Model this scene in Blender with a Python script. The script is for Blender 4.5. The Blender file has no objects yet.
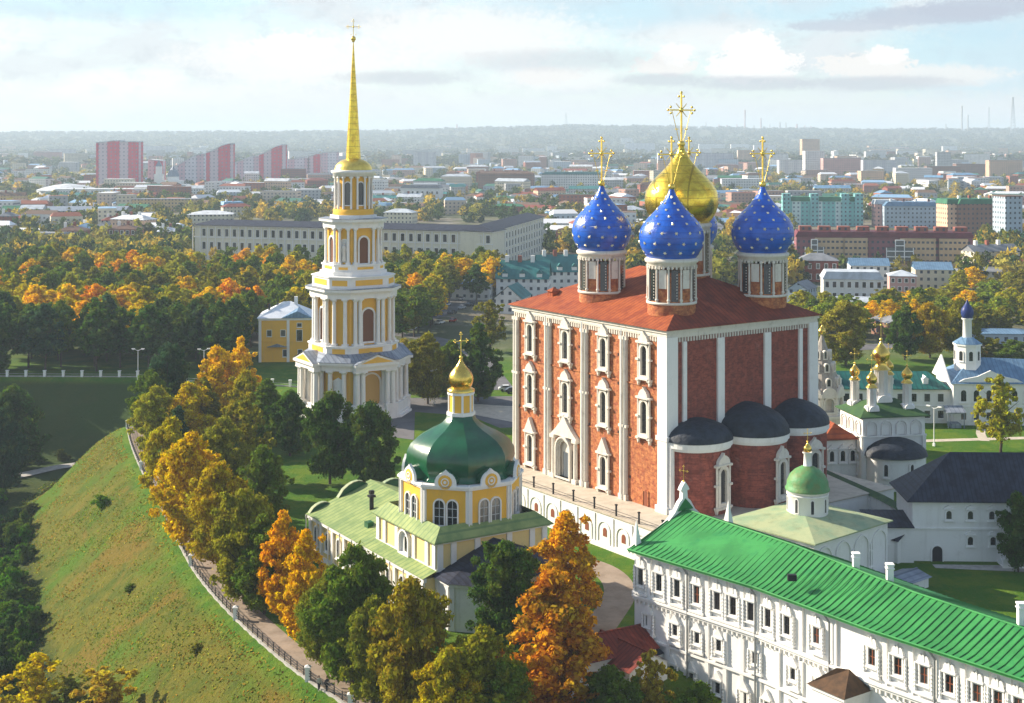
import bpy, math, random
import numpy as np
from mathutils import Vector, Matrix
PI = math.pi
S = bpy.context.scene
COL = S.collection
R = math.radians
HC, F, HY = 66.0, 1400.0, 138.0      # eye height, focal length in pixels, horizon row

# ------------------------------------------------------------------ camera
cam = bpy.data.cameras.new('camera'); co = bpy.data.objects.new('camera', cam); COL.objects.link(co)
co.location = (0, 0, HC); co.rotation_euler = (R(90), 0, 0)
cam.sensor_width = 36; cam.lens = 36 * F / 1024; cam.shift_y = -(351.5 - HY) / 1024
cam.clip_start = 1; cam.clip_end = 60000
S.camera = co
# ------------------------------------------------------------------ view
S.view_settings.view_transform = 'Standard'; S.view_settings.look = 'None'
S.view_settings.gamma = 1; S.view_settings.exposure = 1.12
S.cycles.max_bounces = 6; S.cycles.diffuse_bounces = 3; S.cycles.volume_bounces = 0
S.cycles.transparent_max_bounces = 6
S.cycles.use_denoising = True
# ------------------------------------------------------------------ sun
SUN_AZ = 157.0      # direction TO the sun, degrees from +X, counter-clockwise: far left, slightly beyond
SUN_EL = 27.0
sd = Vector((math.cos(R(SUN_AZ)) * math.cos(R(SUN_EL)), math.sin(R(SUN_AZ)) * math.cos(R(SUN_EL)), math.sin(R(SUN_EL))))
sl = bpy.data.lights.new('sun', 'SUN'); so = bpy.data.objects.new('sun', sl); COL.objects.link(so)
sl.energy = 5.0; sl.angle = R(0.55); sl.color = (1.0, 0.88, 0.71)
so.rotation_euler = sd.to_track_quat('Z', 'Y').to_euler(); so.location = (-100, 50, 200)
# ------------------------------------------------------------------ world
W = bpy.data.worlds.new('World'); S.world = W; W.use_nodes = True
nt = W.node_tree; nt.nodes.clear()
class NG:
    """tiny node helper"""
    def __init__(s, tree): s.t = tree
    def n(s, typ, **kw):
        nd = s.t.nodes.new(typ)
        for k, v in kw.items(): setattr(nd, k, v)
        return nd
    def l(s, a, b): s.t.links.new(a, b)
    def put(s, sock, v):
        if hasattr(v, 'is_output') or isinstance(v, bpy.types.NodeSocket): s.l(v, sock)
        else: sock.default_value = v
    def m(s, op, a, b=0.0, c=None, clamp=False):
        nd = s.n('ShaderNodeMath', operation=op); nd.use_clamp = clamp
        s.put(nd.inputs[0], a); s.put(nd.inputs[1], b)
        if c is not None: s.put(nd.inputs[2], c)
        return nd.outputs[0]
    def mix(s, f, a, b, mode='MIX'):
        nd = s.n('ShaderNodeMix', data_type='RGBA', blend_type=mode)
        s.put(nd.inputs[0], f)
        for i, v in ((6, a), (7, b)):
            if isinstance(v, tuple) and len(v) == 3: v = (*v, 1)
            s.put(nd.inputs[i], v)
        return nd.outputs[2]
    def noise(s, vec, scale, detail=4, rough=.55, dist=0.0):
        nd = s.n('ShaderNodeTexNoise'); nd.inputs['Scale'].default_value = scale
        nd.inputs['Detail'].default_value = detail; nd.inputs['Roughness'].default_value = rough
        nd.inputs['Distortion'].default_value = dist
        if vec is not None: s.l(vec, nd.inputs['Vector'])
        return nd.outputs['Fac']
    def ss(s, v, lo, hi):
        nd = s.n('ShaderNodeMapRange', interpolation_type='SMOOTHSTEP')
        s.put(nd.inputs[0], v); nd.inputs[1].default_value = lo; nd.inputs[2].default_value = hi
        return nd.outputs[0]
    def comb(s, x, y, z=0.0):
        nd = s.n('ShaderNodeCombineXYZ')
        for i, v in enumerate((x, y, z)): s.put(nd.inputs[i], v)
        return nd.outputs[0]
g = NG(nt)
sky = g.n('ShaderNodeTexSky', sky_type='NISHITA'); sky.sun_disc = False
sky.sun_elevation = R(SUN_EL); sky.sun_rotation = R(90 - SUN_AZ); sky.air_density = 1.0; sky.dust_density = .6; sky.ozone_density = 1.3
tc = g.n('ShaderNodeTexCoord'); sep = g.n('ShaderNodeSeparateXYZ'); g.l(tc.outputs['Generated'], sep.inputs[0])
X_, Y_, Z_ = sep.outputs
az = g.m('ARCTAN2', X_, Y_)                     # 0 straight north, positive to the east
el = g.m('ARCSINE', Z_)
cv = g.comb(g.m('MULTIPLY', az, 9.0), g.m('MULTIPLY', el, 26.0))
n1 = g.noise(cv, 1.1, 9, .58, .3)
cw = g.comb(g.m('MULTIPLY', az, 15.0), g.m('MULTIPLY', el, 24.0))
n2 = g.noise(cw, 3.2, 8, .6, .15)
n3 = g.noise(cw, 10.0, 6, .6, .1)
# broad veil cloud, thinner towards the zenith
veil = g.ss(n1, .40, .60)
low = g.m('SUBTRACT', 1.0, g.ss(el, .12, .5))
col = g.mix(g.m('MULTIPLY', low, .55), sky.outputs[0], (2.9, 3.7, 4.2))
col = g.mix(g.m('MULTIPLY', g.m('MULTIPLY', veil, .85), g.m('ADD', .35, g.m('MULTIPLY', low, .65))), col, (3.75, 3.95, 4.1))
# grey stratus under-sides in the veil
gr = g.m('MULTIPLY', g.ss(n2, .50, .68), .42)
col = g.mix(gr, col, (3.0, 3.2, 3.45))
n4 = g.noise(cw, 26.0, 5, .6, .1)
def blob(col, px, py, rx, ry, c, amt, wob=.9, soft=.5):
    a0 = math.atan((px - 512) / F); e0 = math.atan((HY - py) / F)
    dx = g.m('DIVIDE', g.m('SUBTRACT', az, a0), rx / F); dy = g.m('DIVIDE', g.m('SUBTRACT', el, e0), ry / F)
    d = g.m('SQRT', g.m('ADD', g.m('MULTIPLY', dx, dx), g.m('MULTIPLY', dy, dy)))
    w = g.m('MULTIPLY', g.m('SUBTRACT', g.m('ADD', g.m('MULTIPLY', n2, .34), g.m('ADD', g.m('MULTIPLY', n3, .40), g.m('MULTIPLY', n4, .26))), .5), wob * 4)
    k = g.m('SUBTRACT', 1.0, g.ss(g.m('ADD', d, w), 1 - soft, 1 + soft))
    return g.mix(g.m('MULTIPLY', k, amt), col, c)
WH = (4.9, 4.8, 4.65); GY = (2.75, 2.9, 3.15); BL = (2.5, 3.7, 4.3); CR = (4.6, 4.45, 4.25)
for a in [(620, 12, 120, 20, BL, .55, .7, .5), (980, 62, 90, 34, BL, .6, .7, .5), (985, 25, 60, 20, BL, .5, .6, .5), (90, 8, 150, 16, BL, .5, .6, .5), (820, 12, 60, 14, BL, .5, .6, .5),
          (300, 62, 110, 22, WH, .8, .8, .45), (470, 35, 120, 26, WH, .75, .8, .45), (560, 78, 60, 12, WH, .6, .7, .4),
          (755, 66, 46, 18, WH, 1, .9, .12), (752, 50, 28, 18, WH, 1, .9, .12), (665, 66, 30, 10, CR, 1, .9, .12), (676, 54, 16, 12, WH, 1, .8, .12), (545, 76, 30, 9, CR, .8, .8, .14), (868, 68, 44, 13, CR, 1, .9, .12), (886, 58, 20, 9, WH, 1, .8, .12), (290, 50, 46, 16, WH, .9, .9, .15), (940, 78, 60, 10, CR, .8, .6, .3),
          (700, 40, 60, 16, WH, .5, .8, .5), (756, 84, 62, 7, GY, .75, .5, .4), (660, 80, 44, 6, GY, .7, .5, .4), (880, 85, 70, 7, GY, .75, .5, .4), (560, 60, 90, 10, GY, .45, .8, .5), (400, 78, 60, 7, GY, .6, .7, .4),
          (930, 20, 80, 9, (2.5, 2.75, 3.25), .85, .6, .3), (985, 14, 60, 10, (2.5, 2.75, 3.25), .85, .6, .3), (850, 28, 60, 6, (2.7, 2.95, 3.4), .8, .6, .3),
          (100, 100, 300, 14, WH, .5, .5, .6), (500, 112, 700, 14, (4.1, 4.25, 4.3), .6, .2, .6)]:
    col = blob(col, *a)
bg = g.n('ShaderNodeBackground'); g.l(col, bg.inputs[0]); bg.inputs[1].default_value = 0.10
out = g.n('ShaderNodeOutputWorld'); g.l(bg.outputs[0], out.inputs[0])

# ------------------------------------------------------------------ materials
M = {}
def mat(name, base, rough=.7, metal=0.0, noise=0.0, nscale=1.0, c2=None, bump=0.0, bscale=4.0, fn=None, spec=None, coord='Object'):
    m = bpy.data.materials.new(name); m.use_nodes = True; t = m.node_tree; t.nodes.clear(); q = NG(t)
    o = q.n('ShaderNodeOutputMaterial'); p = q.n('ShaderNodeBsdfPrincipled'); q.l(p.outputs[0], o.inputs[0])
    p.inputs['Roughness'].default_value = rough; p.inputs['Metallic'].default_value = metal
    p.inputs['Specular IOR Level'].default_value = .18 if spec is None else spec
    tcx = q.n('ShaderNodeTexCoord'); vec = tcx.outputs['Object']
    if coord == 'World':
        vec = q.n('ShaderNodeNewGeometry').outputs['Position']
    c = (*base, 1)
    if c2 is not None or noise:
        c2_ = c2 if c2 is not None else tuple(max(0, v * (1 - noise)) for v in base)
        n = q.noise(vec, nscale, 6, .62)
        c = q.mix(q.ss(n, .38, .66), tuple(base), tuple(c2_))
    bmp = None
    if fn: c, bmp = fn(q, vec, c)
    q.put(p.inputs['Base Color'], c)
    if bump:
        b = q.n('ShaderNodeBump'); b.inputs['Strength'].default_value = bump; b.inputs['Distance'].default_value = .3
        q.l(q.noise(vec, bscale, 4), b.inputs['Height']); q.l(b.outputs[0], p.inputs['Normal'])
    elif bmp is not None:
        b = q.n('ShaderNodeBump'); b.inputs['Strength'].default_value = .8; b.inputs['Distance'].default_value = .25
        q.l(bmp, b.inputs['Height']); q.l(b.outputs[0], p.inputs['Normal'])
    M[name] = m; return m
def streaks(amount, tint, sc=1.0, fine=.25):
    amount *= 1.35
    """weather stains: vertical runs plus blotches"""
    def f(q, vec, c):
        mp = q.n('ShaderNodeMapping'); mp.inputs['Scale'].default_value = (1.6 * sc, 1.6 * sc, .16 * sc); q.l(vec, mp.inputs[0])
        a = q.ss(q.noise(mp.outputs[0], 1.0, 6, .65), .5, .78)
        b = q.ss(q.noise(vec, .9 * sc, 6, .7), .5, .74)
        k = q.m('MULTIPLY', q.m('ADD', a, b), amount, clamp=True)
        c = q.mix(k, c, tint)
        h = q.noise(vec, 9 * sc, 3, .6)
        c = q.mix(q.m('MULTIPLY', h, fine), c, tuple(v * .6 for v in tint))
        return c, None
    return f
def brickfn(amount, dark, mortar, mortar_tint=(.36, .20, .11)):
    def f(q, vec, c):
        sx = q.n('ShaderNodeSeparateXYZ'); q.l(vec, sx.inputs[0])
        u = q.m('ADD', sx.outputs[0], sx.outputs[1])
        bt = q.n('ShaderNodeTexBrick'); bt.inputs['Scale'].default_value = 1.0
        bt.inputs['Brick Width'].default_value = .62; bt.inputs['Row Height'].default_value = .26; bt.inputs['Mortar Size'].default_value = .035
        q.l(q.comb(u, sx.outputs[2]), bt.inputs['Vector'])
        bt.inputs['Color1'].default_value = (1, 1, 1, 1); bt.inputs['Color2'].default_value = (.55, .5, .5, 1); bt.inputs['Mortar'].default_value = (*mortar, 1)
        c = q.mix(.85, c, q.mix(1.0, c, bt.outputs['Color'], 'MULTIPLY'))
        mp = q.n('ShaderNodeMapping'); mp.inputs['Scale'].default_value = (.8, .8, .25); q.l(vec, mp.inputs[0])
        a = q.ss(q.noise(mp.outputs[0], 1.0, 7, .7), .47, .72)
        c = q.mix(q.m('MULTIPLY', a, amount), c, dark)
        b = q.ss(q.noise(vec, .28, 6, .7), .60, .72)
        c = q.mix(q.m('MULTIPLY', b, .5), c, tuple(min(1, v * 1.3 + .05) for v in mortar_tint))
        s = q.ss(q.noise(vec, 2.2, 6, .75), .50, .64)
        c = q.mix(q.m('MULTIPLY', s, .6), c, tuple(v * .7 for v in dark))
        return c, None
    return f
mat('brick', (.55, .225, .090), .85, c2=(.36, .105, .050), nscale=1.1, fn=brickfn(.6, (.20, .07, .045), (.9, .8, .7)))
mat('brick_shaded', (.34, .095, .065), .85, c2=(.22, .060, .045), nscale=.9, fn=brickfn(.6, (.12, .045, .04), (.95, .85, .8), (.26, .10, .07)))  # same brick darkened: shade of the apse side put into the colour
mat('limestone', (.72, .68, .60), .75, fn=streaks(.35, (.38, .33, .27), .8))
mat('white_plaster', (.80, .79, .76), .8, fn=streaks(.22, (.50, .47, .42), .5, .12))
mat('old_plaster', (.74, .73, .71), .85, fn=streaks(.5, (.45, .42, .38), .6, .2))
mat('yellow_plaster', (.82, .46, .055), .8, fn=streaks(.25, (.52, .34, .12), .5, .12))
mat('pale_yellow', (.80, .62, .26), .8, fn=streaks(.35, (.55, .44, .24), .5, .15))
mat('cream_plaster', (.72, .68, .54), .8, fn=streaks(.3, (.50, .46, .36), .5, .12))
mat('niche', (.55, .34, .10), .85)  # darker yellow, shade of the deep tower arches put into it
mat('gold', (.86, .60, .12), .22, 1.0, c2=(.62, .40, .08), nscale=.7, bump=.25, bscale=1.5)
mat('gold_bright', (.90, .66, .14), .34, .9, c2=(.75, .52, .10), nscale=1.0, bump=.15, bscale=2.0)
def goldpanel(q, vec, c):
    sx = q.n('ShaderNodeSeparateXYZ'); q.l(vec, sx.inputs[0])
    r_ = q.m('FRACT', q.m('MULTIPLY', sx.outputs[2], .72))
    a_ = q.m('FRACT', q.m('MULTIPLY', q.m('ARCTAN2', sx.outputs[1], sx.outputs[0]), 20 / (2 * PI)))
    ln = q.m('MAXIMUM', q.m('LESS_THAN', r_, .07), q.m('LESS_THAN', a_, .05))
    n = q.noise(vec, .8, 5, .6)
    c = q.mix(q.ss(n, .45, .6), (.92, .66, .08), (.74, .48, .05))
    c = q.mix(q.m('MULTIPLY', ln, .6), c, (.30, .18, .02))
    return c, q.m('ADD', q.m('MULTIPLY', n, .35), q.m('MULTIPLY', ln, -.3))
mat('gold_panels', (.9, .6, .1), .27, .95, fn=goldpanel)
def bluefn(q, vec, c):
    sx = q.n('ShaderNodeSeparateXYZ'); q.l(vec, sx.inputs[0]); ln = q.m('LESS_THAN', q.m('FRACT', q.m('MULTIPLY', sx.outputs[2], 1.05)), .09)
    n = q.noise(vec, 1.6, 5, .65); c = q.mix(q.m('MULTIPLY', q.ss(n, .5, .72), .4), c, (.03, .15, .55)); c = q.mix(q.m('MULTIPLY', ln, .35), c, (.003, .03, .22)); return c, q.m('ADD', q.m('MULTIPLY', n, .35), q.m('MULTIPLY', ln, -.25))
mat('blue_paint', (.006, .110, .58), .26, c2=(.005, .070, .42), nscale=.5, spec=.6, fn=bluefn)
mat('blue_small', (.018, .035, .15), .4)
mat('star_gold', (.85, .78, .50), .3, .6)
def seams(axis, step, dark):
    def f(q, vec, c):
        sx = q.n('ShaderNodeSeparateXYZ'); q.l(vec, sx.inputs[0])
        fr = q.m('FRACT', q.m('DIVIDE', sx.outputs[axis], step))
        k = q.m('LESS_THAN', fr, .24)
        c = q.mix(q.m('MULTIPLY', k, .6), c, dark)
        n = q.ss(q.noise(vec, .35, 6, .7), .45, .7)
        c = q.mix(q.m('MULTIPLY', n, .35), c, dark)
        return c, k
    return f
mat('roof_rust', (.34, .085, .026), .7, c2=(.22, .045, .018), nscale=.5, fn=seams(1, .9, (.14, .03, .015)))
mat('roof_rust_shaded', (.25, .052, .026), .7, c2=(.15, .030, .018), nscale=.5, fn=seams(0, .9, (.10, .025, .015)))  # same rust roof in a darker copy for the shaded slope
mat('roof_green', (.050, .27, .070), .55, c2=(.034, .19, .050), nscale=.25, fn=streaks(.5, (.02, .18, .06), .5, .1))
mat('roof_green_rib', (.026, .16, .042), .6)
mat('roof_old_green', (.27, .33, .12), .65, c2=(.17, .24, .085), nscale=.5, fn=seams(1, 1.1, (.10, .18, .08)))
mat('roof_pale_green', (.38, .42, .24), .65, c2=(.26, .36, .22), nscale=.3, fn=streaks(.4, (.20, .22, .12), .5, .2))
mat('roof_dark_green', (.035, .085, .035), .65, c2=(.05, .11, .03), nscale=.8)
mat('roof_teal', (.018, .14, .12), .55, c2=(.014, .10, .09), nscale=.5, fn=seams(0, 1.2, (.01, .06, .06)))
mat('dome_green', (.004, .088, .032), .28, c2=(.004, .060, .024), nscale=.4, spec=.6, bump=.1, bscale=.8)
mat('dome_moss', (.09, .26, .10), .5, c2=(.14, .22, .08), nscale=.9, bump=.3, bscale=2)
mat('roof_black', (.022, .030, .048), .6, c2=(.010, .015, .024), nscale=.8, bump=.6, bscale=1.2, spec=.3)
mat('roof_slate', (.030, .036, .060), .6, c2=(.018, .020, .034), nscale=.7, fn=seams(0, .7, (.012, .012, .02)))
mat('roof_grey', (.28, .32, .38), .45, .2, c2=(.20, .23, .28), nscale=.6, fn=seams(0, 1.0, (.12, .14, .18)))
mat('roof_blue', (.17, .29, .42), .45, .2, c2=(.12, .21, .32), nscale=.5, fn=seams(0, 1.0, (.08, .16, .26)))
mat('roof_tin', (.74, .77, .80), .45, .15, c2=(.58, .62, .66), nscale=.4)
mat('roof_brown', (.10, .055, .028), .7, c2=(.06, .035, .02), nscale=1.4)
mat('roof_red', (.20, .035, .02), .65, c2=(.13, .025, .018), nscale=.6, fn=seams(1, .6, (.06, .012, .01)))
mat('tent_grey', (.42, .38, .33), .85, fn=streaks(.6, (.16, .14, .12), 1.2, .4))
mat('glass', (.018, .020, .024), .12, spec=.8, fn=lambda q, v, c: (q.mix(q.ss(q.n('ShaderNodeObjectInfo').outputs['Random'], .25, 1.0), (.014, .016, .020), (.085, .085, .082)), None))
mat('glass_pale', (.10, .12, .13), .15, spec=.8)  # paler glass for the stair bays
mat('leadwork', (.42, .44, .44), .5)
mat('wood_red', (.22, .070, .035), .6)
mat('wood_brown', (.17, .07, .035), .6)
mat('door_grey', (.12, .14, .16), .6)
mat('iron', (.022, .022, .026), .5)
mat('steel', (.30, .32, .33), .45, .6)
mat('paving', (.52, .46, .37), .85, c2=(.42, .37, .29), nscale=.6, bump=.2)
mat('asphalt', (.16, .155, .16), .9, c2=(.11, .11, .115), nscale=.15, fn=streaks(.3, (.08, .08, .085), .15, .2), coord='World')
mat('path', (.34, .27, .21), .9, c2=(.26, .20, .15), nscale=.3, fn=streaks(.4, (.17, .13, .09), .4, .3), coord='World')
mat('kerb', (.42, .40, .37), .85, noise=.3, nscale=.8)
mat('bark', (.10, .07, .05), .9, c2=(.05, .038, .03), nscale=2.0)
mat('lamp_white', (.85, .85, .82), .4)
mat('skin', (.55, .34, .25), .6)
mat('cloth_dark', (.03, .032, .045), .8)
mat('cloth_light', (.45, .42, .36), .8)
mat('hair', (.05, .03, .02), .7)
for nm, c in dict(car_white=(.75, .75, .75), car_dark=(.03, .035, .05), car_silver=(.4, .42, .45), car_red=(.35, .03, .02), car_blue=(.05, .12, .3)).items():
    mat(nm, c, .25, .1, spec=.7)
mat('tyre', (.015, .015, .015), .8)

def foliage_mat():
    m = bpy.data.materials.new('foliage'); m.use_nodes = True; t = m.node_tree; t.nodes.clear(); q = NG(t)
    o = q.n('ShaderNodeOutputMaterial'); oi = q.n('ShaderNodeObjectInfo'); geo = q.n('ShaderNodeNewGeometry'); tcx = q.n('ShaderNodeTexCoord')
    n = q.noise(geo.outputs['Position'], .33, 4, .6); n_ = q.noise(geo.outputs['Position'], 1.1, 3, .6)
    rnd = geo.outputs['Random Per Island']
    hs = q.n('ShaderNodeHueSaturation'); q.l(q.mix(q.m('MULTIPLY', q.ss(q.noise(geo.outputs['Position'], .21, 3, .6), .48, .66), .5), oi.outputs['Color'], (.13, .15, .02)), hs.inputs['Color'])
    q.l(q.m('ADD', .5, q.m('ADD', q.m('MULTIPLY', q.m('SUBTRACT', n, .5), .07), q.m('MULTIPLY', q.m('SUBTRACT', rnd, .5), .045))), hs.inputs['Hue'])
    hs.inputs['Saturation'].default_value = 1.05
    q.l(q.m('ADD', .48, q.m('ADD', q.m('MULTIPLY', n_, .7), q.m('MULTIPLY', rnd, 1.0))), hs.inputs['Value'])
    d = q.n('ShaderNodeBsdfDiffuse'); tr = q.n('ShaderNodeBsdfTranslucent'); q.l(hs.outputs[0], d.inputs[0]); q.l(hs.outputs[0], tr.inputs[0])
    mx = q.n('ShaderNodeMixShader'); mx.inputs[0].default_value = .36; q.l(d.outputs[0], mx.inputs[1]); q.l(tr.outputs[0], mx.inputs[2]); q.l(mx.outputs[0], o.inputs[0])
    M['foliage'] = m
foliage_mat()
def wood_mat():
    m = bpy.data.materials.new('far_foliage'); m.use_nodes = True; t = m.node_tree; t.nodes.clear(); q = NG(t)
    o = q.n('ShaderNodeOutputMaterial'); geo = q.n('ShaderNodeNewGeometry')
    at = q.n('ShaderNodeAttribute'); at.attribute_name = 'tint'
    rnd = geo.outputs['Random Per Island']
    hs = q.n('ShaderNodeHueSaturation'); q.l(at.outputs['Color'], hs.inputs['Color']); q.l(q.m('ADD', .55, q.m('MULTIPLY', rnd, .9)), hs.inputs['Value'])
    d = q.n('ShaderNodeBsdfDiffuse'); q.l(hs.outputs[0], d.inputs[0]); tr = q.n('ShaderNodeBsdfTranslucent'); q.l(hs.outputs[0], tr.inputs[0]); mx = q.n('ShaderNodeMixShader'); mx.inputs[0].default_value = .42
    q.l(d.outputs[0], mx.inputs[1]); q.l(tr.outputs[0], mx.inputs[2]); q.l(mx.outputs[0], o.inputs[0])
    M['far_foliage'] = m
wood_mat()
def far_walls():
    m = bpy.data.materials.new('far_walls'); m.use_nodes = True; t = m.node_tree; t.nodes.clear(); q = NG(t)
    o = q.n('ShaderNodeOutputMaterial'); p = q.n('ShaderNodeBsdfPrincipled'); q.l(p.outputs[0], o.inputs[0]); p.inputs['Roughness'].default_value = .8; p.inputs['Specular IOR Level'].default_value = .15
    at = q.n('ShaderNodeAttribute'); at.attribute_name = 'tint'; ge = q.n('ShaderNodeNewGeometry'); s = q.n('ShaderNodeSeparateXYZ'); q.l(ge.outputs['Position'], s.inputs[0]); sn = q.n('ShaderNodeSeparateXYZ'); q.l(ge.outputs['Normal'], sn.inputs[0])
    k = q.m('MULTIPLY', q.m('LESS_THAN', q.m('FRACT', q.m('DIVIDE', q.m('ADD', s.outputs[0], 9000.3), 3.6)), .4), q.m('LESS_THAN', q.m('FRACT', q.m('DIVIDE', q.m('ADD', s.outputs[2], 90.4), 3.1)), .45))
    k = q.m('MULTIPLY', k, q.m('LESS_THAN', q.m('ABSOLUTE', sn.outputs[2]), .3)); q.l(q.mix(q.m('MULTIPLY', k, .8), at.outputs['Color'], (.08, .09, .11)), p.inputs['Base Color']); M['far_walls'] = m
far_walls()
def window_wall(name, wall, win=(.05, .06, .08), sx=3.0, sz=3.1, wu=(.28, .66), wz=(.30, .72), wall2=None):
    """distant facade: wall with a regular grid of window openings (metres, in the house's own axes)"""
    def f(q, vec, c):
        s = q.n('ShaderNodeSeparateXYZ'); q.l(vec, s.inputs[0]); ge = q.n('ShaderNodeNewGeometry')
        sn = q.n('ShaderNodeSeparateXYZ'); q.l(ge.outputs['Normal'], sn.inputs[0])
        u = q.m('FRACT', q.m('DIVIDE', q.m('ADD', q.m('ADD', s.outputs[0], s.outputs[1]), 300.7), sx)); z = q.m('FRACT', q.m('DIVIDE', s.outputs[2], sz))
        k = q.m('MULTIPLY', q.m('MULTIPLY', q.m('GREATER_THAN', u, wu[0]), q.m('LESS_THAN', u, wu[1])), q.m('MULTIPLY', q.m('GREATER_THAN', z, wz[0]), q.m('LESS_THAN', z, wz[1])))
        k = q.m('MULTIPLY', k, q.m('LESS_THAN', q.m('ABSOLUTE', sn.outputs[2]), .5))
        if wall2:
            uu = q.m('FRACT', q.m('DIVIDE', q.m('ADD', q.m('ADD', s.outputs[0], s.outputs[1]), 303.7), sx * 5))
            c = q.mix(q.m('GREATER_THAN', uu, .6), c, wall2)
        return q.mix(k, c, win), None
    return mat(name, wall, .8, noise=.18, nscale=.12, fn=f)
WALLS = dict(white=(.72, .72, .70), cream=(.66, .60, .46), ochre=(.60, .42, .20), pink=(.58, .33, .30), grey=(.45, .46, .47), redbrick=(.30, .10, .07), brown=(.26, .14, .10), bluegrey=(.38, .46, .54), peach=(.66, .44, .30), teal=(.22, .50, .50))
for k_, v_ in WALLS.items(): window_wall('w_' + k_, v_); mat('p_' + k_, v_, .8, fn=streaks(.3, tuple(c * .6 for c in v_), .5, .12))
window_wall('w_tower_pink', (.68, .10, .15), (.30, .26, .32), 5.5, 5.0, (.3, .62), (.35, .7), (.62, .50, .54))
window_wall('w_tower_pale', (.70, .66, .72), (.26, .27, .34), 5.0, 5.0, (.3, .65), (.35, .7), (.60, .42, .48))
window_wall('w_maroon', (.27, .10, .115), (.06, .07, .09), 2.6, 3.1, (.3, .75), (.3, .7))
window_wall('w_beige', (.56, .40, .24), (.07, .08, .10), 2.2, 3.1, (.2, .8), (.35, .7))
window_wall('w_panel', (.62, .62, .64), (.20, .23, .28), 3.3, 2.9, (.25, .7), (.35, .75), (.50, .50, .54))
window_wall('w_teal2', (.20, .52, .50), (.12, .2, .24), 3.2, 3.1, (.3, .72), (.3, .72), (.55, .70, .68))
for nm, c in dict(r_grey=(.22, .23, .25), r_tin=(.50, .55, .60), r_green=(.03, .16, .08), r_teal=(.03, .17, .17), r_red=(.25, .06, .035), r_blue=(.18, .36, .55), r_brown=(.15, .08, .05), r_maroon=(.16, .03, .045), r_white=(.62, .65, .68)).items():
    mat(nm, c, .6, noise=.35, nscale=.2)

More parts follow.
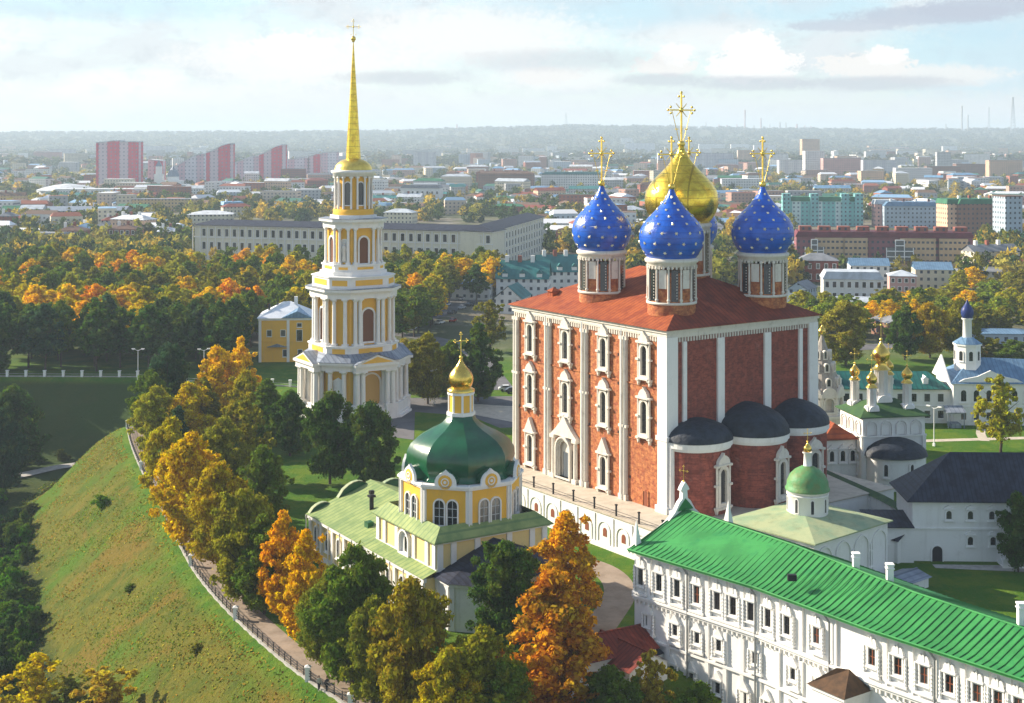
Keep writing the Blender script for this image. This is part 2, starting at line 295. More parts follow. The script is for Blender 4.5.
# ------------------------------------------------------------------ mesh builder and object helpers
class MB:
    def __init__(s): s.v = []; s.f = []; s.mi = []; s.sm = []; s.k = 0
    def add(s, vs, fs, m=0, smooth=False):
        b = len(s.v); s.v += [tuple(p) for p in vs]
        for q in fs: s.f.append(tuple(i + b for i in q)); s.mi.append(m); s.sm.append(smooth)
        return s
    def box(s, x0, x1, y0, y1, z0, z1, m=0):
        return s.add([(x0, y0, z0), (x1, y0, z0), (x1, y1, z0), (x0, y1, z0), (x0, y0, z1), (x1, y0, z1), (x1, y1, z1), (x0, y1, z1)],
                     [(0, 3, 2, 1), (4, 5, 6, 7), (0, 1, 5, 4), (1, 2, 6, 5), (2, 3, 7, 6), (3, 0, 4, 7)], m)
    def prism(s, poly, z0, z1, m=0, cap=True, smooth=False, scale=1.0, c=(0, 0)):
        n = len(poly); z0f = z0 if callable(z0) else (lambda *_: z0)
        vs = [(x, y, z0f(x, y)) for x, y in poly] + [(c[0] + (x - c[0]) * scale, c[1] + (y - c[1]) * scale, z1) for x, y in poly]
        s.add(vs, [(i, (i + 1) % n, n + (i + 1) % n, n + i) for i in range(n)], m, smooth)
        if cap: s.add(vs[n:], [tuple(range(n))], m); s.add(vs[:n], [tuple(range(n))[::-1]], m)
        return s
    def cone(s, poly, z0, apex, m=0, smooth=False):
        n = len(poly); return s.add([(x, y, z0) for x, y in poly] + [apex], [(i, (i + 1) % n, n) for i in range(n)], m, smooth)
    def lathe(s, prof, n=24, c=(0, 0), m=0, smooth=True, a0=0.0, closed=True, arc=2 * PI):
        k = len(prof); st = n if closed and arc > 6.28 else n + 1
        vs = [(c[0] + r * math.cos(a0 + arc * i / n), c[1] + r * math.sin(a0 + arc * i / n), z) for i in range(st) for r, z in prof]
        fs = []
        for i in range(n):
            j = (i + 1) % st if arc > 6.28 else i + 1
            for t in range(k - 1): fs.append((i * k + t, j * k + t, j * k + t + 1, i * k + t + 1))
        return s.add(vs, fs, m, smooth)
    def tube(s, p, q, r0, r1=None, n=8, m=0, smooth=True, cap=True):
        r1 = r0 if r1 is None else r1; p = Vector(p); q = Vector(q); d = (q - p).normalized()
        a = d.orthogonal().normalized(); b = d.cross(a)
        vs = [tuple(p + (a * math.cos(2 * PI * i / n) + b * math.sin(2 * PI * i / n)) * r0) for i in range(n)] + \
             [tuple(q + (a * math.cos(2 * PI * i / n) + b * math.sin(2 * PI * i / n)) * r1) for i in range(n)]
        s.add(vs, [(i, (i + 1) % n, n + (i + 1) % n, n + i) for i in range(n)], m, smooth)
        if cap: s.add(vs[n:], [tuple(range(n))], m); s.add(vs[:n], [tuple(range(n))[::-1]], m)
        return s
    def sphere(s, c, r, n=10, m=0, sz=1.0):
        pr = [(r * math.sin(PI * i / (n // 2 + 2)), c[2] - r * sz * math.cos(PI * i / (n // 2 + 2))) for i in range(n // 2 + 3)]
        return s.lathe(pr, n, (c[0], c[1]), m)
    # elements hung on a wall: Fr = (origin xy, tangent xy, normal xy)
    @staticmethod
    def P(Fr, a, d, z): o, t, n = Fr; return (o[0] + t[0] * a + n[0] * d, o[1] + t[1] * a + n[1] * d, z)
    def fbox(s, Fr, a0, a1, z0, z1, d0, d1, m=0):
        P = s.P
        return s.add([P(Fr, a0, d0, z0), P(Fr, a1, d0, z0), P(Fr, a1, d1, z0), P(Fr, a0, d1, z0), P(Fr, a0, d0, z1), P(Fr, a1, d0, z1), P(Fr, a1, d1, z1), P(Fr, a0, d1, z1)],
                     [(0, 3, 2, 1), (4, 5, 6, 7), (0, 1, 5, 4), (1, 2, 6, 5), (2, 3, 7, 6), (3, 0, 4, 7)], m)
    def fpoly(s, Fr, pts, d0, d1, m=0):
        n = len(pts); vs = [s.P(Fr, a, d0, z) for a, z in pts] + [s.P(Fr, a, d1, z) for a, z in pts]
        return s.add(vs, [tuple(range(n, 2 * n)), tuple(range(n))[::-1]] + [(i, (i + 1) % n, n + (i + 1) % n, n + i) for i in range(n)], m)
    def fring(s, Fr, ins, outs, d0, d1, m=0):
        n = len(ins)
        vs = [s.P(Fr, a, d0, z) for a, z in ins] + [s.P(Fr, a, d1, z) for a, z in ins] + [s.P(Fr, a, d0, z) for a, z in outs] + [s.P(Fr, a, d1, z) for a, z in outs]
        fs = []
        for i in range(n):
            j = (i + 1) % n
            fs += [(n + i, n + j, 3 * n + j, 3 * n + i), (i, j, n + j, n + i), (2 * n + i, 3 * n + i, 3 * n + j, 2 * n + j)]
        return s.add(vs, fs, m)
    def build(s, name, mats, parent=None, loc=None):
        me = bpy.data.meshes.new(name); me.from_pydata(s.v, [], s.f)
        for m in (mats if isinstance(mats, (list, tuple)) else [mats]): me.materials.append(M[m])
        me.polygons.foreach_set('material_index', s.mi); me.polygons.foreach_set('use_smooth', s.sm); me.update()
        import bmesh as _b
        bm = _b.new(); bm.from_mesh(me); _b.ops.recalc_face_normals(bm, faces=bm.faces); bm.to_mesh(me); bm.free()
        o = bpy.data.objects.new(name, me); COL.objects.link(o)
        if parent is not None: o.parent = parent
        if loc is not None: o.location = loc
        return o
def arch(a, w, z0, z1, n=8, grow=0.0, pointed=False):
    """closed outline of an arched opening centred on a"""
    h = w / 2 + grow; zs = z1 - w / 2; pts = [(a - h, z0 - grow), (a + h, z0 - grow)]
    for i in range(n + 1):
        t = PI * i / n; k = 1.35 if pointed else 1.0
        pts.append((a + h * math.cos(t), zs + (h * math.sin(t)) * k if not pointed else zs + h * 1.25 * (math.sin(t) ** .8)))
    return pts
def rect(a, w, z0, z1, grow=0.0): return [(a - w / 2 - grow, z0 - grow), (a + w / 2 + grow, z0 - grow), (a + w / 2 + grow, z1 + grow), (a - w / 2 - grow, z1 + grow)]
def tag(o, label, cat, group=None, kind=None):
    o['label'] = label; o['category'] = cat
    if group: o['group'] = group
    if kind: o['kind'] = kind
    return o
def thing(name, label, cat, loc=(0, 0, 0), rot=0.0, group=None):
    o = bpy.data.objects.new(name, None); COL.objects.link(o); o.location = loc; o.rotation_euler = (0, 0, rot); o.empty_display_size = .5
    return tag(o, label, cat, group)
def struct(o): o['kind'] = 'structure'; return o
def copy_tree(o, parent=None):
    c = o.copy(); COL.objects.link(c)
    if parent is not None: c.parent = parent
    for ch in list(o.children): copy_tree(ch, c)
    return c
def G(px, py, z=0.0):
    Y = (HC - z) * F / (py - HY); return ((px - 512) / F * Y, Y)
def ngon(n, r, a0=0.0, c=(0, 0)): return [(c[0] + r * math.cos(a0 + 2 * PI * i / n), c[1] + r * math.sin(a0 + 2 * PI * i / n)) for i in range(n)]

# ------------------------------------------------------------------ terrain
FENCE_PX = [(127, 427), (131, 446), (143, 474), (157, 499), (170, 525), (189, 564), (208, 590), (232, 616), (262, 644), (303, 678), (345, 704), (392, 738), (430, 775)]
FENCE = [G(*p) for p in FENCE_PX]
RAV = [(-10, 40)] + [(x - .8, y) for x, y in FENCE[::-1]] + [(-84, 325), (-70, 338), (-58, 352), (-60, 366), (-84, 376), (-104, 384), (-142, 386), (-200, 382), (-420, 370), (-420, 40)]
_rp = np.array(RAV)
def rav_sd(x, y):
    """distance inside the ravine polygon (positive inside)"""
    x = np.asarray(x, float); y = np.asarray(y, float); d = np.full(x.shape, 1e9); ins = np.zeros(x.shape, bool)
    n = len(_rp)
    for i in range(n):
        ax, ay = _rp[i]; bx, by = _rp[(i + 1) % n]; dx, dy = bx - ax, by - ay
        t = np.clip(((x - ax) * dx + (y - ay) * dy) / (dx * dx + dy * dy), 0, 1)
        d = np.minimum(d, np.hypot(x - ax - t * dx, y - ay - t * dy))
        c = ((ay > y) != (by > y)) & (x < (bx - ax) * (y - ay) / (by - ay + 1e-12) + ax); ins ^= c
    return np.where(ins, d, -d)
def wav(x, y, s, k=0): return np.sin(x / s + 1.3 * k) * np.cos(y / s * 1.13 + .7 * k) + .5 * np.sin(x / s * 2.3 + y / s * 1.7 + k) + .3 * np.cos(x / s * 4.1 - y / s * 3.3 + 2 * k)
def height(x, y):
    x = np.asarray(x, float); y = np.asarray(y, float)
    d = rav_sd(x, y); t = np.clip(d / 22, 0, 1)
    h = np.where(d > 0, -17 * (t * .55 + .45 * t * t * (3 - 2 * t)) + .35 * wav(x, y, 9, 2) * np.clip(d / 6, 0, 1), 0.0)
    # grassy bank behind the monastery yard on the right
    b = np.exp(-((y - 352) / 5.5) ** 2) * np.clip((x - 62) / 6, 0, 1) * np.clip((330 - x) / 20, 0, 1)
    h = h + 3.0 * b
    # ground falls away on the near right side below the long white building
    q = np.clip((176 - y) / 16, 0, 1) * np.clip((x + 2) / 8, 0, 1) * (y < 200); h = h - 4.5 * q * q * (3 - 2 * q)
    r = np.clip((y - 5500) / 3800, 0, 1); u = x / np.maximum(y, 1)
    top = 92 + 42 * np.exp(-((u - .06) / .13) ** 2) + 22 * np.clip((u - .1) * 4, 0, 1) + 3.0 * wav(x, y * .2, 300, 1) + 1.6 * wav(x, y * .2, 90, 3)
    h = h + r * r * (3 - 2 * r) * top
    return h
def hz(x, y): return float(height(np.array([x]), np.array([y]))[0])
def axis(lo, hi, step, far_lo, far_hi, gr=1.09):
    a = list(np.arange(lo, hi + .01, step)); s = step; v = hi
    while v < far_hi: s *= gr; v += s; a.append(v)
    s = step; v = lo; b = []
    while v > far_lo: s *= gr; v -= s; b.append(v)
    return np.array(b[::-1] + a)
xs = axis(-170, 90, 1.6, -5200, 5200, 1.075); ys = axis(88, 400, 1.6, 30, 12500, 1.035)
XX, YY = np.meshgrid(xs, ys); HH = height(XX, YY)
vv = np.stack([XX.ravel(), YY.ravel(), HH.ravel()], 1); ny, nx = XX.shape
ii = (np.arange(ny - 1)[:, None] * nx + np.arange(nx - 1)[None]).ravel()
ff = np.stack([ii, ii + 1, ii + nx + 1, ii + nx], 1)
def np_mesh(name, v, f, mats, smooth=True):
    me = bpy.data.meshes.new(name); k = f.shape[1]
    me.vertices.add(len(v)); me.vertices.foreach_set('co', v.astype(np.float32).ravel())
    me.loops.add(len(f) * k); me.loops.foreach_set('vertex_index', f.astype(np.int32).ravel())
    me.polygons.add(len(f)); me.polygons.foreach_set('loop_start', np.arange(0, len(f) * k, k, dtype=np.int32))
    me.polygons.foreach_set('use_smooth', np.full(len(f), smooth)); me.update(calc_edges=True)
    for m in mats: me.materials.append(M[m])
    return me
def ground_mat():
    m = bpy.data.materials.new('ground'); m.use_nodes = True; t = m.node_tree; t.nodes.clear(); q = NG(t)
    o = q.n('ShaderNodeOutputMaterial'); p = q.n('ShaderNodeBsdfPrincipled'); q.l(p.outputs[0], o.inputs[0]); p.inputs['Roughness'].default_value = .95; p.inputs['Specular IOR Level'].default_value = .1
    ge = q.n('ShaderNodeNewGeometry'); v = ge.outputs['Position']; s = q.n('ShaderNodeSeparateXYZ'); q.l(v, s.inputs[0])
    a = q.noise(v, .035, 5, .6); b = q.noise(v, .16, 6, .7); c = q.noise(v, 1.3, 5, .7); d = q.noise(v, 4.5, 3, .7)
    lawn = q.mix(q.ss(b, .42, .62), (.060, .150, .012), (.115, .185, .016))
    lawn = q.mix(q.m('MULTIPLY', q.ss(c, .56, .7), .55), lawn, (.22, .17, .03))
    slope = q.mix(q.ss(b, .36, .60), (.070, .100, .010), (.14, .13, .016))
    slope = q.mix(q.ss(a, .50, .60), slope, (.070, .14, .010))
    slope = q.mix(q.m('MULTIPLY', q.ss(q.noise(v, .055, 6, .65, .6), .55, .63), .5), slope, (.21, .115, .020))
    slope = q.mix(q.m('MULTIPLY', q.ss(c, .52, .68), .7), slope, (.06, .075, .012))
    slope = q.mix(q.m('MULTIPLY', q.ss(d, .55, .7), .5), slope, (.16, .16, .03))
    city = q.mix(q.ss(q.noise(v, .012, 6, .7), .42, .6), (.09, .105, .05), (.19, .165, .12))
    city = q.mix(q.m('MULTIPLY', q.ss(q.noise(v, .05, 4, .7), .55, .65), .6), city, (.30, .29, .28))
    farf = q.mix(q.ss(q.noise(v, .004, 6, .7), .4, .6), (.05, .075, .04), (.11, .10, .05))
    city = q.mix(q.ss(s.outputs[1], 3200, 5200), city, farf)
    isl = q.ss(s.outputs[2], -.2, -1.6)       # below the plateau: rough slope
    isl = q.m('SUBTRACT', 1.0, q.ss(s.outputs[2], -1.6, -.2))
    isl = q.m('MULTIPLY', isl, q.m('LESS_THAN', s.outputs[1], 420.0))
    floor = q.m('SUBTRACT', 1.0, q.ss(s.outputs[2], -16.6, -14.2))
    col = q.mix(q.ss(s.outputs[1], 395, 460), lawn, city)
    col = q.mix(isl, col, slope); col = q.mix(floor, col, q.mix(q.ss(c, .4, .6), (.035, .060, .010), (.070, .085, .018)))
    bank = q.m('MULTIPLY', q.ss(s.outputs[1], 334, 344), q.m('MULTIPLY', isl, .85))
    col = q.mix(bank, col, (.045, .075, .020))  # shade on the far bank painted in as a darker green
    q.l(col, p.inputs['Base Color'])
    bp = q.n('ShaderNodeBump'); bp.inputs['Strength'].default_value = 1.0; bp.inputs['Distance'].default_value = .55
    q.l(q.m('ADD', c, q.m('MULTIPLY', d, .5)), bp.inputs['Height']); q.l(bp.outputs[0], p.inputs['Normal'])
    M['ground'] = m
ground_mat()
gr_o = bpy.data.objects.new('ground', np_mesh('ground', vv, ff, ['ground'])); COL.objects.link(gr_o); struct(gr_o)

# ------------------------------------------------------------------ haze: one closed box of even air
hm = bpy.data.materials.new('haze_air'); hm.use_nodes = True; hm.node_tree.nodes.clear(); q = NG(hm.node_tree)
o_ = q.n('ShaderNodeOutputMaterial'); pv = q.n('ShaderNodeVolumePrincipled'); q.l(pv.outputs[0], o_.inputs['Volume'])
pv.inputs['Color'].default_value = (.70, .86, 1.0, 1); pv.inputs['Density'].default_value = 0.000125; pv.inputs['Anisotropy'].default_value = .1
M['haze_air'] = hm
hb = MB().box(-6200, 6200, -200, 13500, -24, 190).build('haze', 'haze_air'); hb['kind'] = 'stuff'

# ------------------------------------------------------------------ roads, plaza and paths (draped ribbons and sheets)
def sheet(name, pts, z, m):
    o = MB().add([(x, y, z) for x, y in pts], [tuple(range(len(pts)))]).build(name, m); return struct(o)
def ribbon(name, pts, wl, wr, lift, m, kerb=None, step=1.5):
    P = []; 
    for (ax, ay), (bx, by) in zip(pts, pts[1:]):
        n = max(1, int(math.hypot(bx - ax, by - ay) / step)); P += [(ax + (bx - ax) * i / n, ay + (by - ay) * i / n) for i in range(n)]
    P.append(pts[-1]); N = len(P)
    # smooth
    for _ in range(6): P = [P[0]] + [((P[i - 1][0] + 2 * P[i][0] + P[i + 1][0]) / 4, (P[i - 1][1] + 2 * P[i][1] + P[i + 1][1]) / 4) for i in range(1, N - 1)] + [P[-1]]
    mb = MB(); K = 4; vs = []
    for i in range(N):
        a = P[max(i - 1, 0)]; b = P[min(i + 1, N - 1)]; dx, dy = b[0] - a[0], b[1] - a[1]; L = math.hypot(dx, dy) or 1; nx_, ny_ = dy / L, -dx / L
        for k in range(K + 1):
            w = -wl + (wl + wr) * k / K; x, y = P[i][0] + nx_ * w, P[i][1] + ny_ * w; vs.append((x, y, hz(x, y) + lift))
    mb.add(vs, [(i * (K + 1) + k, i * (K + 1) + k + 1, (i + 1) * (K + 1) + k + 1, (i + 1) * (K + 1) + k) for i in range(N - 1) for k in range(K)], 0, True)
    return struct(mb.build(name, m)), P
_, FP = ribbon('rampart_path', [(x + 2.2, y + .8) for x, y in FENCE], 1.7, 1.9, .03, 'path')   # left of travel = east
ribbon('valley_road', [(-190, 300), (-138, 322), (-124, 338), (-113, 352), (-100, 362)], 2.6, 2.6, .4, 'kerb')
sheet('plaza', [G(384, 436), G(396, 404), G(408, 398), G(520, 396), G(560, 396), G(560, 425), G(500, 428), G(470, 416), G(415, 412), G(414, 440)], .03, 'asphalt')
sheet('paved_walk', [G(522, 424), G(470, 414), G(472, 404), G(522, 407)], .045, 'paving')
ribbon('cathedral_drive', [G(575, 560), G(598, 565), G(618, 580), G(622, 595), G(606, 618), G(590, 640), G(575, 665)], 2.3, 2.3, .03, 'path')
ribbon('park_street', [G(384, 325), G(415, 318), G(440, 308), G(480, 292), G(500, 284)], 9, 9, .05, 'asphalt', step=4)
ribbon('plaza_link_road', [G(384, 332), G(430, 338), G(470, 350), G(500, 390)], 4, 4, .04, 'asphalt', step=3)
ribbon('yard_path', [G(920, 441), G(1060, 437)], 1.2, 1.2, .03, 'paving', step=4)
ribbon('yard_walk', [G(985, 424), G(975, 433), G(985, 441)], 1.0, 1.0, .035, 'paving', step=3)
ribbon('back_road', [G(790, 352), G(900, 345), G(1080, 344)], 5, 5, .05, 'asphalt', step=5)

# ------------------------------------------------------------------ common building elements
ONION = [(.75, 0), (.83, .046), (.94, .14), (.985, .21), (1.0, .3), (.965, .4), (.85, .5), (.70, .58), (.545, .652), (.39, .73), (.27, .80), (.17, .87), (.11, .926), (.06, 1.0)]
def onion(mb, c, z, Rr, h, n=32, m=0): mb.lathe([(r * Rr, z + t * h) for r, t in ONION] + [(0.001, z + h * 1.005)], n, c, m); return mb
def cross_mb(c, z, h, ang=0.0, s=1.0, halo=False):
    """orthodox cross with trefoil ends; stands on a ball"""
    mb = MB(); w = .013 * h; tx, ty = math.cos(ang), math.sin(ang); Fr = (c, (tx, ty), (-ty, tx)); b = w
    mb.sphere((c[0], c[1], z + .05 * h), .07 * h, 12); z0 = z + .1 * h; H = .9 * h
    mb.fbox(Fr, -w, w, z0, z0 + H, -b, b)
    zc = z0 + H * .64; hw = .27 * h
    mb.fbox(Fr, -hw, hw, zc - w, zc + w, -b * .9, b * .9)
    for sg in (-1, 1):
        mb.fbox(Fr, sg * hw * .4 - hw * .12, sg * hw * .4 + hw * .12, z0 + H * .25 - w * .7, z0 + H * .25 + w * .7, -b * .8, b * .8)
        for k in ((0, .0), (-.06, .055), (-.06, -.055)):
            p = MB.P(Fr, sg * (hw + .03 * h) + sg * k[0] * h, 0, zc + k[1] * h); mb.sphere(p, .024 * h, 8)
        p = MB.P(Fr, sg * .055 * h, 0, z0 + H * .92); mb.sphere(p, .022 * h, 8)
    mb.sphere((c[0], c[1], z0 + H), .026 * h, 8); mb.sphere((c[0], c[1], zc), .045 * h, 10)
    if halo:
        for a in range(4):
            t = PI / 4 + a * PI / 2; p = MB.P(Fr, 0, 0, zc); e = MB.P(Fr, math.cos(t) * .17 * h, 0, zc + math.sin(t) * .17 * h); mb.tube(p, e, .012 * h, .006 * h, 5)
        for sg in (-1, 1): mb.tube(MB.P(Fr, sg * hw * .8, 0, zc), MB.P(Fr, sg * .1, 0, z0 - .12 * h), .006 * h, None, 4)
    return mb
def win(parent, Fr, a, w, z0, z1, frame=.3, d=.3, m='white_plaster', pane='glass', kind='arch', bars=True, name='window', sill=True, crown=None, d0=.0, barm=None):
    """a window: frame ring standing proud of the wall with the pane set back inside it, glazing bars on the pane"""
    mb = MB(); o1 = arch(a, w, z0, z1) if kind == 'arch' else rect(a, w, z0, z1); o2 = arch(a, w, z0, z1, grow=frame) if kind == 'arch' else rect(a, w, z0, z1, frame)
    mb.fring(Fr, o1, o2, d0, d0 + d)
    if sill: mb.fbox(Fr, a - w / 2 - frame * 1.4, a + w / 2 + frame * 1.4, z0 - frame * 1.6, z0 - frame * .98, d0, d0 + d * 1.6)
    if crown:   # crown = (height, style)
        hgt, st = crown; b = w / 2 + frame * 1.7; zt = z1 + frame * .98
        mb.fbox(Fr, a - b, a + b, zt, zt + .22, d0, d0 + d * 1.7)
        if st == 'tri': mb.fpoly(Fr, [(a - b, zt + .23), (a + b, zt + .23), (a, zt + .23 + hgt)], d0, d0 + d * 1.4)
        elif st == 'keel':
            pts = [(a - b * .8, zt + .23), (a + b * .8, zt + .23)] + [(a + b * .8 * math.cos(PI * i / 8) * (1 - .25 * math.sin(PI * i / 8) ** 3), zt + .23 + hgt * .8 * math.sin(PI * i / 8)) for i in range(1, 8)]
            pts.insert(6, (a, zt + .23 + hgt)); pts.pop(5) if False else None
            mb.fpoly(Fr, pts, d0, d0 + d * 1.3)
        elif st == 'twin':
            for sg in (-1, 1): mb.fpoly(Fr, [(a + sg * b * .45 + b * .4 * math.cos(PI * i / 6), zt + .23 + hgt * .75 * math.sin(PI * i / 6)) for i in range(7)], d0, d0 + d * 1.3)
            mb.fpoly(Fr, [(a - b * .2, zt + .3), (a + b * .2, zt + .3), (a + b * .12, zt + hgt), (a, zt + hgt * 1.25), (a - b * .12, zt + hgt)], d0, d0 + d * 1.45)
    o = mb.build(name, m, parent)
    pb = MB(); pb.fpoly(Fr, arch(a, w, z0, z1) if kind == 'arch' else rect(a, w, z0, z1), d0 + .01, d0 + .05)
    if bars:
        bw = .05 if w < 1.6 else .07
        pb.fbox(Fr, a - bw, a + bw, z0, z1 - .05, d0 + .04, d0 + .10, 1)
        nb = max(1, int((z1 - z0) / 1.3))
        for i in range(1, nb + 1): zz = z0 + (z1 - z0) * i / (nb + 1); pb.fbox(Fr, a - w / 2, a + w / 2, zz - bw, zz + bw, d0 + .04, d0 + .095, 1)
    pb.build('pane', [pane, barm or ('iron' if pane == 'glass' else 'lamp_white')], o)
    return o
def hip(mb, x0, x1, y0, y1, z0, z1, m=0, ridge='y', inset=None, m2=None, th=.18):
    """hip roof with thin eave edge"""
    m2 = m if m2 is None else m2; cx, cy = (x0 + x1) / 2, (y0 + y1) / 2
    if inset is None: inset = min(x1 - x0, y1 - y0) / 2
    if ridge == 'y': A, B = (cx, y0 + inset, z1), (cx, y1 - inset, z1)
    else: A, B = (x0 + inset, cy, z1), (x1 - inset, cy, z1)
    c = [(x0, y0, z0), (x1, y0, z0), (x1, y1, z0), (x0, y1, z0)]
    if ridge == 'y':
        mb.add(c + [A, B], [(1, 2, 5, 4), (3, 0, 4, 5)], m); mb.add(c + [A, B], [(0, 1, 4), (2, 3, 5)], m2)
    else:
        mb.add(c + [A, B], [(0, 1, 5, 4), (2, 3, 4, 5)], m); mb.add(c + [A, B], [(1, 2, 5), (3, 0, 4)], m2)
    mb.box(x0, x1, y0, y1, z0 - th, z0 - .002, m)
    return mb

# ================================================================== CATHEDRAL
def drum_dome(root, cx, cy, zb, zt, r, Rr, zd, m='blue_paint', ang=0.2, cross_h=8.6, stars=True, seed=1):
    """brick drum with white engaged colonnade, windows, onion dome and cross"""
    mb = MB(); n = 12
    mb.lathe([(r, zb), (r, zb + 1.9)], 36, (cx, cy), 0); mb.lathe([(r, zb + 1.9), (r + .22, zb + 1.92), (r + .22, zb + 2.3), (r - .1, zb + 2.32)], 36, (cx, cy), 1)
    mb.lathe([(r - .12, zb + 2.2), (r - .12, zt - 2.2)], 36, (cx, cy), 0)
    mb.lathe([(r - .12, zt - 1.3), (r + .12, zt - 1.1), (r + .12, zt - .75), (r + .42, zt - .6), (r + .5, zt - .15), (r + .2, zt + .1), (Rr * .74, zt + .15)], 36, (cx, cy), 1)
    for k in range(36):      # dentils under the cornice
        t = 2 * PI * k / 36; p = (cx + (r + .15) * math.cos(t), cy + (r + .15) * math.sin(t)); Fr = (p, (-math.sin(t), math.cos(t)), (math.cos(t), math.sin(t))); mb.fbox(Fr, -.14, .14, zt - 1.6, zt - 1.12, -.15, .12, 1)
    for k in range(n):
        t = ang + 2 * PI * k / n; p = (cx + (r + .02) * math.cos(t), cy + (r + .02) * math.sin(t))
        mb.tube((p[0], p[1], zb + 2.3), (p[0], p[1], zt - 1.2), .19, .17, 8, 1); mb.sphere((p[0], p[1], zb + 2.7), .3, 8, 1); mb.sphere((p[0], p[1], zt - 1.45), .3, 8, 1)
        t2 = t + PI / n; c_ = (cx + (r - .14) * math.cos(t2), cy + (r - .14) * math.sin(t2)); Fr = (c_, (-math.sin(t2), math.cos(t2)), (math.cos(t2), math.sin(t2)))
        hw = r * math.sin(PI / n) * .66
        if k % 2 == 0:
            mb.fbox(Fr, -hw, hw, zb + 4.6, zt - 1.7, 0, .06, 1)
    d = mb.build('drum', ['brick', 'limestone'], root)
    for k in range(1, n, 2):
        t2 = ang + 2 * PI * k / n + PI / n; c_ = (cx + (r - .16) * math.cos(t2), cy + (r - .16) * math.sin(t2)); Fr = (c_, (-math.sin(t2), math.cos(t2)), (math.cos(t2), math.sin(t2)))
        wb = MB(); w = r * math.sin(PI / n) * 1.15
        wb.fpoly(Fr, rect(0, w, zb + 2.5, zt - 1.75), .02, .07)
        for j in range(9): wb.sphere(MB.P(Fr, w * .28, .1, zb + 3 + j * (zt - zb - 5) / 9), .11, 6, 1)
        wb.build('drum_window', ['glass', 'limestone'], d)
    db = MB(); onion(db, (cx, cy), zt + .1, Rr, zd - zt, 40)
    if stars:
        h = zd - zt; rows = [(.09, 12), (.22, 14), (.37, 14), (.50, 12), (.60, 10), (.69, 8), (.78, 6), (.87, 4)]
        for ri, (t, cnt) in enumerate(rows):
            rr = np.interp(t, [q_[1] for q_ in ONION], [q_[0] for q_ in ONION]); rr2 = np.interp(min(t + .03, 1), [q_[1] for q_ in ONION], [q_[0] for q_ in ONION])
            for k in range(cnt):
                a = 2 * PI * (k + .5 * (ri % 2)) / cnt + seed
                nrm = Vector((math.cos(a) * .03 * h, math.sin(a) * .03 * h, -(rr2 - rr) * Rr)).normalized()
                c0 = Vector((cx + rr * Rr * math.cos(a), cy + rr * Rr * math.sin(a), zt + .1 + t * h)) + nrm * .03
                tx = Vector((-math.sin(a), math.cos(a), 0)); ty = nrm.cross(tx)
                ro, ri_ = .38 - .12 * t, .15; pts = []
                for j in range(12): q_ = ro if j % 2 == 0 else ri_; th = PI * j / 6; pts.append(tuple(c0 + tx * q_ * math.cos(th) + ty * q_ * math.sin(th) + nrm * .02))
                pts.append(tuple(c0 + nrm * .14)); db.add(pts, [(j, (j + 1) % 12, 12) for j in range(12)], 1)
    dm = db.build('dome', [m, 'star_gold'], root)
    cross_mb((cx, cy), zd - .15, cross_h, -.10, halo=True).build('cross', 'gold_bright', dm)
    return dm

rot = R(35); cath = thing('cathedral', 'huge red brick cathedral with four starry blue domes round one gold dome', 'cathedral', (24.9, 225, 0), rot)
TZ, EZ, LX, LY = 5.5, 35.1, 34.2, 42.6
FS = ((0, 0), (0, 1), (-1, 0))            # sunny long facade, a runs away from the near corner
FE = ((0, 0), (1, 0), (0, -1))            # apse facade
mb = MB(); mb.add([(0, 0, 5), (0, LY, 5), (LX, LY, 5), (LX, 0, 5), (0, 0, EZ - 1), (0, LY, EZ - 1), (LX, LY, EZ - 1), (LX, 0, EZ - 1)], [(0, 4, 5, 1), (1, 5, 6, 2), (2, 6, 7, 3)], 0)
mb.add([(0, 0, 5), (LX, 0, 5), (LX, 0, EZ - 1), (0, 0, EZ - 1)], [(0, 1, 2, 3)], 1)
rnd = random.Random(4)
for a in (1.2, 9.2, 12.3, 20, 23, 30.5, 41):
    for z in (9.5, 16.4, 24.6, 29.4):
        if rnd.random() < .6: mb.fbox(FS, a - .18, a + .18, z, z + .5, .0, .02, 2)      # putlog holes
for z in (16.2, 25.3): mb.fbox(FS, .6, LY - .6, z, z + .22, -.02, .14, 0)
mb.build('wall', ['brick', 'brick_shaded', 'iron'], cath)
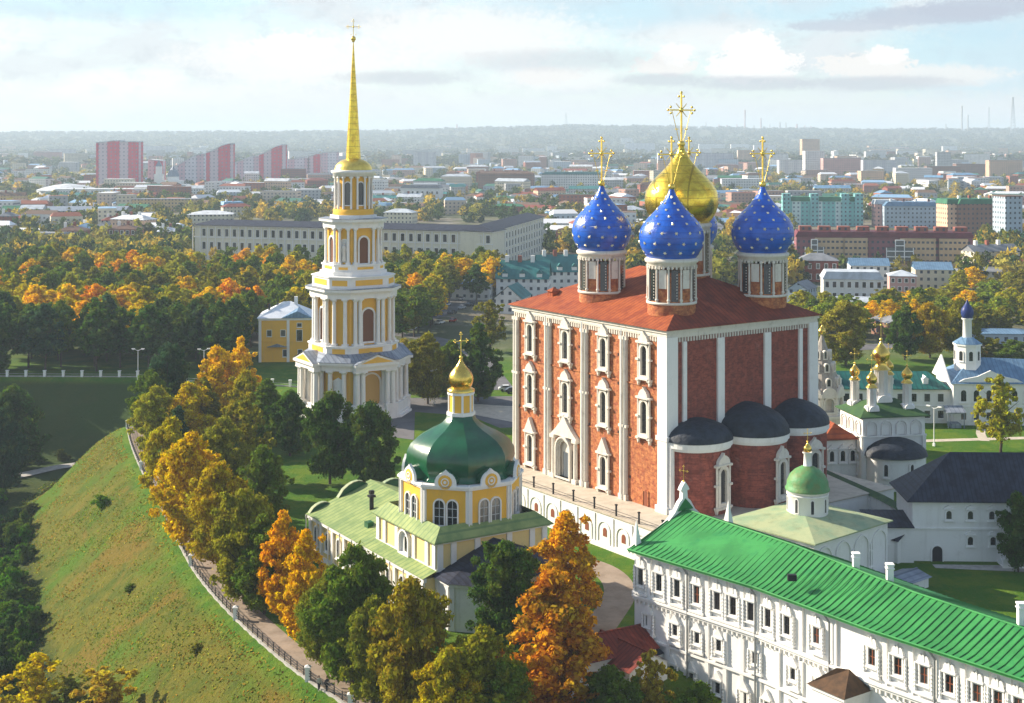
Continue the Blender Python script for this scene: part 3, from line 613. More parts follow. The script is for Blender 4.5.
# cornice with dentils all round
mb = MB(); e = .55
mb.box(-e, LX + e, -e, LY + e, EZ - .55, EZ - .02); mb.box(-.32, LX + .32, -.32, LY + .32, EZ - 1.15, EZ - .56); 
for Fr, L in ((FS, LY), (FE, LX)):
    k = 0.6
    while k < L - .4:
        mb.fbox(Fr, k, k + .26, EZ - 2.1, EZ - 1.16, .0, .22); k += .62
    mb.fbox(Fr, .2, L - .2, EZ - 1.35, EZ - 1.152, .02, .26)
mb.build('cornice', 'limestone', cath)
def pilaster(Fr, a, w, z0, z1, twin=True, m='limestone', brk=22.0):
    b = MB()
    if twin:
        for sg in (-1, 1):
            for (za, zb_, r_) in ((z0 + 1.2, brk, w * .27), (brk + .5, z1 - .6, w * .24)):
                p = MB.P(Fr, a + sg * w * .25, .22, za); p2 = MB.P(Fr, a + sg * w * .25, .22, zb_); b.tube(p, p2, r_, r_ * .93, 10)
        b.fbox(Fr, a - w * .6, a + w * .6, z0, z0 + 1.15, 0, .62); b.fbox(Fr, a - w * .62, a + w * .62, brk, brk + .45, 0, .55); b.fbox(Fr, a - w * .6, a + w * .6, z1 - .6, z1 - .02, 0, .52)
        b.fbox(Fr, a - w * .5, a + w * .5, z0 + 1.15, z1 - .6, -.02, .1)
    else:
        b.fbox(Fr, a - w / 2, a + w / 2, z0, z1, -.02, .38); b.fbox(Fr, a - w * .62, a + w * .62, z0, z0 + 1.2, 0, .5)
    return b.build('pilaster', m, cath)
for a, brk in ((10.65, 17.8), (21.3, 21.8), (31.95, 20.9)): pilaster(FS, a, 1.7, TZ, EZ - 2.1, brk=brk)
pilaster(FS, LY - .75, 1.5, TZ, EZ - 2.1, brk=22.5)
b = MB(); b.box(-.42, 2.0, -.42, 1.9, 18.0, EZ - 1.2); b.box(-.7, 2.2, -.7, 2.0, 17.3, 18.0); b.box(-.55, 1.8, -.55, 1.7, TZ + 1.3, 17.3); b.box(-.85, 2.1, -.85, 2.0, TZ, TZ + 1.3); b.build('corner_pier', 'white_plaster', cath)
for a, w in ((3.6, .8), (11.6, 1.5), (22.4, 1.5), (30.4, .8)): pilaster(FE, a, w, 17.5, EZ - 2.1, False, 'white_plaster')
b = MB(); b.box(LX - 1.8, LX + .4, -.42, 1.9, TZ, EZ - 1.2); b.build('corner_pier', 'white_plaster', cath)
# drainpipes on the sunny facade
b = MB()
for a in (10.65, 21.3, 31.95): b.tube(MB.P(FS, a, .78, TZ + .3), MB.P(FS, a, .78, EZ - .9), .11, None, 6)
b.build('drainpipe', 'roof_tin', cath)
# windows of the sunny facade
def cwin(Fr, a, z0, z1, crown=(1.8, 'keel'), w=1.5, frame=.42, d=.5):
    o = win(cath, Fr, a, w, z0, z1, frame=frame, d=d, m='limestone', crown=crown); b = MB()
    for sg in (-1, 1):
        x = a + sg * (w / 2 + frame + .24); b.tube(MB.P(Fr, x, .35, z0 - .8), MB.P(Fr, x, .35, z1 + .5), .19, None, 8)
        for zz in (z0 - .9, (z0 + z1) / 2, z1 + .4): b.fbox(Fr, x - .36, x + .36, zz, zz + .34, 0, .72)
        b.fpoly(Fr, [(x - .3, z0 - .9), (x + .3, z0 - .9), (x, z0 - 1.7)], 0, .5)
    b.build('window_column', 'limestone', o); return o
for i, a in enumerate((5.3, 15.9, 26.6, 37.2)):
    cwin(FS, a, 27.1, 32.0); cwin(FS, a, 17.6, 22.9)
    if i in (1, 3): cwin(FS, a, 7.0, 11.9, (2.6, 'tri'), w=1.5)
# portal
a = 26.6; po = MB(); po.fring(FS, arch(a, 2.6, TZ + .8, 12.6), arch(a, 2.6, TZ + .8, 12.6, grow=.9), 0, .5)
for k in range(3):
    po.fring(FS, arch(a, 2.6 + .62 * k, TZ + .8, 12.6 + .3 * k), arch(a, 2.6 + .62 * k, TZ + .8, 12.6 + .3 * k, grow=.28), 0, .62 + .22 * k)
for sg in (-1, 1):
    x = a + sg * 3.2; po.tube(MB.P(FS, x, .5, TZ + 1), MB.P(FS, x, .5, 12.8), .4, .36, 10); po.fbox(FS, x - .6, x + .6, 12.8, 13.4, 0, 1.0); po.fbox(FS, x - .6, x + .6, TZ, TZ + 1, 0, 1.0)
po.fpoly(FS, [(a - 3.8, 13.42), (a + 3.8, 13.42), (a + 2.1, 14.8), (a + 1.0, 15.9), (a, 17.3), (a - 1.0, 15.9), (a - 2.1, 14.8)], 0, .8); po.build('portal', 'limestone', cath)
b = MB(); b.fpoly(FS, arch(a, 2.55, TZ, 12.5), .01, .06); b.build('portal_niche', 'limestone', cath)
b = MB(); b.fpoly(FS, rect(a, 1.5, TZ + .05, 10.6), .07, .16); b.fbox(FS, a - .04, a + .04, TZ + .05, 10.6, .16, .2, 1); b.build('door', ['door_grey', 'iron'], cath)
b = MB(); b.fpoly(FS, rect(5.2, 1.1, TZ + .05, 8.1), .0, .06); b.fring(FS, rect(5.2, 1.1, TZ + .05, 8.1), rect(5.2, 1.1, TZ + .05, 8.1, .2), 0, .15, 1); b.build('side_door', ['wood_red', 'brick'], cath)
# apses
for (x0, x1, dp, ztop, kk) in ((.2, 11.5, 5.6, 20.5, 0), (11.5, 23.2, 7.4, 21.9, 1), (23.2, 34.0, 5.8, 21.2, 0)):
    cx, rx = (x0 + x1) / 2, (x1 - x0) / 2; n = 20
    pts = [(cx - rx * math.cos(PI * i / n), -dp * math.sin(PI * i / n) ** .8) for i in range(n + 1)]
    b = MB(); vs = [(x, y, 5) for x, y in pts] + [(x, y, 16.3) for x, y in pts]; b.add(vs, [(i, i + 1, n + 2 + i, n + 1 + i) for i in range(n)], 0, True)
    def off(k): return [(cx + (x - cx) * (1 + k / rx), y * (1 + k / dp)) for x, y in pts]
    for (k, za, zb_) in ((.14, 15.9, 16.35), (.42, 16.35, 17.2)):
        o2 = off(k); vs = [(x, y, za) for x, y in o2] + [(x, y, zb_) for x, y in o2] + [(cx, 0, za), (cx, 0, zb_)]
        b.add(vs, [(i, i + 1, n + 2 + i, n + 1 + i) for i in range(n)] + [tuple(range(n + 1, 2 * n + 2)) + (2 * n + 3,), tuple(range(n + 1))[::-1] + (2 * n + 2,)], 1)
    ap = b.build('apse', ['brick_shaded', 'white_plaster'], cath)
    b = MB(); K = 7; vs = []; ro = off(.5)
    for j in range(K + 1):
        t = j / K * PI / 2; cs, sn = math.cos(t), math.sin(t)
        vs += [(cx + (x - cx) * cs ** 1.25, y * cs ** 1.1, 17.22 + (ztop - 17.22) * sn ** .95) for x, y in ro]
    b.add(vs, [(j * (n + 1) + i, j * (n + 1) + i + 1, (j + 1) * (n + 1) + i + 1, (j + 1) * (n + 1) + i) for j in range(K) for i in range(n)], 0, True)
    b.build('conch_roof', 'roof_black', ap)
    i = 11 if x0 < 20 else 9
    px_, py_ = pts[i]; tx, ty = pts[i + 1][0] - pts[i - 1][0], pts[i + 1][1] - pts[i - 1][1]; L = math.hypot(tx, ty); tx, ty = tx / L, ty / L
    Fr = ((px_, py_), (tx, ty), (ty, -tx)); cwin(Fr, 0, 7.6, 13.0, (1.8, 'keel'), w=1.5, frame=.6, d=.5)
for x, y in ((11.5, -.9), (23.2, -.9), (.3, -.9)):
    b = MB(); b.tube((x, y, TZ), (x, y, 17.0), .62, .56, 12); b.box(x - .9, x + .9, y - .9, y + .9, TZ, TZ + 1); b.build('apse_pilaster', 'white_plaster', cath)
# roof
mb = MB(); e = .95; zz = EZ + .05; RA, RB = (17.1, 12.5, 42.6), (17.1, 27, 42.6); c = [(-e, -e, zz), (LX + e, -e, zz), (LX + e, LY + e, zz), (-e, LY + e, zz)]
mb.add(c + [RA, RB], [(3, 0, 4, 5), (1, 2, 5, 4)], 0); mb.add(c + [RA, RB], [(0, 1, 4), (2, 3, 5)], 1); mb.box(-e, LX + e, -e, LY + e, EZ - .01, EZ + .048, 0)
rf = mb.build('roof', ['roof_rust', 'roof_rust_shaded'], cath)
b = MB(); b.box(3.5, 5.2, 35.5, 37, 36.9, 37.9); b.cone([(3.2, 35.3), (5.5, 35.3), (5.5, 37.2), (3.2, 37.2)], 37.9, (4.4, 36.3, 38.6)); b.build('dormer', 'roof_rust', rf)
drum_dome(cath, 6.3, 6.0, 36.6, 46.0, 4.0, 5.42, 57.6, seed=.1)
drum_dome(cath, 7.0, 25.5, 36.6, 46.0, 4.05, 5.3, 57.6, seed=.25)
drum_dome(cath, 27.0, 5.5, 36.6, 46.0, 4.1, 5.45, 57.6, seed=.4)
drum_dome(cath, 27.6, 25.2, 36.6, 46.0, 4.1, 5.3, 57.6, seed=.7)
drum_dome(cath, 17.0, 15.5, 40.0, 51.0, 4.9, 6.5, 64.6, 'gold_panels', stars=False, cross_h=9.6)
# terrace
mb = MB(); tx0, tx1, ty0, ty1 = -8, 43, -10, 52
mb.box(tx0, tx1, ty0, ty1, -.5, TZ - .004, 0); mb.box(tx0 - .2, tx1 + .2, ty0 - .2, ty1 + .2, TZ - .002, TZ + .22, 1)
FT = ((tx0, 0), (0, 1), (-1, 0)); FT2 = ((0, ty0), (1, 0), (0, -1))
mb.fbox(FT, ty0, ty1, -.1, .7, 0, .25, 0)
k = -8.0
while k < 50: mb.fring(FT, arch(k, 2.9, .9, 4.2), arch(k, 2.9, .9, 4.2, grow=.14), 0, .14, 0); mb.fbox(FT, k + 2.25, k + 2.45, .7, 5.2, 0, .14, 0); k += 4.7
te = mb.build('terrace', ['white_plaster', 'paving'], cath)
k = -8.0
while k < 50:
    b = MB(); b.fpoly(FT, arch(k - .2, .95, 1.9, 3.3), .01, .06); b.build('terrace_window', 'wood_red', te); k += 4.7
for k in range(11): b = MB(); b.box(tx0 + .1, tx0 + .32, ty0 + 2 + k * 5.6, ty0 + 2.22 + k * 5.6, TZ + .2, TZ + 1.9); b.box(tx0 + .04, tx0 + .38, ty0 + 1.94 + k * 5.6, ty0 + 2.28 + k * 5.6, TZ + 1.9, TZ + 2.1); b.build('railing_post', 'iron', te)
b = MB(); b.box(tx0 + .18, tx0 + .23, ty0 + 2.1, ty0 + 58, TZ + 1.0, TZ + 1.05); b.box(tx0 + .18, tx0 + .23, ty0 + 2.1, ty0 + 58, TZ + .6, TZ + .64); b.build('handrail', 'iron', te)

# ================================================================== BELL TOWER
tw = thing('bell_tower', 'tall yellow and white tiered bell tower ending in a golden needle spire', 'bell tower', (-38.3, 338, 0), R(32))
def oct8(ap, hw, k=0.0):
    """chamfered square: cardinal apothem ap, cardinal half width hw"""
    a, h = ap + k, hw + k * .41
    return [(a, -h), (a, h), (h, a), (-h, a), (-a, h), (-a, -h), (-h, -a), (h, -a)]
def faces8(ap, hw):
    P8 = oct8(ap, hw); out = []
    for i in range(8):
        a, b = P8[i], P8[(i + 1) % 8]; L = math.hypot(b[0] - a[0], b[1] - a[1]); t = ((b[0] - a[0]) / L, (b[1] - a[1]) / L)
        out.append((((a[0] + b[0]) / 2, (a[1] + b[1]) / 2), t, (t[1], -t[0]), L))
    return out
def column(mb, Fr, a, d, z0, z1, r, m=1):
    p = MB.P(Fr, a, d, 0); mb.tube((p[0], p[1], z0 + .5), (p[0], p[1], z1 - .7), r, r * .86, 12, m)
    mb.fbox(Fr, a - r * 1.35, a + r * 1.35, z0, z0 + .5, d - r * 1.35, d + r * 1.35, m); mb.lathe([(r * .86, z1 - .75), (r * 1.15, z1 - .55), (r * 1.3, z1 - .3)], 12, (p[0], p[1]), m); mb.fbox(Fr, a - r * 1.4, a + r * 1.4, z1 - .3, z1, d - r * 1.4, d + r * 1.4, m)
def tier(nm, ap, hw, z0, z1, ez, aw, az0, az1, cols, r, cd, niche=None, ped=0, proj=.0):
    """one storey: yellow core, columns, white entablature, open arches on the main faces"""
    t = MB(); t.prism(oct8(ap, hw), z0, z1, 0, cap=False)
    if ped: t.prism(oct8(ap, hw, cd + r * 1.5), z0, z0 + ped, 1); t.prism(oct8(ap, hw, cd + r * 1.5 + .25), z0 + ped - .35, z0 + ped + .02, 1)
    zc = z0 + ped
    F8 = faces8(ap, hw)
    for i, (c, tt, nn, L) in enumerate(F8):
        Fr = (c, tt, nn); main = i % 2 == 0
        if ped > 1.2:
            Fp = ((c[0] + nn[0] * (cd + r * 1.5), c[1] + nn[1] * (cd + r * 1.5)), tt, nn); t.fbox(Fp, -L * .34, L * .34, z0 + .5, z0 + ped - .6, .0, .05, 0)
        for a in cols[0 if main else 1]: column(t, Fr, a, cd, zc, z1, r)
    # entablature in steps
    k = cd + r * 1.1
    t.prism(oct8(ap, hw, k), z1, z1 + (ez - z1) * .55, 1); t.prism(oct8(ap, hw, k + .35), z1 + (ez - z1) * .55, z1 + (ez - z1) * .72, 1); t.prism(oct8(ap, hw, k + .9), z1 + (ez - z1) * .72, ez, 1)
    t.prism(oct8(ap, hw, k + 1.0), ez, ez + .12, 2)
    o = t.build(nm, ['yellow_plaster', 'white_plaster', 'roof_grey'], tw)
    for i, (c, tt, nn, L) in enumerate(F8):
        Fr = (c, tt, nn)
        if i % 2 == 0:
            b = MB(); b.fring(Fr, arch(0, aw, zc + az0, az1, n=12), arch(0, aw, zc + az0, az1, n=12, grow=.42), 0, .35, 0); b.fpoly(Fr, arch(0, aw, zc + az0, az1, n=12), .01, .05, 1)  # flat fill, shaded depth and scaffold put into its colour
            b.fbox(Fr, -aw / 2 - .7, aw / 2 + .7, az1 - aw / 2 - .2, az1 - aw / 2 + .15, 0, .12, 0) if False else None
            b.build('arch_opening', ['white_plaster', niche[0]], o)
        elif niche[1]:
            b = MB(); w_ = niche[1]; b.fring(Fr, arch(0, w_, niche[2], niche[3]), arch(0, w_, niche[2], niche[3], grow=.3), 0, .3, 0); b.fpoly(Fr, arch(0, w_, niche[2], niche[3]), .01, .05, 1)
            b.build('niche', ['white_plaster', 'white_plaster'], o)
            if niche[4]:
                s_ = MB(); p = MB.P(Fr, 0, .35, 0); H = niche[3] - niche[2] - .9; z_ = niche[2] + .3
                s_.box(p[0] - .5, p[0] + .5, p[1] - .5, p[1] + .5, niche[2], z_)
                s_.lathe([(.55, z_), (.5, z_ + H * .15), (.42, z_ + H * .45), (.5, z_ + H * .62), (.55, z_ + H * .75), (.2, z_ + H * .84), (.15, z_ + H * .86), (.24, z_ + H * .92), (.2, z_ + H * .98), (.02, z_ + H)], 12, (p[0], p[1]))
                for sg in (-1, 1): s_.tube(MB.P(Fr, sg * .5, .35, z_ + H * .76), MB.P(Fr, sg * .62, .6, z_ + H * .5), .16, .12, 6)
                s_.build('statue', 'limestone', o)
    return o
# ground storey with porticoes
t1 = tier('ground_storey', 9.4, 5.4, 3.2, 11.6, 13.6, 4.6, -2.6, 10.4, ((-4.3, -3.0, 3.0, 4.3), (-1.7, 1.7)), .62, .9, ('niche', 1.9, 5.4, 8.2, False))
b = MB()
for k, z in ((3.0, .5), (2.5, 1.0), (2.1, 3.25)): b.prism(oct8(9.4, 5.4, k), -1.0, z, 0)
for c, tt, nn, L in faces8(9.4, 5.4)[::2]:
    Fr = (c, tt, nn); b.fbox(Fr, -5.2, -2.6, -.6, 3.2, 1.5, 3.4); b.fbox(Fr, 2.6, 5.2, -.6, 3.2, 1.5, 3.4)
    for k in range(5): b.fbox(Fr, -2.58, 2.58, -.8, 2.6 - .55 * k, 1.9 + .5 * k, 2.45 + .5 * k)
    # portico: outer columns and pediment
    for a in (-4.6, -3.2, 3.2, 4.6): column(b, Fr, a, 2.5, 3.2, 11.6, .62, 0)
    b.fbox(Fr, -5.4, 5.4, 11.62, 12.7, 1.2, 3.3); b.fbox(Fr, -5.8, 5.8, 12.72, 13.3, 1.0, 3.8); b.fpoly(Fr, [(-5.7, 13.32), (5.7, 13.32), (0, 15.4)], 1.0, 3.7)
    b.fpoly(Fr, [(-4.2, 13.5), (4.2, 13.5), (0, 14.95)], 3.7, 3.75, 1); P_ = MB.P
    b.add([P_(Fr, -5.9, 3.9, 13.35), P_(Fr, 0, 3.9, 15.6), P_(Fr, 5.9, 3.9, 13.35), P_(Fr, -5.9, -.5, 13.35), P_(Fr, 0, -3.5, 15.6), P_(Fr, 5.9, -.5, 13.35)], [(0, 1, 4, 3), (1, 2, 5, 4)], 2)
b.build('portico', ['white_plaster', 'yellow_plaster', 'roof_grey'], tw)
for i, (c, tt, nn, L) in enumerate(faces8(9.4, 5.4)):
    if i % 2: b = MB(); Fr = (c, tt, nn); b.fring(Fr, rect(0, 1.7, 5.6, 8.6), rect(0, 1.7, 5.6, 8.6, .35), 0, .3); b.fpoly(Fr, rect(0, 1.7, 5.6, 8.6), .3, .33, 0); b.fpoly(Fr, [(-1.5, 9.0), (1.5, 9.0), (0, 9.9)], 0, .4); b.build('blind_window', 'white_plaster', tw)
b = MB(); b.prism(oct8(9.4, 5.4, 2.4), 13.72, 15.4, 0, scale=.8); b.build('skirt_roof', 'roof_grey', tw)
t2 = tier('second_storey', 7.9, 4.6, 14.2, 28.2, 30.4, 2.9, .8, 25.6, ((-3.6, -2.35, 2.35, 3.6), (-1.35, 1.35)), .5, .75, ('wood_brown', 0, 0, 0, False), ped=2.9)
b = MB(); b.prism(oct8(7.9, 4.6, .7), 30.5, 33.2, 0); b.prism(oct8(7.9, 4.6, .95), 33.0, 33.3, 0)
for c, tt, nn, L in faces8(8.6, 4.9): b.fbox((c, tt, nn), -L * .36, L * .36, 31.2, 32.5, 0, .06, 1)
b.prism(oct8(5.6, 3.2, 1.5), 33.3, 34.3, 0)
b.build('attic', ['white_plaster', 'yellow_plaster'], tw)
t3 = tier('third_storey', 5.5, 3.1, 34.3, 44.6, 46.7, 2.3, .2, 42.4, ((-2.4, 2.4), (-1.05, 1.05)), .36, .55, ('wood_brown', 1.7, 36.8, 41.8, True), ped=1.7)
b = MB(); b.prism(oct8(4.6, 2.4, .4), 46.8, 47.6, 0); b.lathe([(4.9, 47.6), (4.9, 48.9), (4.3, 49.0)], 36, (0, 0), 1)
b.lathe([(3.9, 48.8), (3.9, 57)], 36, (0, 0), 1)
for k in range(8):
    t = 2 * PI * k / 8 + PI / 8
    for s_ in (-.17, .17): p = (4.45 * math.cos(t + s_), 4.45 * math.sin(t + s_)); b.tube((p[0], p[1], 49.0), (p[0], p[1], 56.4), .27, .23, 8, 0); b.box(p[0] - .38, p[0] + .38, p[1] - .38, p[1] + .38, 56.4, 56.8, 0)
b.lathe([(4.0, 56.8), (4.9, 56.82), (4.9, 57.4), (5.3, 57.6), (5.4, 58.2), (4.6, 58.3)], 40, (0, 0), 0)
t4 = b.build('lantern_storey', ['white_plaster', 'yellow_plaster'], tw)
for k in range(8):
    t = 2 * PI * k / 8; Fr = ((3.88 * math.cos(t), 3.88 * math.sin(t)), (-math.sin(t), math.cos(t)), (math.cos(t), math.sin(t)))
    if k % 2 == 0 or True: b = MB(); b.fring(Fr, arch(0, 1.5, 50, 55.4), arch(0, 1.5, 50, 55.4, grow=.25), -.05, .22, 0); b.fpoly(Fr, arch(0, 1.5, 50, 55.4), .0, .06, 1); b.build('arch_opening', ['white_plaster', 'glass'], t4)  # dark pane stands in for the shade inside the open belfry
b = MB(); b.lathe([(4.7, 58.2)] + [(4.55 * math.cos(PI / 2 * i / 8), 58.3 + 2.9 * math.sin(PI / 2 * i / 8)) for i in range(8)], 36, (0, 0)); b.build('dome', 'gold_bright', tw)
b = MB(); b.cone(ngon(8, 1.85, PI / 8), 60.2, (0, 0, 90.5)); sp = b.build('spire', 'gold_panels', tw)
cross_mb((0, 0), 89.2, 5.4, -.4).build('cross', 'gold_bright', sp)
b = MB(); b.sphere((0, 0, 90.0), .62, 12); b.build('ball', 'gold_bright', sp)

# ================================================================== YELLOW CHURCH with the green dome
ch = thing('church', 'yellow church with a big green bulbous dome and a pale green nave roof', 'church', (-7.4, 203, 0), R(32))
Bf = 9.0
b = MB(); b.box(-Bf, Bf, -Bf, Bf, 0, 10.6, 0); b.box(-Bf - .35, Bf + .35, -Bf - .35, Bf + .35, 10.6, 11.0, 1)
b.box(-Bf - .2, Bf + .2, -Bf - .2, Bf + .2, 6.9, 7.25, 1)
for Fr in (((-Bf, 0), (0, 1), (-1, 0)), ((0, -Bf), (1, 0), (0, -1))):
    for a in (-8.5, -6.4, -2.6, 2.6, 6.4, 8.5): b.fbox(Fr, a - .42, a + .42, 7.25, 10.6, 0, .22, 1)
b.build('base', ['pale_yellow', 'white_plaster'], ch)
Fn = ((-Bf, 0), (0, 1), (-1, 0)); b = MB(); b.fring(Fn, arch(0, 2.6, 7.3, 10.4), arch(0, 2.6, 7.3, 10.4, grow=.3), 0, .5, 0); o = b.build('window', 'white_plaster', ch); b = MB(); b.fpoly(Fn, arch(0, 2.6, 7.3, 10.4), .0, .05, 0); b.fpoly(Fn, rect(-.5, 1.5, 7.5, 9.6), .06, .1, 1); b.build('pane', ['white_plaster', 'glass'], o)
b = MB(); hipp = [(-Bf - .7, -Bf - .7), (Bf + .7, -Bf - .7), (Bf + .7, Bf + .7), (-Bf - .7, Bf + .7)]
b.prism(hipp, 11.0, 12.6, 0, cap=False, scale=.80); b.prism(hipp, 10.85, 10.998, 0); b.build('lower_roof', 'roof_old_green', ch)
AP = 8.0; HWd = AP * math.tan(PI / 8); O8 = ngon(8, AP / math.cos(PI / 8), PI / 8)
b = MB(); b.prism(O8, 11.2, 17.0, 0); 
b.prism(ngon(8, (AP + .3) / math.cos(PI / 8), PI / 8), 11.2, 11.75, 1)
for z0, z1, k in ((16.98, 17.3, .3), (17.3, 17.6, .55)): b.prism(ngon(8, (AP + k) / math.cos(PI / 8), PI / 8), z0, z1, 1)
for k in range(8):
    t = PI / 8 + k * PI / 4; p = (AP / math.cos(PI / 8) * math.cos(t) * .97, AP / math.cos(PI / 8) * math.sin(t) * .97)
    Fr = (p, (-math.sin(t), math.cos(t)), (math.cos(t), math.sin(t))); b.fbox(Fr, -.46, .46, 11.3, 16.9, 0, .36, 1); b.tube(MB.P(Fr, 0, .52, 11.5), MB.P(Fr, 0, .52, 17.8), .09, None, 6, 1)
oc = b.build('octagon', ['yellow_plaster', 'white_plaster'], ch)
for k in range(8):
    t = k * PI / 4; Fr = ((AP * math.cos(t), AP * math.sin(t)), (-math.sin(t), math.cos(t)), (math.cos(t), math.sin(t)))
    for sg in (-1, 1): 
        w_ = win(oc, Fr, sg * .95, 1.4, 12.0, 15.5, frame=.2, d=.25, pane='glass', barm='leadwork')
    b = MB(); b.fpoly(Fr, [(-1.55, 17.2), (1.55, 17.2)] + [(1.55 * math.cos(PI * i / 10), 17.9 + (1.55 + (.35 if i == 5 else 0)) * math.sin(PI * i / 10)) for i in range(11)], .1, .5, 0)
    b.fpoly(Fr, [(1.0 * math.cos(PI * i / 8), 18.1 + 1.0 * math.sin(PI * i / 8)) for i in range(16)], .5, .55, 1); b.fring(Fr, [(.45 * math.cos(PI * i / 8), 18.1 + .45 * math.sin(PI * i / 8)) for i in range(16)], [(.6 * math.cos(PI * i / 8), 18.1 + .6 * math.sin(PI * i / 8)) for i in range(16)], .55, .62, 0)
    b.fpoly(Fr, [(.22 * math.cos(PI * i / 5), 18.1 + .22 * math.sin(PI * i / 5)) for i in range(10)], .55, .64, 0)
    b.fpoly(Fr, [(1.6 * math.cos(PI * i / 10), 17.94 + 1.6 * math.sin(PI * i / 10)) for i in range(11)], -2.2, .095, 2)
    b.build('gable', ['white_plaster', 'yellow_plaster', 'dome_green'], oc)
# faceted dome
prof = [(8.0, 17.7), (7.3, 18.2), (7.6, 18.9), (7.95, 19.9), (7.85, 21.0), (7.3, 22.0), (6.4, 22.8), (5.2, 23.5), (3.9, 24.1), (2.9, 24.7), (2.2, 25.4), (1.9, 26.2)]
b = MB(); NS = 4
vs = []; Q = []
for r_, z in prof:
    for k in range(8):
        a, c_ = PI / 8 + k * PI / 4, PI / 8 + (k + 1) * PI / 4
        for j in range(NS):
            f_ = j / NS; x = (1 - f_) * math.cos(a) + f_ * math.cos(c_); y = (1 - f_) * math.sin(a) + f_ * math.sin(c_); bulge = 1 + .02 * math.sin(PI * f_); vs.append((r_ * x * bulge, r_ * y * bulge, z))
n = 8 * NS; b.add(vs, [(i * n + k, i * n + (k + 1) % n, (i + 1) * n + (k + 1) % n, (i + 1) * n + k) for i in range(len(prof) - 1) for k in range(n)], 0, True)
dm = b.build('dome', 'dome_green', ch)
me_ = dm.data
import bmesh
bm = bmesh.new(); bm.from_mesh(me_)
for e_ in bm.edges:
    v1, v2 = e_.verts; a1 = math.atan2(v1.co.y, v1.co.x) % (PI / 4); a2 = math.atan2(v2.co.y, v2.co.x) % (PI / 4)
    if abs(a1 - PI / 8) < .01 and abs(a2 - PI / 8) < .01: e_.smooth = False
bm.to_mesh(me_); bm.free()
b = MB(); b.prism(ngon(8, 1.75, PI / 8), 26.1, 28.9, 1); b.prism(ngon(8, 2.1, PI / 8), 25.9, 26.4, 0); b.prism(ngon(8, 2.0, PI / 8), 28.9, 29.3, 0)
for k in range(8): t = PI / 8 + k * PI / 4; b.tube((1.72 * math.cos(t), 1.72 * math.sin(t), 26.3), (1.72 * math.cos(t), 1.72 * math.sin(t), 29.0), .17, None, 6, 0)
b.build('lantern', ['white_plaster', 'yellow_plaster'], dm)
b = MB(); b.lathe([(2.0, 29.3), (2.0, 29.6), (1.4, 29.9)], 24, (0, 0)); onion(b, (0, 0), 29.8, 1.8, 4.4, 28); ob = b.build('onion_dome', 'gold', ch); cross_mb((0, 0), 34.0, 3.8, -.1).build('cross', 'gold_bright', ob)
# nave
b = MB(); b.box(-10.7, 10.7, 9.02, 29, 0, 6.2, 0); b.box(-10.7, -9.02, -9, 9.02, 0, 6.2, 0)
Fw = ((-10.7, 0), (0, 1), (-1, 0)); b.fbox(Fw, -9.3, 29.3, 5.8, 6.35, 0, .5, 1); b.fbox(Fw, -9.3, 29.3, 0, .8, 0, .25, 1)
a = -8.5
while a < 29: b.fbox(Fw, a - .35, a + .35, .8, 5.8, 0, .35, 1); b.tube(MB.P(Fw, a + .9, .55, .2), MB.P(Fw, a + .9, .55, 6.2), .09, None, 6, 1); a += 4.15
nv = b.build('nave', ['pale_yellow', 'white_plaster'], ch)
a = -6.5
while a < 28: win(nv, Fw, a, 1.2, 2.2, 4.9, frame=.25, d=.25, bars=True); a += 4.15
b = MB(); zz = 6.4
b.add([(-11.4, 9.1, zz), (-11.4, 29.6, zz), (0, 29.6, 10.4), (0, 9.1, 10.4), (11.4, 9.1, zz), (11.4, 29.6, zz)], [(0, 3, 2, 1), (3, 4, 5, 2)], 0)
b.add([(-11.4, -9.4, zz), (-11.4, 9.08, zz), (-9.02, 9.08, 7.2), (-9.02, -9.4, 7.2)], [(0, 3, 2, 1)], 0)
b.add([(-11.4, 29.6, zz), (11.4, 29.6, zz), (0, 29.6, 10.4)], [(0, 1, 2)], 1)
nr = b.build('nave_roof', ['roof_old_green', 'pale_yellow'], ch)
Fg = ((0, 29.2), (1, 0), (0, 1))
for x0, x1, zb_, hgt in ((-11, -6, 6.4, 1.5), (-6, 1.0, 8.2, 2.3), (1.0, 7, 8.4, 1.6)):
    L = x1 - x0; pts = [(x0, zb_ - .3), (x1, zb_ - .1)] + [(x1 - L * i / 8, zb_ + hgt * (math.sin(PI * .5 * min(1, i / 4)) if i <= 4 else math.cos(PI / 2 * (i - 4) / 4) ** .7)) for i in range(9)]
    b = MB(); b.fpoly(Fg, pts, -.3, .45); b.fring(Fg, pts[2:], [(p[0], p[1] + .14) for p in pts[2:]], -.35, .5, 1); b.build('parapet', ['dome_green', 'roof_pale_green'], nr)
b = MB(); b.tube((-5.0, 19, 8), (-5.0, 19, 10.6), .35, None, 8); b.box(-5.5, -4.5, 18.5, 19.5, 10.5, 10.8); b.box(-5.35, -4.65, 18.7, 19.3, 11.0, 11.5); b.build('roof_vent', 'iron', nr)
b = MB(); b.box(-8.4, -7.4, 13.4, 14.6, 7.2, 8.3); b.build('dormer', 'dome_green', nr)
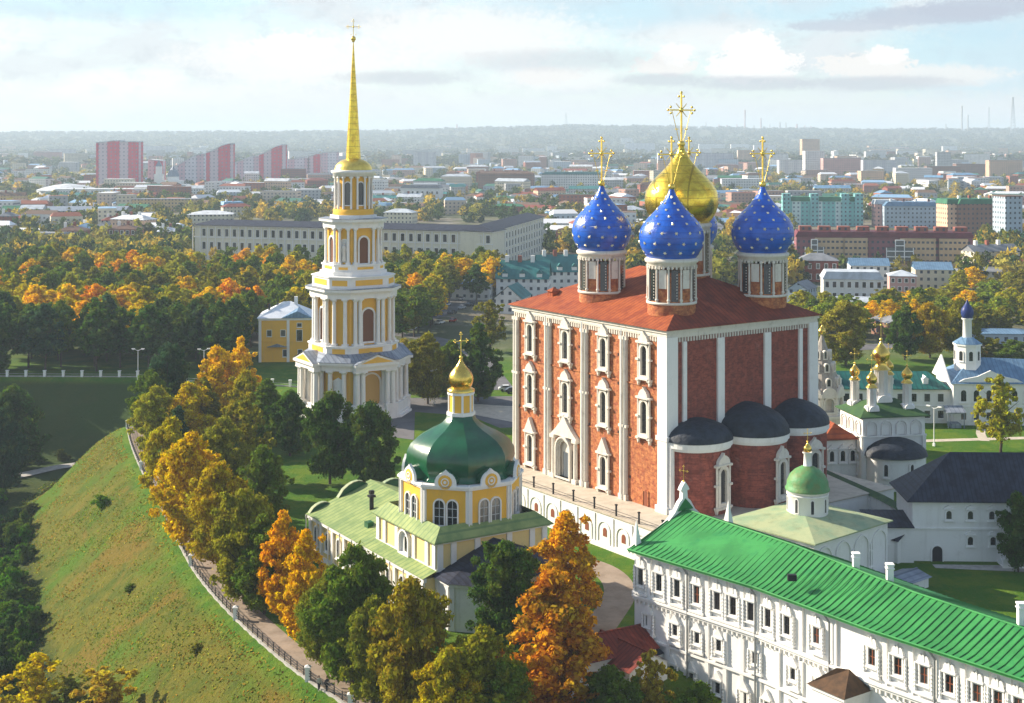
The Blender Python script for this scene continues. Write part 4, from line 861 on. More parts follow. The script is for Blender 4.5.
# apse
pa = [(-9.1, -9.02), (-9.1, -12.8), (-6, -15.8), (6, -15.8), (9.1, -12.8), (9.1, -9.02)]
b = MB(); b.prism(pa, 0, 6.2, 0); b.prism([(x * 1.03, -9.02 + (y + 9.02) * 1.06) for x, y in pa], 6.0, 6.45, 1)
for (xa, ya), (xb, yb) in zip(pa, pa[1:]):
    L = math.hypot(xb - xa, yb - ya); t = ((xb - xa) / L, (yb - ya) / L); Fr = ((xa, ya), t, (t[1], -t[0]))
    for a in (.4, L - .4): b.fbox(Fr, a - .3, a + .3, .1, 6, 0, .2, 0)
ax_ = b.build('apse', ['old_plaster', 'white_plaster'], ch)
Fr = ((0, -15.8), (1, 0), (0, -1))
for a in (-3.2, 3.2): win(ax_, Fr, a, 1.3, 2, 4.8, frame=.3, d=.25)
b = MB(); e_ = [(x * 1.07, -9.02 + (y + 9.02) * 1.1, 6.47) for x, y in pa]; b.add(e_ + [(0, -9.06, 10.3)], [(i, i + 1, 6) for i in range(5)], 0); b.build('apse_roof', 'roof_slate', ch)

# ================================================================== LONG WHITE BUILDING, bright green roof
E = [(14.94, 179.2), (28.4, 164.2), (38.5, 149.7), (49.8, 136.1), (67, 113)]
Rg = [(22.6, 185.2, 17.0), (34.3, 168.8, 16.8), (44.3, 154.0, 16.0), (55.2, 140.2, 15.6), (72.5, 117, 15.6)]
Bk = [(29.9, 190.2), (41, 174), (50.5, 158.4), (60.6, 144.4), (78, 121)]
EV = 13.4; GZ = -6.0
lb = thing('monastery_building', 'long white three storey building with a bright green ribbed metal roof', 'building', (0, 0, 0))
b = MB()
def wallseg(mbx, A, B_, z0, z1, m=0): mbx.add([(A[0], A[1], z0), (B_[0], B_[1], z0), (B_[0], B_[1], z1), (A[0], A[1], z1)], [(0, 1, 2, 3)], m)
inE = [(x + .8, y + .6) for x, y in E]
EF = []
for A, B_ in zip(inE, inE[1:]): wallseg(b, A, B_, GZ, EV)
for A, B_ in zip(Bk, Bk[1:]): wallseg(b, A, B_, GZ, EV)
b.add([(*inE[0], GZ), (*Bk[0], GZ), (*Bk[0], EV), (Rg[0][0], Rg[0][1], 16.9), (*inE[0], EV)], [(0, 1, 2, 3, 4)], 0)
b.add([(*inE[-1], GZ), (*Bk[-1], GZ), (*Bk[-1], EV), (*inE[-1], EV)], [(0, 1, 2, 3)], 0)
lbw = b.build('wall', 'white_plaster', lb)
segs = []
for A, B_ in zip(inE, inE[1:]):
    L = math.hypot(B_[0] - A[0], B_[1] - A[1]); t = ((B_[0] - A[0]) / L, (B_[1] - A[1]) / L); segs.append(((A, t, (t[1], -t[0])), L))
def on_facade(px):
    """facade segment and distance along it seen at this image column"""
    u = (px - 512) / F
    for Fr, L in segs:
        (ax, ay), (tx, ty), _ = Fr; a = (u * ay - ax) / (tx - u * ty)
        if -.01 <= a <= L: return Fr, a
    return segs[-1][0], 5
b = MB()
for Fr, L in segs:
    b.fbox(Fr, 0, L, 7.0, 7.3, 0, .35); b.fbox(Fr, 0, L, 7.32, 7.6, 0, .55); b.fbox(Fr, 0, L, 2.2, 2.5, 0, .35); b.fbox(Fr, 0, L, 12.7, 13.0, 0, .3); b.fbox(Fr, 0, L, 13.02, 13.3, 0, .55)
    a = .3
    while a < L: b.fbox(Fr, a, a + .22, 6.55, 6.98, 0, .3); a += .75
b.build('string_course', 'white_plaster', lb)
def lwin(px, z0, z1, w, style, m='white_plaster', barm='iron'):
    Fr, a = on_facade(px); o = win(lb, Fr, a, w, z0, z1, frame=.2, d=.26, m=m, kind='rect', crown=(1.05, style), barm=barm); b = MB()
    for sg in (-1, 1):
        x = a + sg * (w / 2 + .52); b.tube(MB.P(Fr, x, .25, z0 - .9), MB.P(Fr, x, .25, z1 + .25), .15, None, 6)
        nb = int((z1 - z0 + 1) / .42)
        for j in range(nb): b.sphere(MB.P(Fr, x, .25, z0 - .8 + j * .42), .21, 6)
    b.fbox(Fr, a - w / 2 - .75, a + w / 2 + .75, z0 - 1.2, z0 - .92, 0, .5); b.build('window_surround', m, o)
for i, px in enumerate((641.5, 660, 678, 697.6, 718, 734, 751.6, 769, 788, 817.5, 873, 899, 925, 950.5, 978, 999, 1019, 1042)):
    lwin(px, 8.9 if i < 9 else 9.2, 11.0 if i < 9 else 11.0, .98, 'twin', barm='wood_red' if i > 8 or i == 3 else 'iron')
for px in (649, 676, 698, 719.7, 756, 794, 820, 838): lwin(px, 4.0, 5.3, .8, 'tri')
for px in (673, 692, 718.5, 745, 768, 790): lwin(px, -1.2, .1, .8, 'tri')
for px in (650, 669, 688, 708, 726, 743, 760, 779, 802, 836, 886, 912, 938, 964, 988, 1010):
    Fr, a = on_facade(px)
    b = MB(); b.fbox(Fr, a - .28, a + .28, 7.6, 12.7, 0, .26); 
    if px < 845: b.fbox(Fr, a - .28, a + .28, 2.5, 6.5, 0, .24); b.fbox(Fr, a - .28, a + .28, GZ, 2.2, 0, .3)
    b.build('pilaster', 'white_plaster', lb)
for px in (633, 689.5, 757.5, 832, 937):
    Fr, a = on_facade(px); b = MB(); b.tube(MB.P(Fr, a, .45, GZ + .5), MB.P(Fr, a, .45, 12.2), .12, None, 6); b.tube(MB.P(Fr, a, .45, 12.2), MB.P(Fr, a - .5, .95, 13.3), .12, None, 6); b.build('drainpipe', 'steel', lb)
# roof: sheet plus a standing seam every 0.9 m
b = MB(); n = len(E)
Eo = [(x - .15, y - .1, EV) for x, y in E]; Bo = [(x + .6, y + .4, EV) for x, y in Bk]
mid = [tuple((np.array(Eo[i]) * .78 + np.array(Rg[i]) * .22) - np.array([0, 0, .28])) for i in range(n)]
for i in range(n - 1):
    b.add([Eo[i], Eo[i + 1], mid[i + 1], mid[i], Rg[i], Rg[i + 1]], [(0, 1, 2, 3), (3, 2, 5, 4)], 0); b.add([Rg[i], Rg[i + 1], Bo[i + 1], Bo[i]], [(0, 1, 2, 3)], 0)
    lo = lambda p: (p[0], p[1], p[2] - .28)
    b.add([Eo[i], Eo[i + 1], lo(Eo[i + 1]), lo(Eo[i])], [(0, 1, 2, 3)], 0)
    b.tube(Eo[i], Eo[i + 1], .13, None, 6, 0); b.tube(Rg[i], Rg[i + 1], .16, None, 6, 0)
    La = math.hypot(E[i + 1][0] - E[i][0], E[i + 1][1] - E[i][1]); cnt = int(La / .82)
    for k in range(cnt):
        f_ = (k + .5) / cnt; pp = [np.array(q_[i]) * (1 - f_) + np.array(q_[i + 1]) * f_ for q_ in (Eo, mid, Rg, Bo)]
        t = np.array(E[i + 1]) - np.array(E[i]); t = np.append(t / La, 0) * .045; up = np.array([0, 0, .075])
        for A, B_ in ((pp[0], pp[1]), (pp[1], pp[2]), (pp[2], pp[3])):
            vs = [A - t, A + t, A + t + up, A - t + up, B_ - t, B_ + t, B_ + t + up, B_ - t + up]; b.add([tuple(v) for v in vs], [(0, 1, 2, 3), (4, 7, 6, 5), (0, 4, 5, 1), (1, 5, 6, 2), (2, 6, 7, 3), (3, 7, 4, 0)], 1)
b.add([Eo[0], Rg[0], Bo[0]], [(0, 1, 2)], 0)
lr = b.build('roof', ['roof_green', 'roof_green_rib'], lb)
Fr, a = on_facade(792); p = G(792, 577, 15.6); b = MB(); b.box(p[0] - .5, p[0] + .5, p[1] - .3, p[1] + .3, 15.2, 15.9); b.build('roof_hatch', 'iron', lr)
for px, py in ((855, 556), (890, 569), (1020, 612)):
    k = px; # chimneys stand just beyond the ridge
    u = (px - 512) / F; best = None
    for A, B_ in zip(Rg, Rg[1:]):
        for f_ in np.linspace(0, 1, 40):
            x = A[0] + (B_[0] - A[0]) * f_ + 1.5; y = A[1] + (B_[1] - A[1]) * f_ + 1.1; e_ = abs(x / y - u)
            if best is None or e_ < best[0]: best = (e_, x, y)
    _, x, y = best; b = MB(); b.box(x - .36, x + .36, y - .36, y + .36, 13, 17.4); b.box(x - .45, x + .45, y - .45, y + .45, 17.0, 17.15); b.box(x - .44, x + .44, y - .44, y + .44, 17.4, 17.6); b.build('chimney', 'white_plaster', lr)
# scrolled gable over the short end
A, B_ = np.array(inE[0]), np.array(Bk[0]); L = float(np.hypot(*(B_ - A))); t = tuple((B_ - A) / L); Fg = (tuple(A), t, (-t[1], t[0]))
b = MB(); cen = L * .5
prof_ = [(0, 13.4), (1.2, 13.7), (2.2, 14.3), (4, 15.0), (5.8, 15.8), (7.0, 16.8), (7.8, 18.0), (8.3, 18.4), (8.4, 19.4), (8.0, 19.5), (8.2, 19.9), (cen, 20.6)]
pts = [(0, 12.8)] + prof_ + [(L - p[0], p[1]) for p in prof_[:-1][::-1]] + [(L, 12.8)]
b.fpoly(Fg, pts, -.1, .55, 0); b.fpoly(Fg, [(p[0], p[1]) for p in [(cen - 1.4, 16.9), (cen + 1.4, 16.9), (cen + .8, 17.6), (cen, 18.4), (cen - .8, 17.6)]], -.2, -.12, 1)
for a in (.5, L - .5): b.cone([(MB.P(Fg, a + sx * .55, sy * .55 + .2, 0)[0], MB.P(Fg, a + sx * .55, sy * .55 + .2, 0)[1]) for sx, sy in ((-1, -1), (1, -1), (1, 1), (-1, 1))], 13.3, MB.P(Fg, a, .2, 16.9), 0); b.fbox(Fg, a - .7, a + .7, 12.8, 13.4, -.5, .9)
gb = b.build('gable', ['white_plaster', 'roof_green'], lb)
p = MB.P(Fg, cen, .2, 0); cross_mb((p[0], p[1]), 20.5, 2.2, R(-35)).build('cross', 'gold_bright', gb)
# porches on the facade
def porch(px, w, dpt, z0, z1, roofm, label_part):
    Fr, a = on_facade(px); b = MB(); b.fbox(Fr, a - w / 2, a + w / 2, z0, z1, 0, dpt); b.fbox(Fr, a - w / 2 - .2, a + w / 2 + .2, z1 - .4, z1, 0, dpt + .2); o = b.build('porch', 'white_plaster', lb)
    b = MB(); P_ = MB.P; c = [P_(Fr, a - w / 2 - .4, 0, z1 + .02), P_(Fr, a + w / 2 + .4, 0, z1 + .02), P_(Fr, a + w / 2 + .4, dpt + .4, z1 + .02), P_(Fr, a - w / 2 - .4, dpt + .4, z1 + .02), P_(Fr, a - w * .12, dpt * .5, z1 + 1.9), P_(Fr, a + w * .12, dpt * .3, z1 + 1.9)]
    b.add(c, [(0, 3, 4), (3, 2, 5, 4), (2, 1, 5), (0, 4, 5, 1), (0, 1, 2, 3)], 0); b.build('porch_roof', roofm, o)
porch(853, 4.6, 4.0, GZ, 6.4, 'roof_brown', 0)
porch(649, 4.4, 3.0, GZ, 1.2, 'roof_slate', 0)

# low sheds with red roofs in front of the building
def shed(name, label, loc, rot_, w, l, h, rh, wm, rm, cat='shed', dark=None):
    t = thing(name, label, cat, loc, rot_); b = MB(); b.box(-w / 2, w / 2, -l / 2, l / 2, -3, h); b.add([(-w / 2, -l / 2, h), (w / 2, -l / 2, h), (0, -l / 2, h + rh), (-w / 2, l / 2, h), (w / 2, l / 2, h), (0, l / 2, h + rh)], [(0, 1, 2), (3, 4, 5)]); b.build('wall', wm, t)
    b = MB(); o = .4; b.add([(-w / 2 - o, -l / 2 - o, h - .1), (-w / 2 - o, l / 2 + o, h - .1), (0, l / 2 + o, h + rh + .1), (0, -l / 2 - o, h + rh + .1), (w / 2 + o, -l / 2 - o, h - .1), (w / 2 + o, l / 2 + o, h - .1)], [(0, 1, 2, 3), (3, 2, 5, 4)]); b.box(-.12, .12, -l / 2 - o, l / 2 + o, h + rh + .0, h + rh + .22); b.build('roof', rm, t); return t
x, y = G(597, 665, 0); shed('shed', 'low shed with a dark red roof behind the bare orange tree', (x, y, 0), R(-60), 7, 13, 2.2, 1.6, 'white_plaster', 'roof_red')
x, y = G(625, 668, 0); shed('shed', 'dark red roofed shed tucked against the white building corner', (x, y, -1), R(35), 6, 9, 2.6, 1.6, 'white_plaster', 'roof_red')

# ================================================================== CHAPEL with moss green dome
ch2 = thing('chapel', 'white chapel with flat pale green roof and small green dome on a round drum', 'chapel', (44.1, 208.9, 0), R(41))
hx, hy = 8.9, 7.9
b = MB(); b.box(-hx, hx, -hy, hy, 0, 8.7); b.box(-hx - .3, hx + .3, -hy - .3, hy + .3, 8.7, 9.0)
for Fr, L in (((( 0, -hy)), (1, 0), (0, -1)), hx), (((-hx, 0), (0, 1), (-1, 0)), hy):
    for k in range(4):
        a = -L + L / 4 * (2 * k + 1); b.fring(Fr, arch(a, L * .36, .8, 7.9), arch(a, L * .36, .8, 7.9, grow=.22), 0, .22)
        b.fbox(Fr, a - L / 4 - .16, a - L / 4 + .16, 0, 6.4, 0, .26)
b.build('wall', 'white_plaster', ch2)
for a in (-4.4, 4.4): win(ch2, ((0, -hy), (1, 0), (0, -1)), a, .8, 3.2, 5.4, frame=.2, d=.2)
b = MB(); hip(b, -hx - .6, hx + .6, -hy - .6, hy + .6, 9.02, 10.7, 0, 'x', hy + .5); b.build('roof', 'roof_pale_green', ch2)
b = MB(); b.lathe([(3.0, 9.6), (3.0, 13.4), (3.2, 13.5), (3.2, 13.75), (3.0, 13.8)], 36, (0, 0)); b.lathe([(3.05, 12.9), (3.12, 12.95), (3.12, 13.1), (3.05, 13.15)], 36, (0, 0)); dr = b.build('drum', 'white_plaster', ch2)
for k in range(8):
    t = -PI / 2 + k * PI / 4 + .1; Fr = ((2.98 * math.cos(t), 2.98 * math.sin(t)), (-math.sin(t), math.cos(t)), (math.cos(t), math.sin(t))); win(dr, Fr, 0, .45, 10.6, 12.6, frame=.12, d=.1, bars=False, sill=False)
b = MB(); b.lathe([(3.3, 13.6), (3.3, 13.85), (3.1, 14.0), (3.05, 14.8), (2.6, 15.8), (1.9, 16.5), (1.0, 17.0), (.7, 17.15)], 32, (0, 0)); dm = b.build('dome', 'dome_moss', ch2)
b = MB(); b.lathe([(.75, 16.9), (.6, 17.2), (.55, 18.9), (.75, 19.0), (.75, 19.2)], 16, (0, 0)); b.build('neck', 'white_plaster', dm)
b = MB(); onion(b, (0, 0), 19.2, .62, 1.5, 16); b.build('onion_dome', 'gold', dm); cross_mb((0, 0), 20.6, 2.0, -.5).build('cross', 'gold_bright', dm)

# ================================================================== WHITE CHURCH with five gold domes
c5 = thing('church', 'white church with five small gold onion domes on tall thin necks', 'church', (66.4, 265, 0), R(10))
w_, l_ = 12.6, 10.5; H5 = 13.0
b = MB(); b.box(0, w_, 0, l_, 0, H5 - .1); b.box(-.3, w_ + .3, -.3, l_ + .3, H5 - .1, H5 + .15)
FA, FB = ((0, 0), (1, 0), (0, -1)), ((0, 0), (0, 1), (-1, 0))
for Fr, L in ((FA, w_), (FB, l_)):
    n = 4 if L > 11 else 3; s_ = (L - .6) / n
    for k in range(n):
        a = .3 + s_ * (k + .5)
        for g_ in (0, .45): b.fring(Fr, arch(a, s_ * .62 - g_ * 1.2, 9.6, 12.2 - g_), arch(a, s_ * .62 - g_ * 1.2, 9.6, 12.2 - g_, grow=.2), 0, .3 - g_ * .3)
    b.fbox(Fr, -.2, L + .2, 9.3, 9.6, 0, .4); b.fbox(Fr, -.1, L + .1, 6.2, 6.4, 0, .25)
    for a in (.25, L - .25): b.fbox(Fr, a - .35, a + .35, 0, 9.3, 0, .3)
b.build('wall', 'white_plaster', c5)
for a in (2.6, 5.4, 8.2): win(c5, FB, a, .9, 6.8, 8.8, frame=.3, d=.3, crown=(.8, 'keel')); win(c5, FB, a, .9, 2.2, 4.6, frame=.3, d=.3, crown=(.8, 'keel'))
b = MB(); hip(b, -.8, w_ + .8, -.8, l_ + .8, H5 + .2, 15.6, 0, 'x', 4.5); b.build('roof', 'roof_dark_green', c5)
# apse
n = 14; pts = [(6.3 - 5.6 * math.cos(PI * i / n), -5.0 * math.sin(PI * i / n) ** .8) for i in range(n + 1)]
b = MB(); b.add([(x, y, 0) for x, y in pts] + [(x, y, 6.0) for x, y in pts], [(i, i + 1, n + 2 + i, n + 1 + i) for i in range(n)], 0, True); ap = b.build('apse', 'white_plaster', c5)
for k in (4, 8):
    t = (pts[k + 1][0] - pts[k - 1][0], pts[k + 1][1] - pts[k - 1][1]); L = math.hypot(*t); t = (t[0] / L, t[1] / L); win(ap, (pts[k], t, (t[1], -t[0])), 0, .7, 2.8, 5, frame=.3, d=.2)
b = MB(); vs = []
for j in range(7):
    t = j / 6 * PI / 2; vs += [(6.3 + (x - 6.3) * 1.1 * math.cos(t) ** 1.3, y * 1.12 * math.cos(t) ** 1.2, 6.0 + 3.3 * math.sin(t)) for x, y in pts]
b.add(vs, [(j * (n + 1) + i, j * (n + 1) + i + 1, (j + 1) * (n + 1) + i + 1, (j + 1) * (n + 1) + i) for j in range(6) for i in range(n)], 0, True); b.build('apse_roof', 'roof_black', ap)
def small_dome(root, x, y, zb, zd, r, Rr, big=False):
    b = MB(); b.lathe([(r, zb), (r * .92, zd - .3), (r * 1.25, zd - .1), (r * 1.25, zd)], 16, (x, y)); 
    for k in range(8): t = k * PI / 4; b.tube((x + r * math.cos(t), y + r * math.sin(t), zb), (x + r * .95 * math.cos(t), y + r * .95 * math.sin(t), zd - .3), .1, None, 5)
    for k in range(4):
        t = k * PI / 2; Fr = ((x + r * 1.15 * math.cos(t), y + r * 1.15 * math.sin(t)), (-math.sin(t), math.cos(t)), (math.cos(t), math.sin(t)))
        b.fpoly(Fr, [(r * 1.15 * math.cos(PI * i / 8), zb - .2 + r * 1.2 * math.sin(PI * i / 8)) for i in range(9)], -r * .6, .2)
    nk = b.build('drum', 'white_plaster', root)
    b = MB(); z2 = zd + (1.6 if big else .9)
    b.lathe([(r * 1.35, zd), (r * .95, zd + .45), (r * .62, z2 - .2), (r * .75, z2)], 20, (x, y)); hgt = Rr * 2.3; onion(b, (x, y), z2, Rr, hgt, 20); o = b.build('onion_dome', 'gold', root)
    cross_mb((x, y), z2 + hgt - .1, Rr * 2.1 + .8, -.3).build('cross', 'gold_bright', o)
small_dome(c5, 6.2, 5.5, 15.0, 21.2, 1.35, 1.75, True)
small_dome(c5, 1.8, 7.8, 14.2, 18.9, .85, 1.0); small_dome(c5, 2.6, 1.8, 14.2, 18.4, .85, 1.05); small_dome(c5, 10.2, 2.6, 14.2, 18.9, .85, 1.05); small_dome(c5, 9.2, 8.6, 14.2, 19.6, .85, 1.0)
b = MB(); b.box(-6.5, -.02, 2.5, 16, 0, 8.4); b.box(-6.7, -.02, 2.3, 16.2, 8.4, 8.7); rfx = b.build('refectory', 'white_plaster', c5)
for a in (4, 6.6, 9.2, 11.8, 14.4): win(rfx, ((-6.5, 0), (0, 1), (-1, 0)), a, .9, 4.6, 6.6, frame=.3, d=.25, crown=(.7, 'keel'))
for a in (-5.2, -3, -1): win(rfx, ((0, 2.5), (1, 0), (0, -1)), a, .9, 4.4, 6.4, frame=.3, d=.25, crown=(.7, 'keel'))
b = MB(); hip(b, -7.2, -.02, 1.8, 16.7, 8.72, 11.2, 0, 'y', 3); b.build('refectory_roof', 'roof_rust', rfx)

# ================================================================== TENT ROOFED BELFRY
tb = thing('belfry', 'grey stone tent roofed belfry peeking out behind the cathedral corner', 'belfry', (66.4, 300, 0), R(10))
b = MB(); b.box(-4.4, 4.4, -4.4, 4.4, 0, 6.6); b.box(-4.8, 4.8, -4.8, 4.8, 6.6, 7.2); b.prism(ngon(8, 4.5, PI / 8), 7.2, 8.0)
for k in range(8): t = PI / 8 + k * PI / 4; b.tube((4.1 * math.cos(t), 4.1 * math.sin(t), 7.8), (4.1 * math.cos(t), 4.1 * math.sin(t), 11.2), .5, None, 8)
b.prism(ngon(8, 3.0, PI / 8), 7.2, 11.4); b.prism(ngon(8, 4.8, PI / 8), 11.0, 11.8); o = b.build('tower', 'limestone', tb)
for k in range(8):
    t = k * PI / 4; Fr = ((4.1 * math.cos(t), 4.1 * math.sin(t)), (-math.sin(t), math.cos(t)), (math.cos(t), math.sin(t)))
    b = MB(); b.fring(Fr, arch(0, 2.0, 8.0, 10.9), arch(0, 2.0, 8.0, 10.9, grow=.4), -.3, .2); b.fpoly(Fr, [(1.7 * math.cos(PI * i / 8), 11.5 + 1.7 * math.sin(PI * i / 8)) for i in range(9)], -.2, .3); b.build('arch', 'limestone', o)
b = MB(); b.cone(ngon(8, 4.5, PI / 8), 11.8, (0, 0, 24.4)); te = b.build('tent_roof', 'tent_grey', tb)
for k in range(8):
    t = k * PI / 4
    for z, s_ in ((13.4, .8), (16.4, .65), (19.0, .5)):
        r_ = 4.16 * (24.4 - z) / 12.6; Fr = ((r_ * math.cos(t), r_ * math.sin(t)), (-math.sin(t), math.cos(t)), (math.cos(t), math.sin(t))); b = MB(); b.fring(Fr, arch(0, s_, z, z + 1.5), arch(0, s_, z, z + 1.5, grow=.25), -.5, .3); b.fpoly(Fr, arch(0, s_, z, z + 1.5), -.5, .05, 1); b.build('dormer', ['limestone', 'glass'], te)
b = MB(); onion(b, (0, 0), 24.0, .8, 2.0, 16); b.build('onion_dome', 'gold', tb)

# ================================================================== WHITE BUILDING with a dark slate roof, right
wb_ = thing('refectory_building', 'two storey white building with a steep dark slate hipped roof and outside stair', 'building', (62.5, 218.5, 0), R(-2))
b = MB(); b.box(0, 42, 0, 10.4, -.3, 9.4); b.box(-.2, 42.2, -.2, 10.6, 5.0, 5.25); b.box(-.25, 42.2, -.25, 10.6, 9.1, 9.5); b.box(-6.5, -.01, -1, 5.5, -.3, 5.6); b.build('wall', 'white_plaster', wb_)
F0 = ((0, 0), (1, 0), (0, -1))
for a in (5.6, 8.9, 12.2, 16.5): win(wb_, F0, a, .85, 6.6, 7.9, frame=.22, d=.25, crown=(.5, 'keel'))
for a in (8.9,): win(wb_, F0, a, .85, 2.6, 3.9, frame=.22, d=.25, crown=(.5, 'keel'))
win(wb_, F0, 12.4, .85, 2.6, 3.9, frame=.22, d=.25, crown=(.5, 'keel'))
b = MB(); b.fpoly(F0, arch(3.8, 1.6, -.2, 2.4), .01, .12); b.fring(F0, arch(3.8, 1.6, -.2, 2.4), arch(3.8, 1.6, -.2, 2.4, grow=.2), 0, .2, 1); b.build('door', ['iron', 'white_plaster'], wb_)
b = MB(); x0, x1, y0, y1 = -1.0, 43, -.9, 11.2; b.add([(x0, y0, 9.52), (x1, y0, 9.52), (x1, y1, 9.52), (x0, y1, 9.52), (7.2, 5.2, 15.9), (39, 5.2, 15.9)], [(0, 1, 5, 4), (1, 2, 5), (2, 3, 4, 5), (3, 0, 4)], 0); b.box(x0, x1, y0, y1, 9.36, 9.519)
b.build('roof', 'roof_slate', wb_)
b = MB(); b.add([(-7, -1.5, 5.62), (-.02, -1.5, 5.62), (-.02, 6, 6.4), (-7, 6, 6.4)], [(0, 1, 2, 3)]); b.box(-7, -.02, -1.5, 6, 5.5, 5.615); b.build('annex_roof', 'roof_slate', wb_)
b = MB(); b.fbox(F0, -4.5, -2.6, -.2, 2.9, 1.0, 1.1); b.build('annex_gate', 'white_plaster', wb_)
b = MB()
for k in range(9): b.box(13.0 + k * .5, 13.5 + k * .5, -3.2, -.02, -.2, .35 + .4 * k)
b.box(17.5, 21, -3.2, -.02, -.2, 4.0); b.box(12.9, 21, -3.4, -3.2, -.2, 1.2); b.add([(12.9, -3.42, 1.2), (17.5, -3.42, 4.9), (21, -3.42, 4.9), (21, -3.42, 0), (12.9, -3.42, 0)], [(0, 1, 2, 3, 4)]); b.box(17.3, 17.8, -3.3, -2.8, 4, 7.4); b.build('stair', 'white_plaster', wb_)
b = MB(); b.add([(16, -4, 7.2), (21.6, -4, 7.2), (21.6, -.02, 8.8), (16, -.02, 8.8)], [(0, 1, 2, 3)]); b.box(16, 21.6, -4, -.02, 7.0, 7.195); b.build('stair_roof', 'roof_slate', wb_)
sheet('stone_apron', [(65, 216.6), (90, 215.6), (90, 212.2), (80, 212.5), (65, 214.8)], .04, 'kerb')

# monastery wall with green coping
def wall_run(name, label, pts, h, th, cop, group=None, m='old_plaster'):
    t = thing(name, label, 'wall', (0, 0, 0), 0, group); b = MB(); c = MB()
    for A, B_ in zip(pts, pts[1:]):
        L = math.hypot(B_[0] - A[0], B_[1] - A[1]); tt = ((B_[0] - A[0]) / L, (B_[1] - A[1]) / L); Fr = (A, tt, (tt[1], -tt[0])); b.fbox(Fr, 0, L, -.5, h, -th / 2, th / 2)
        a = 4
        while a < L: b.fbox(Fr, a - .5, a + .5, 0, h - .3, th / 2, th / 2 + .4); a += 7
        P_ = MB.P; w = th / 2 + .45; c.add([P_(Fr, 0, w, h + .02), P_(Fr, L, w, h + .02), P_(Fr, L, 0, h + .8), P_(Fr, 0, 0, h + .8), P_(Fr, 0, -w, h + .02), P_(Fr, L, -w, h + .02)], [(0, 1, 2, 3), (3, 2, 5, 4), (0, 4, 5, 1), (0, 3, 4), (1, 5, 2)])
    b.build('masonry', m, t); c.build('coping', cop, t); return t
wall_run('monastery_wall', 'long old white wall with green tiled coping beside the gold domed church', [G(818, 500, 0), G(884, 532, 0), G(906, 545, 0)], 5.4, 1.0, 'roof_dark_green')
t = shed('outbuilding', 'small flat white outbuilding with iron posts behind the green dome', (48.5, 228, 0), R(-40), 5, 9, 5.0, .6, 'white_plaster', 'roof_grey', 'outbuilding')
t = shed('outbuilding', 'low dark roofed passage along the old white wall', (56.5, 224, 0), R(38), 3.4, 15, 3.6, .9, 'white_plaster', 'roof_slate', 'outbuilding')
# low white steps right of the chapel
t = shed('outbuilding', 'low white lean-to at the foot of the chapel by the dark lawn', (57.5, 205.5, 0), R(-50), 4.4, 6, 1.6, .5, 'white_plaster', 'roof_grey', 'outbuilding')
b = MB(); b.box(-1.6, 1.6, -1.6, 1.6, 0, 4.6); t = thing('gate_arch', 'dark archway between the chapel and the white annex', 'gate', (56.2, 217.5, 0), R(-10)); bb = MB(); Fq = ((0, 0), (1, 0), (0, -1)); bb.fring(Fq, arch(0, 2.6, -.2, 4.4), arch(0, 2.6, -.2, 4.4, grow=.6), -1, 1); bb.build('arch', 'white_plaster', t); bb = MB(); bb.fpoly(Fq, arch(0, 2.56, -.2, 4.35), -.2, .0); bb.build('gate_leaf', 'iron', t)

# ================================================================== LONG TWO STOREY MONASTERY RANGE at the back
rg = thing('monastery_range', 'long white two storey range with green and blue roofs and a blue onion turret', 'building', (60, 325, 0), R(-1.5))
b = MB(); b.box(0, 41.5, 0, 10, -.3, 7.6, 0); b.box(-.2, 41.5, -.2, 10.2, 7.6, 8.0, 0); b.box(-.15, 41.5, -.15, 10.1, 3.9, 4.1, 0); b.box(41.5, 75, -2.2, 12, -.3, 9.2, 0); b.box(41.3, 75.2, -2.4, 12.2, 9.2, 9.55, 0); b.box(41.35, 75, -2.35, 12.1, 4.2, 4.45, 0)
Fg1 = ((0, -2.2), (1, 0), (0, -1))
b.fpoly(Fg1, [(42, 9.56), (58, 9.56), (56, 10.6), (53, 11.2), (50, 12.6), (47, 11.2), (44, 10.6)], -.4, .05, 0); b.fpoly(Fg1, [(51.2 + .5 * math.cos(i) - 1.2, 10.6 + .5 * math.sin(i)) for i in np.linspace(0, 6, 10)], .05, .09, 1)
b.build('wall', ['white_plaster', 'glass'], rg)
Fr0 = ((0, 0), (1, 0), (0, -1))
a = 2.0
while a < 40: win(rg, Fr0, a, 1.3, 5.0, 6.8, frame=.14, d=.12, kind='rect'); win(rg, Fr0, a, 1.3, 1.2, 2.9, frame=.14, d=.12, kind='rect'); a += 3.1
a = 43.8
while a < 74: win(rg, Fg1, a, 1.25, 5.5, 8.1, frame=.3, d=.2); win(rg, Fg1, a, 1.2, 1.3, 3.0, frame=.2, d=.15, kind='rect'); a += 2.9
b = MB(); hip(b, -.8, 41.4, -.8, 10.8, 8.05, 11.2, 0, 'x', 4, 0); r1 = b.build('roof', 'roof_teal', rg)
for x in (4, 16, 28, 36): 
    b = MB(); b.box(x - .6, x + .6, .8, 3, 8.6, 10.0); b.add([(x - .8, .7, 10), (x + .8, .7, 10), (x, .7, 10.7), (x, 3.6, 10.7)], [(0, 1, 2), (1, 3, 2), (0, 2, 3)]); b.build('dormer', 'white_plaster', r1)
b = MB(); b.add([(40.8, -2.8, 9.6), (75.6, -2.8, 9.6), (75.6, 12.8, 9.6), (40.8, 12.8, 9.6), (48, 5, 14.6), (75.6, 5, 13.6)], [(0, 1, 5, 4), (2, 3, 4, 5), (3, 0, 4), (1, 2, 5)], 0); b.build('blue_roof', 'roof_blue', rg)
b = MB(); b.fpoly(((40.9, 0), (0, 1), (-1, 0)), [(-2.6, 9.6), (12.6, 9.6), (5, 15.2)], 0, .3, 0); b.build('gable', 'white_plaster', rg)
tx_ = (46.5, 4)
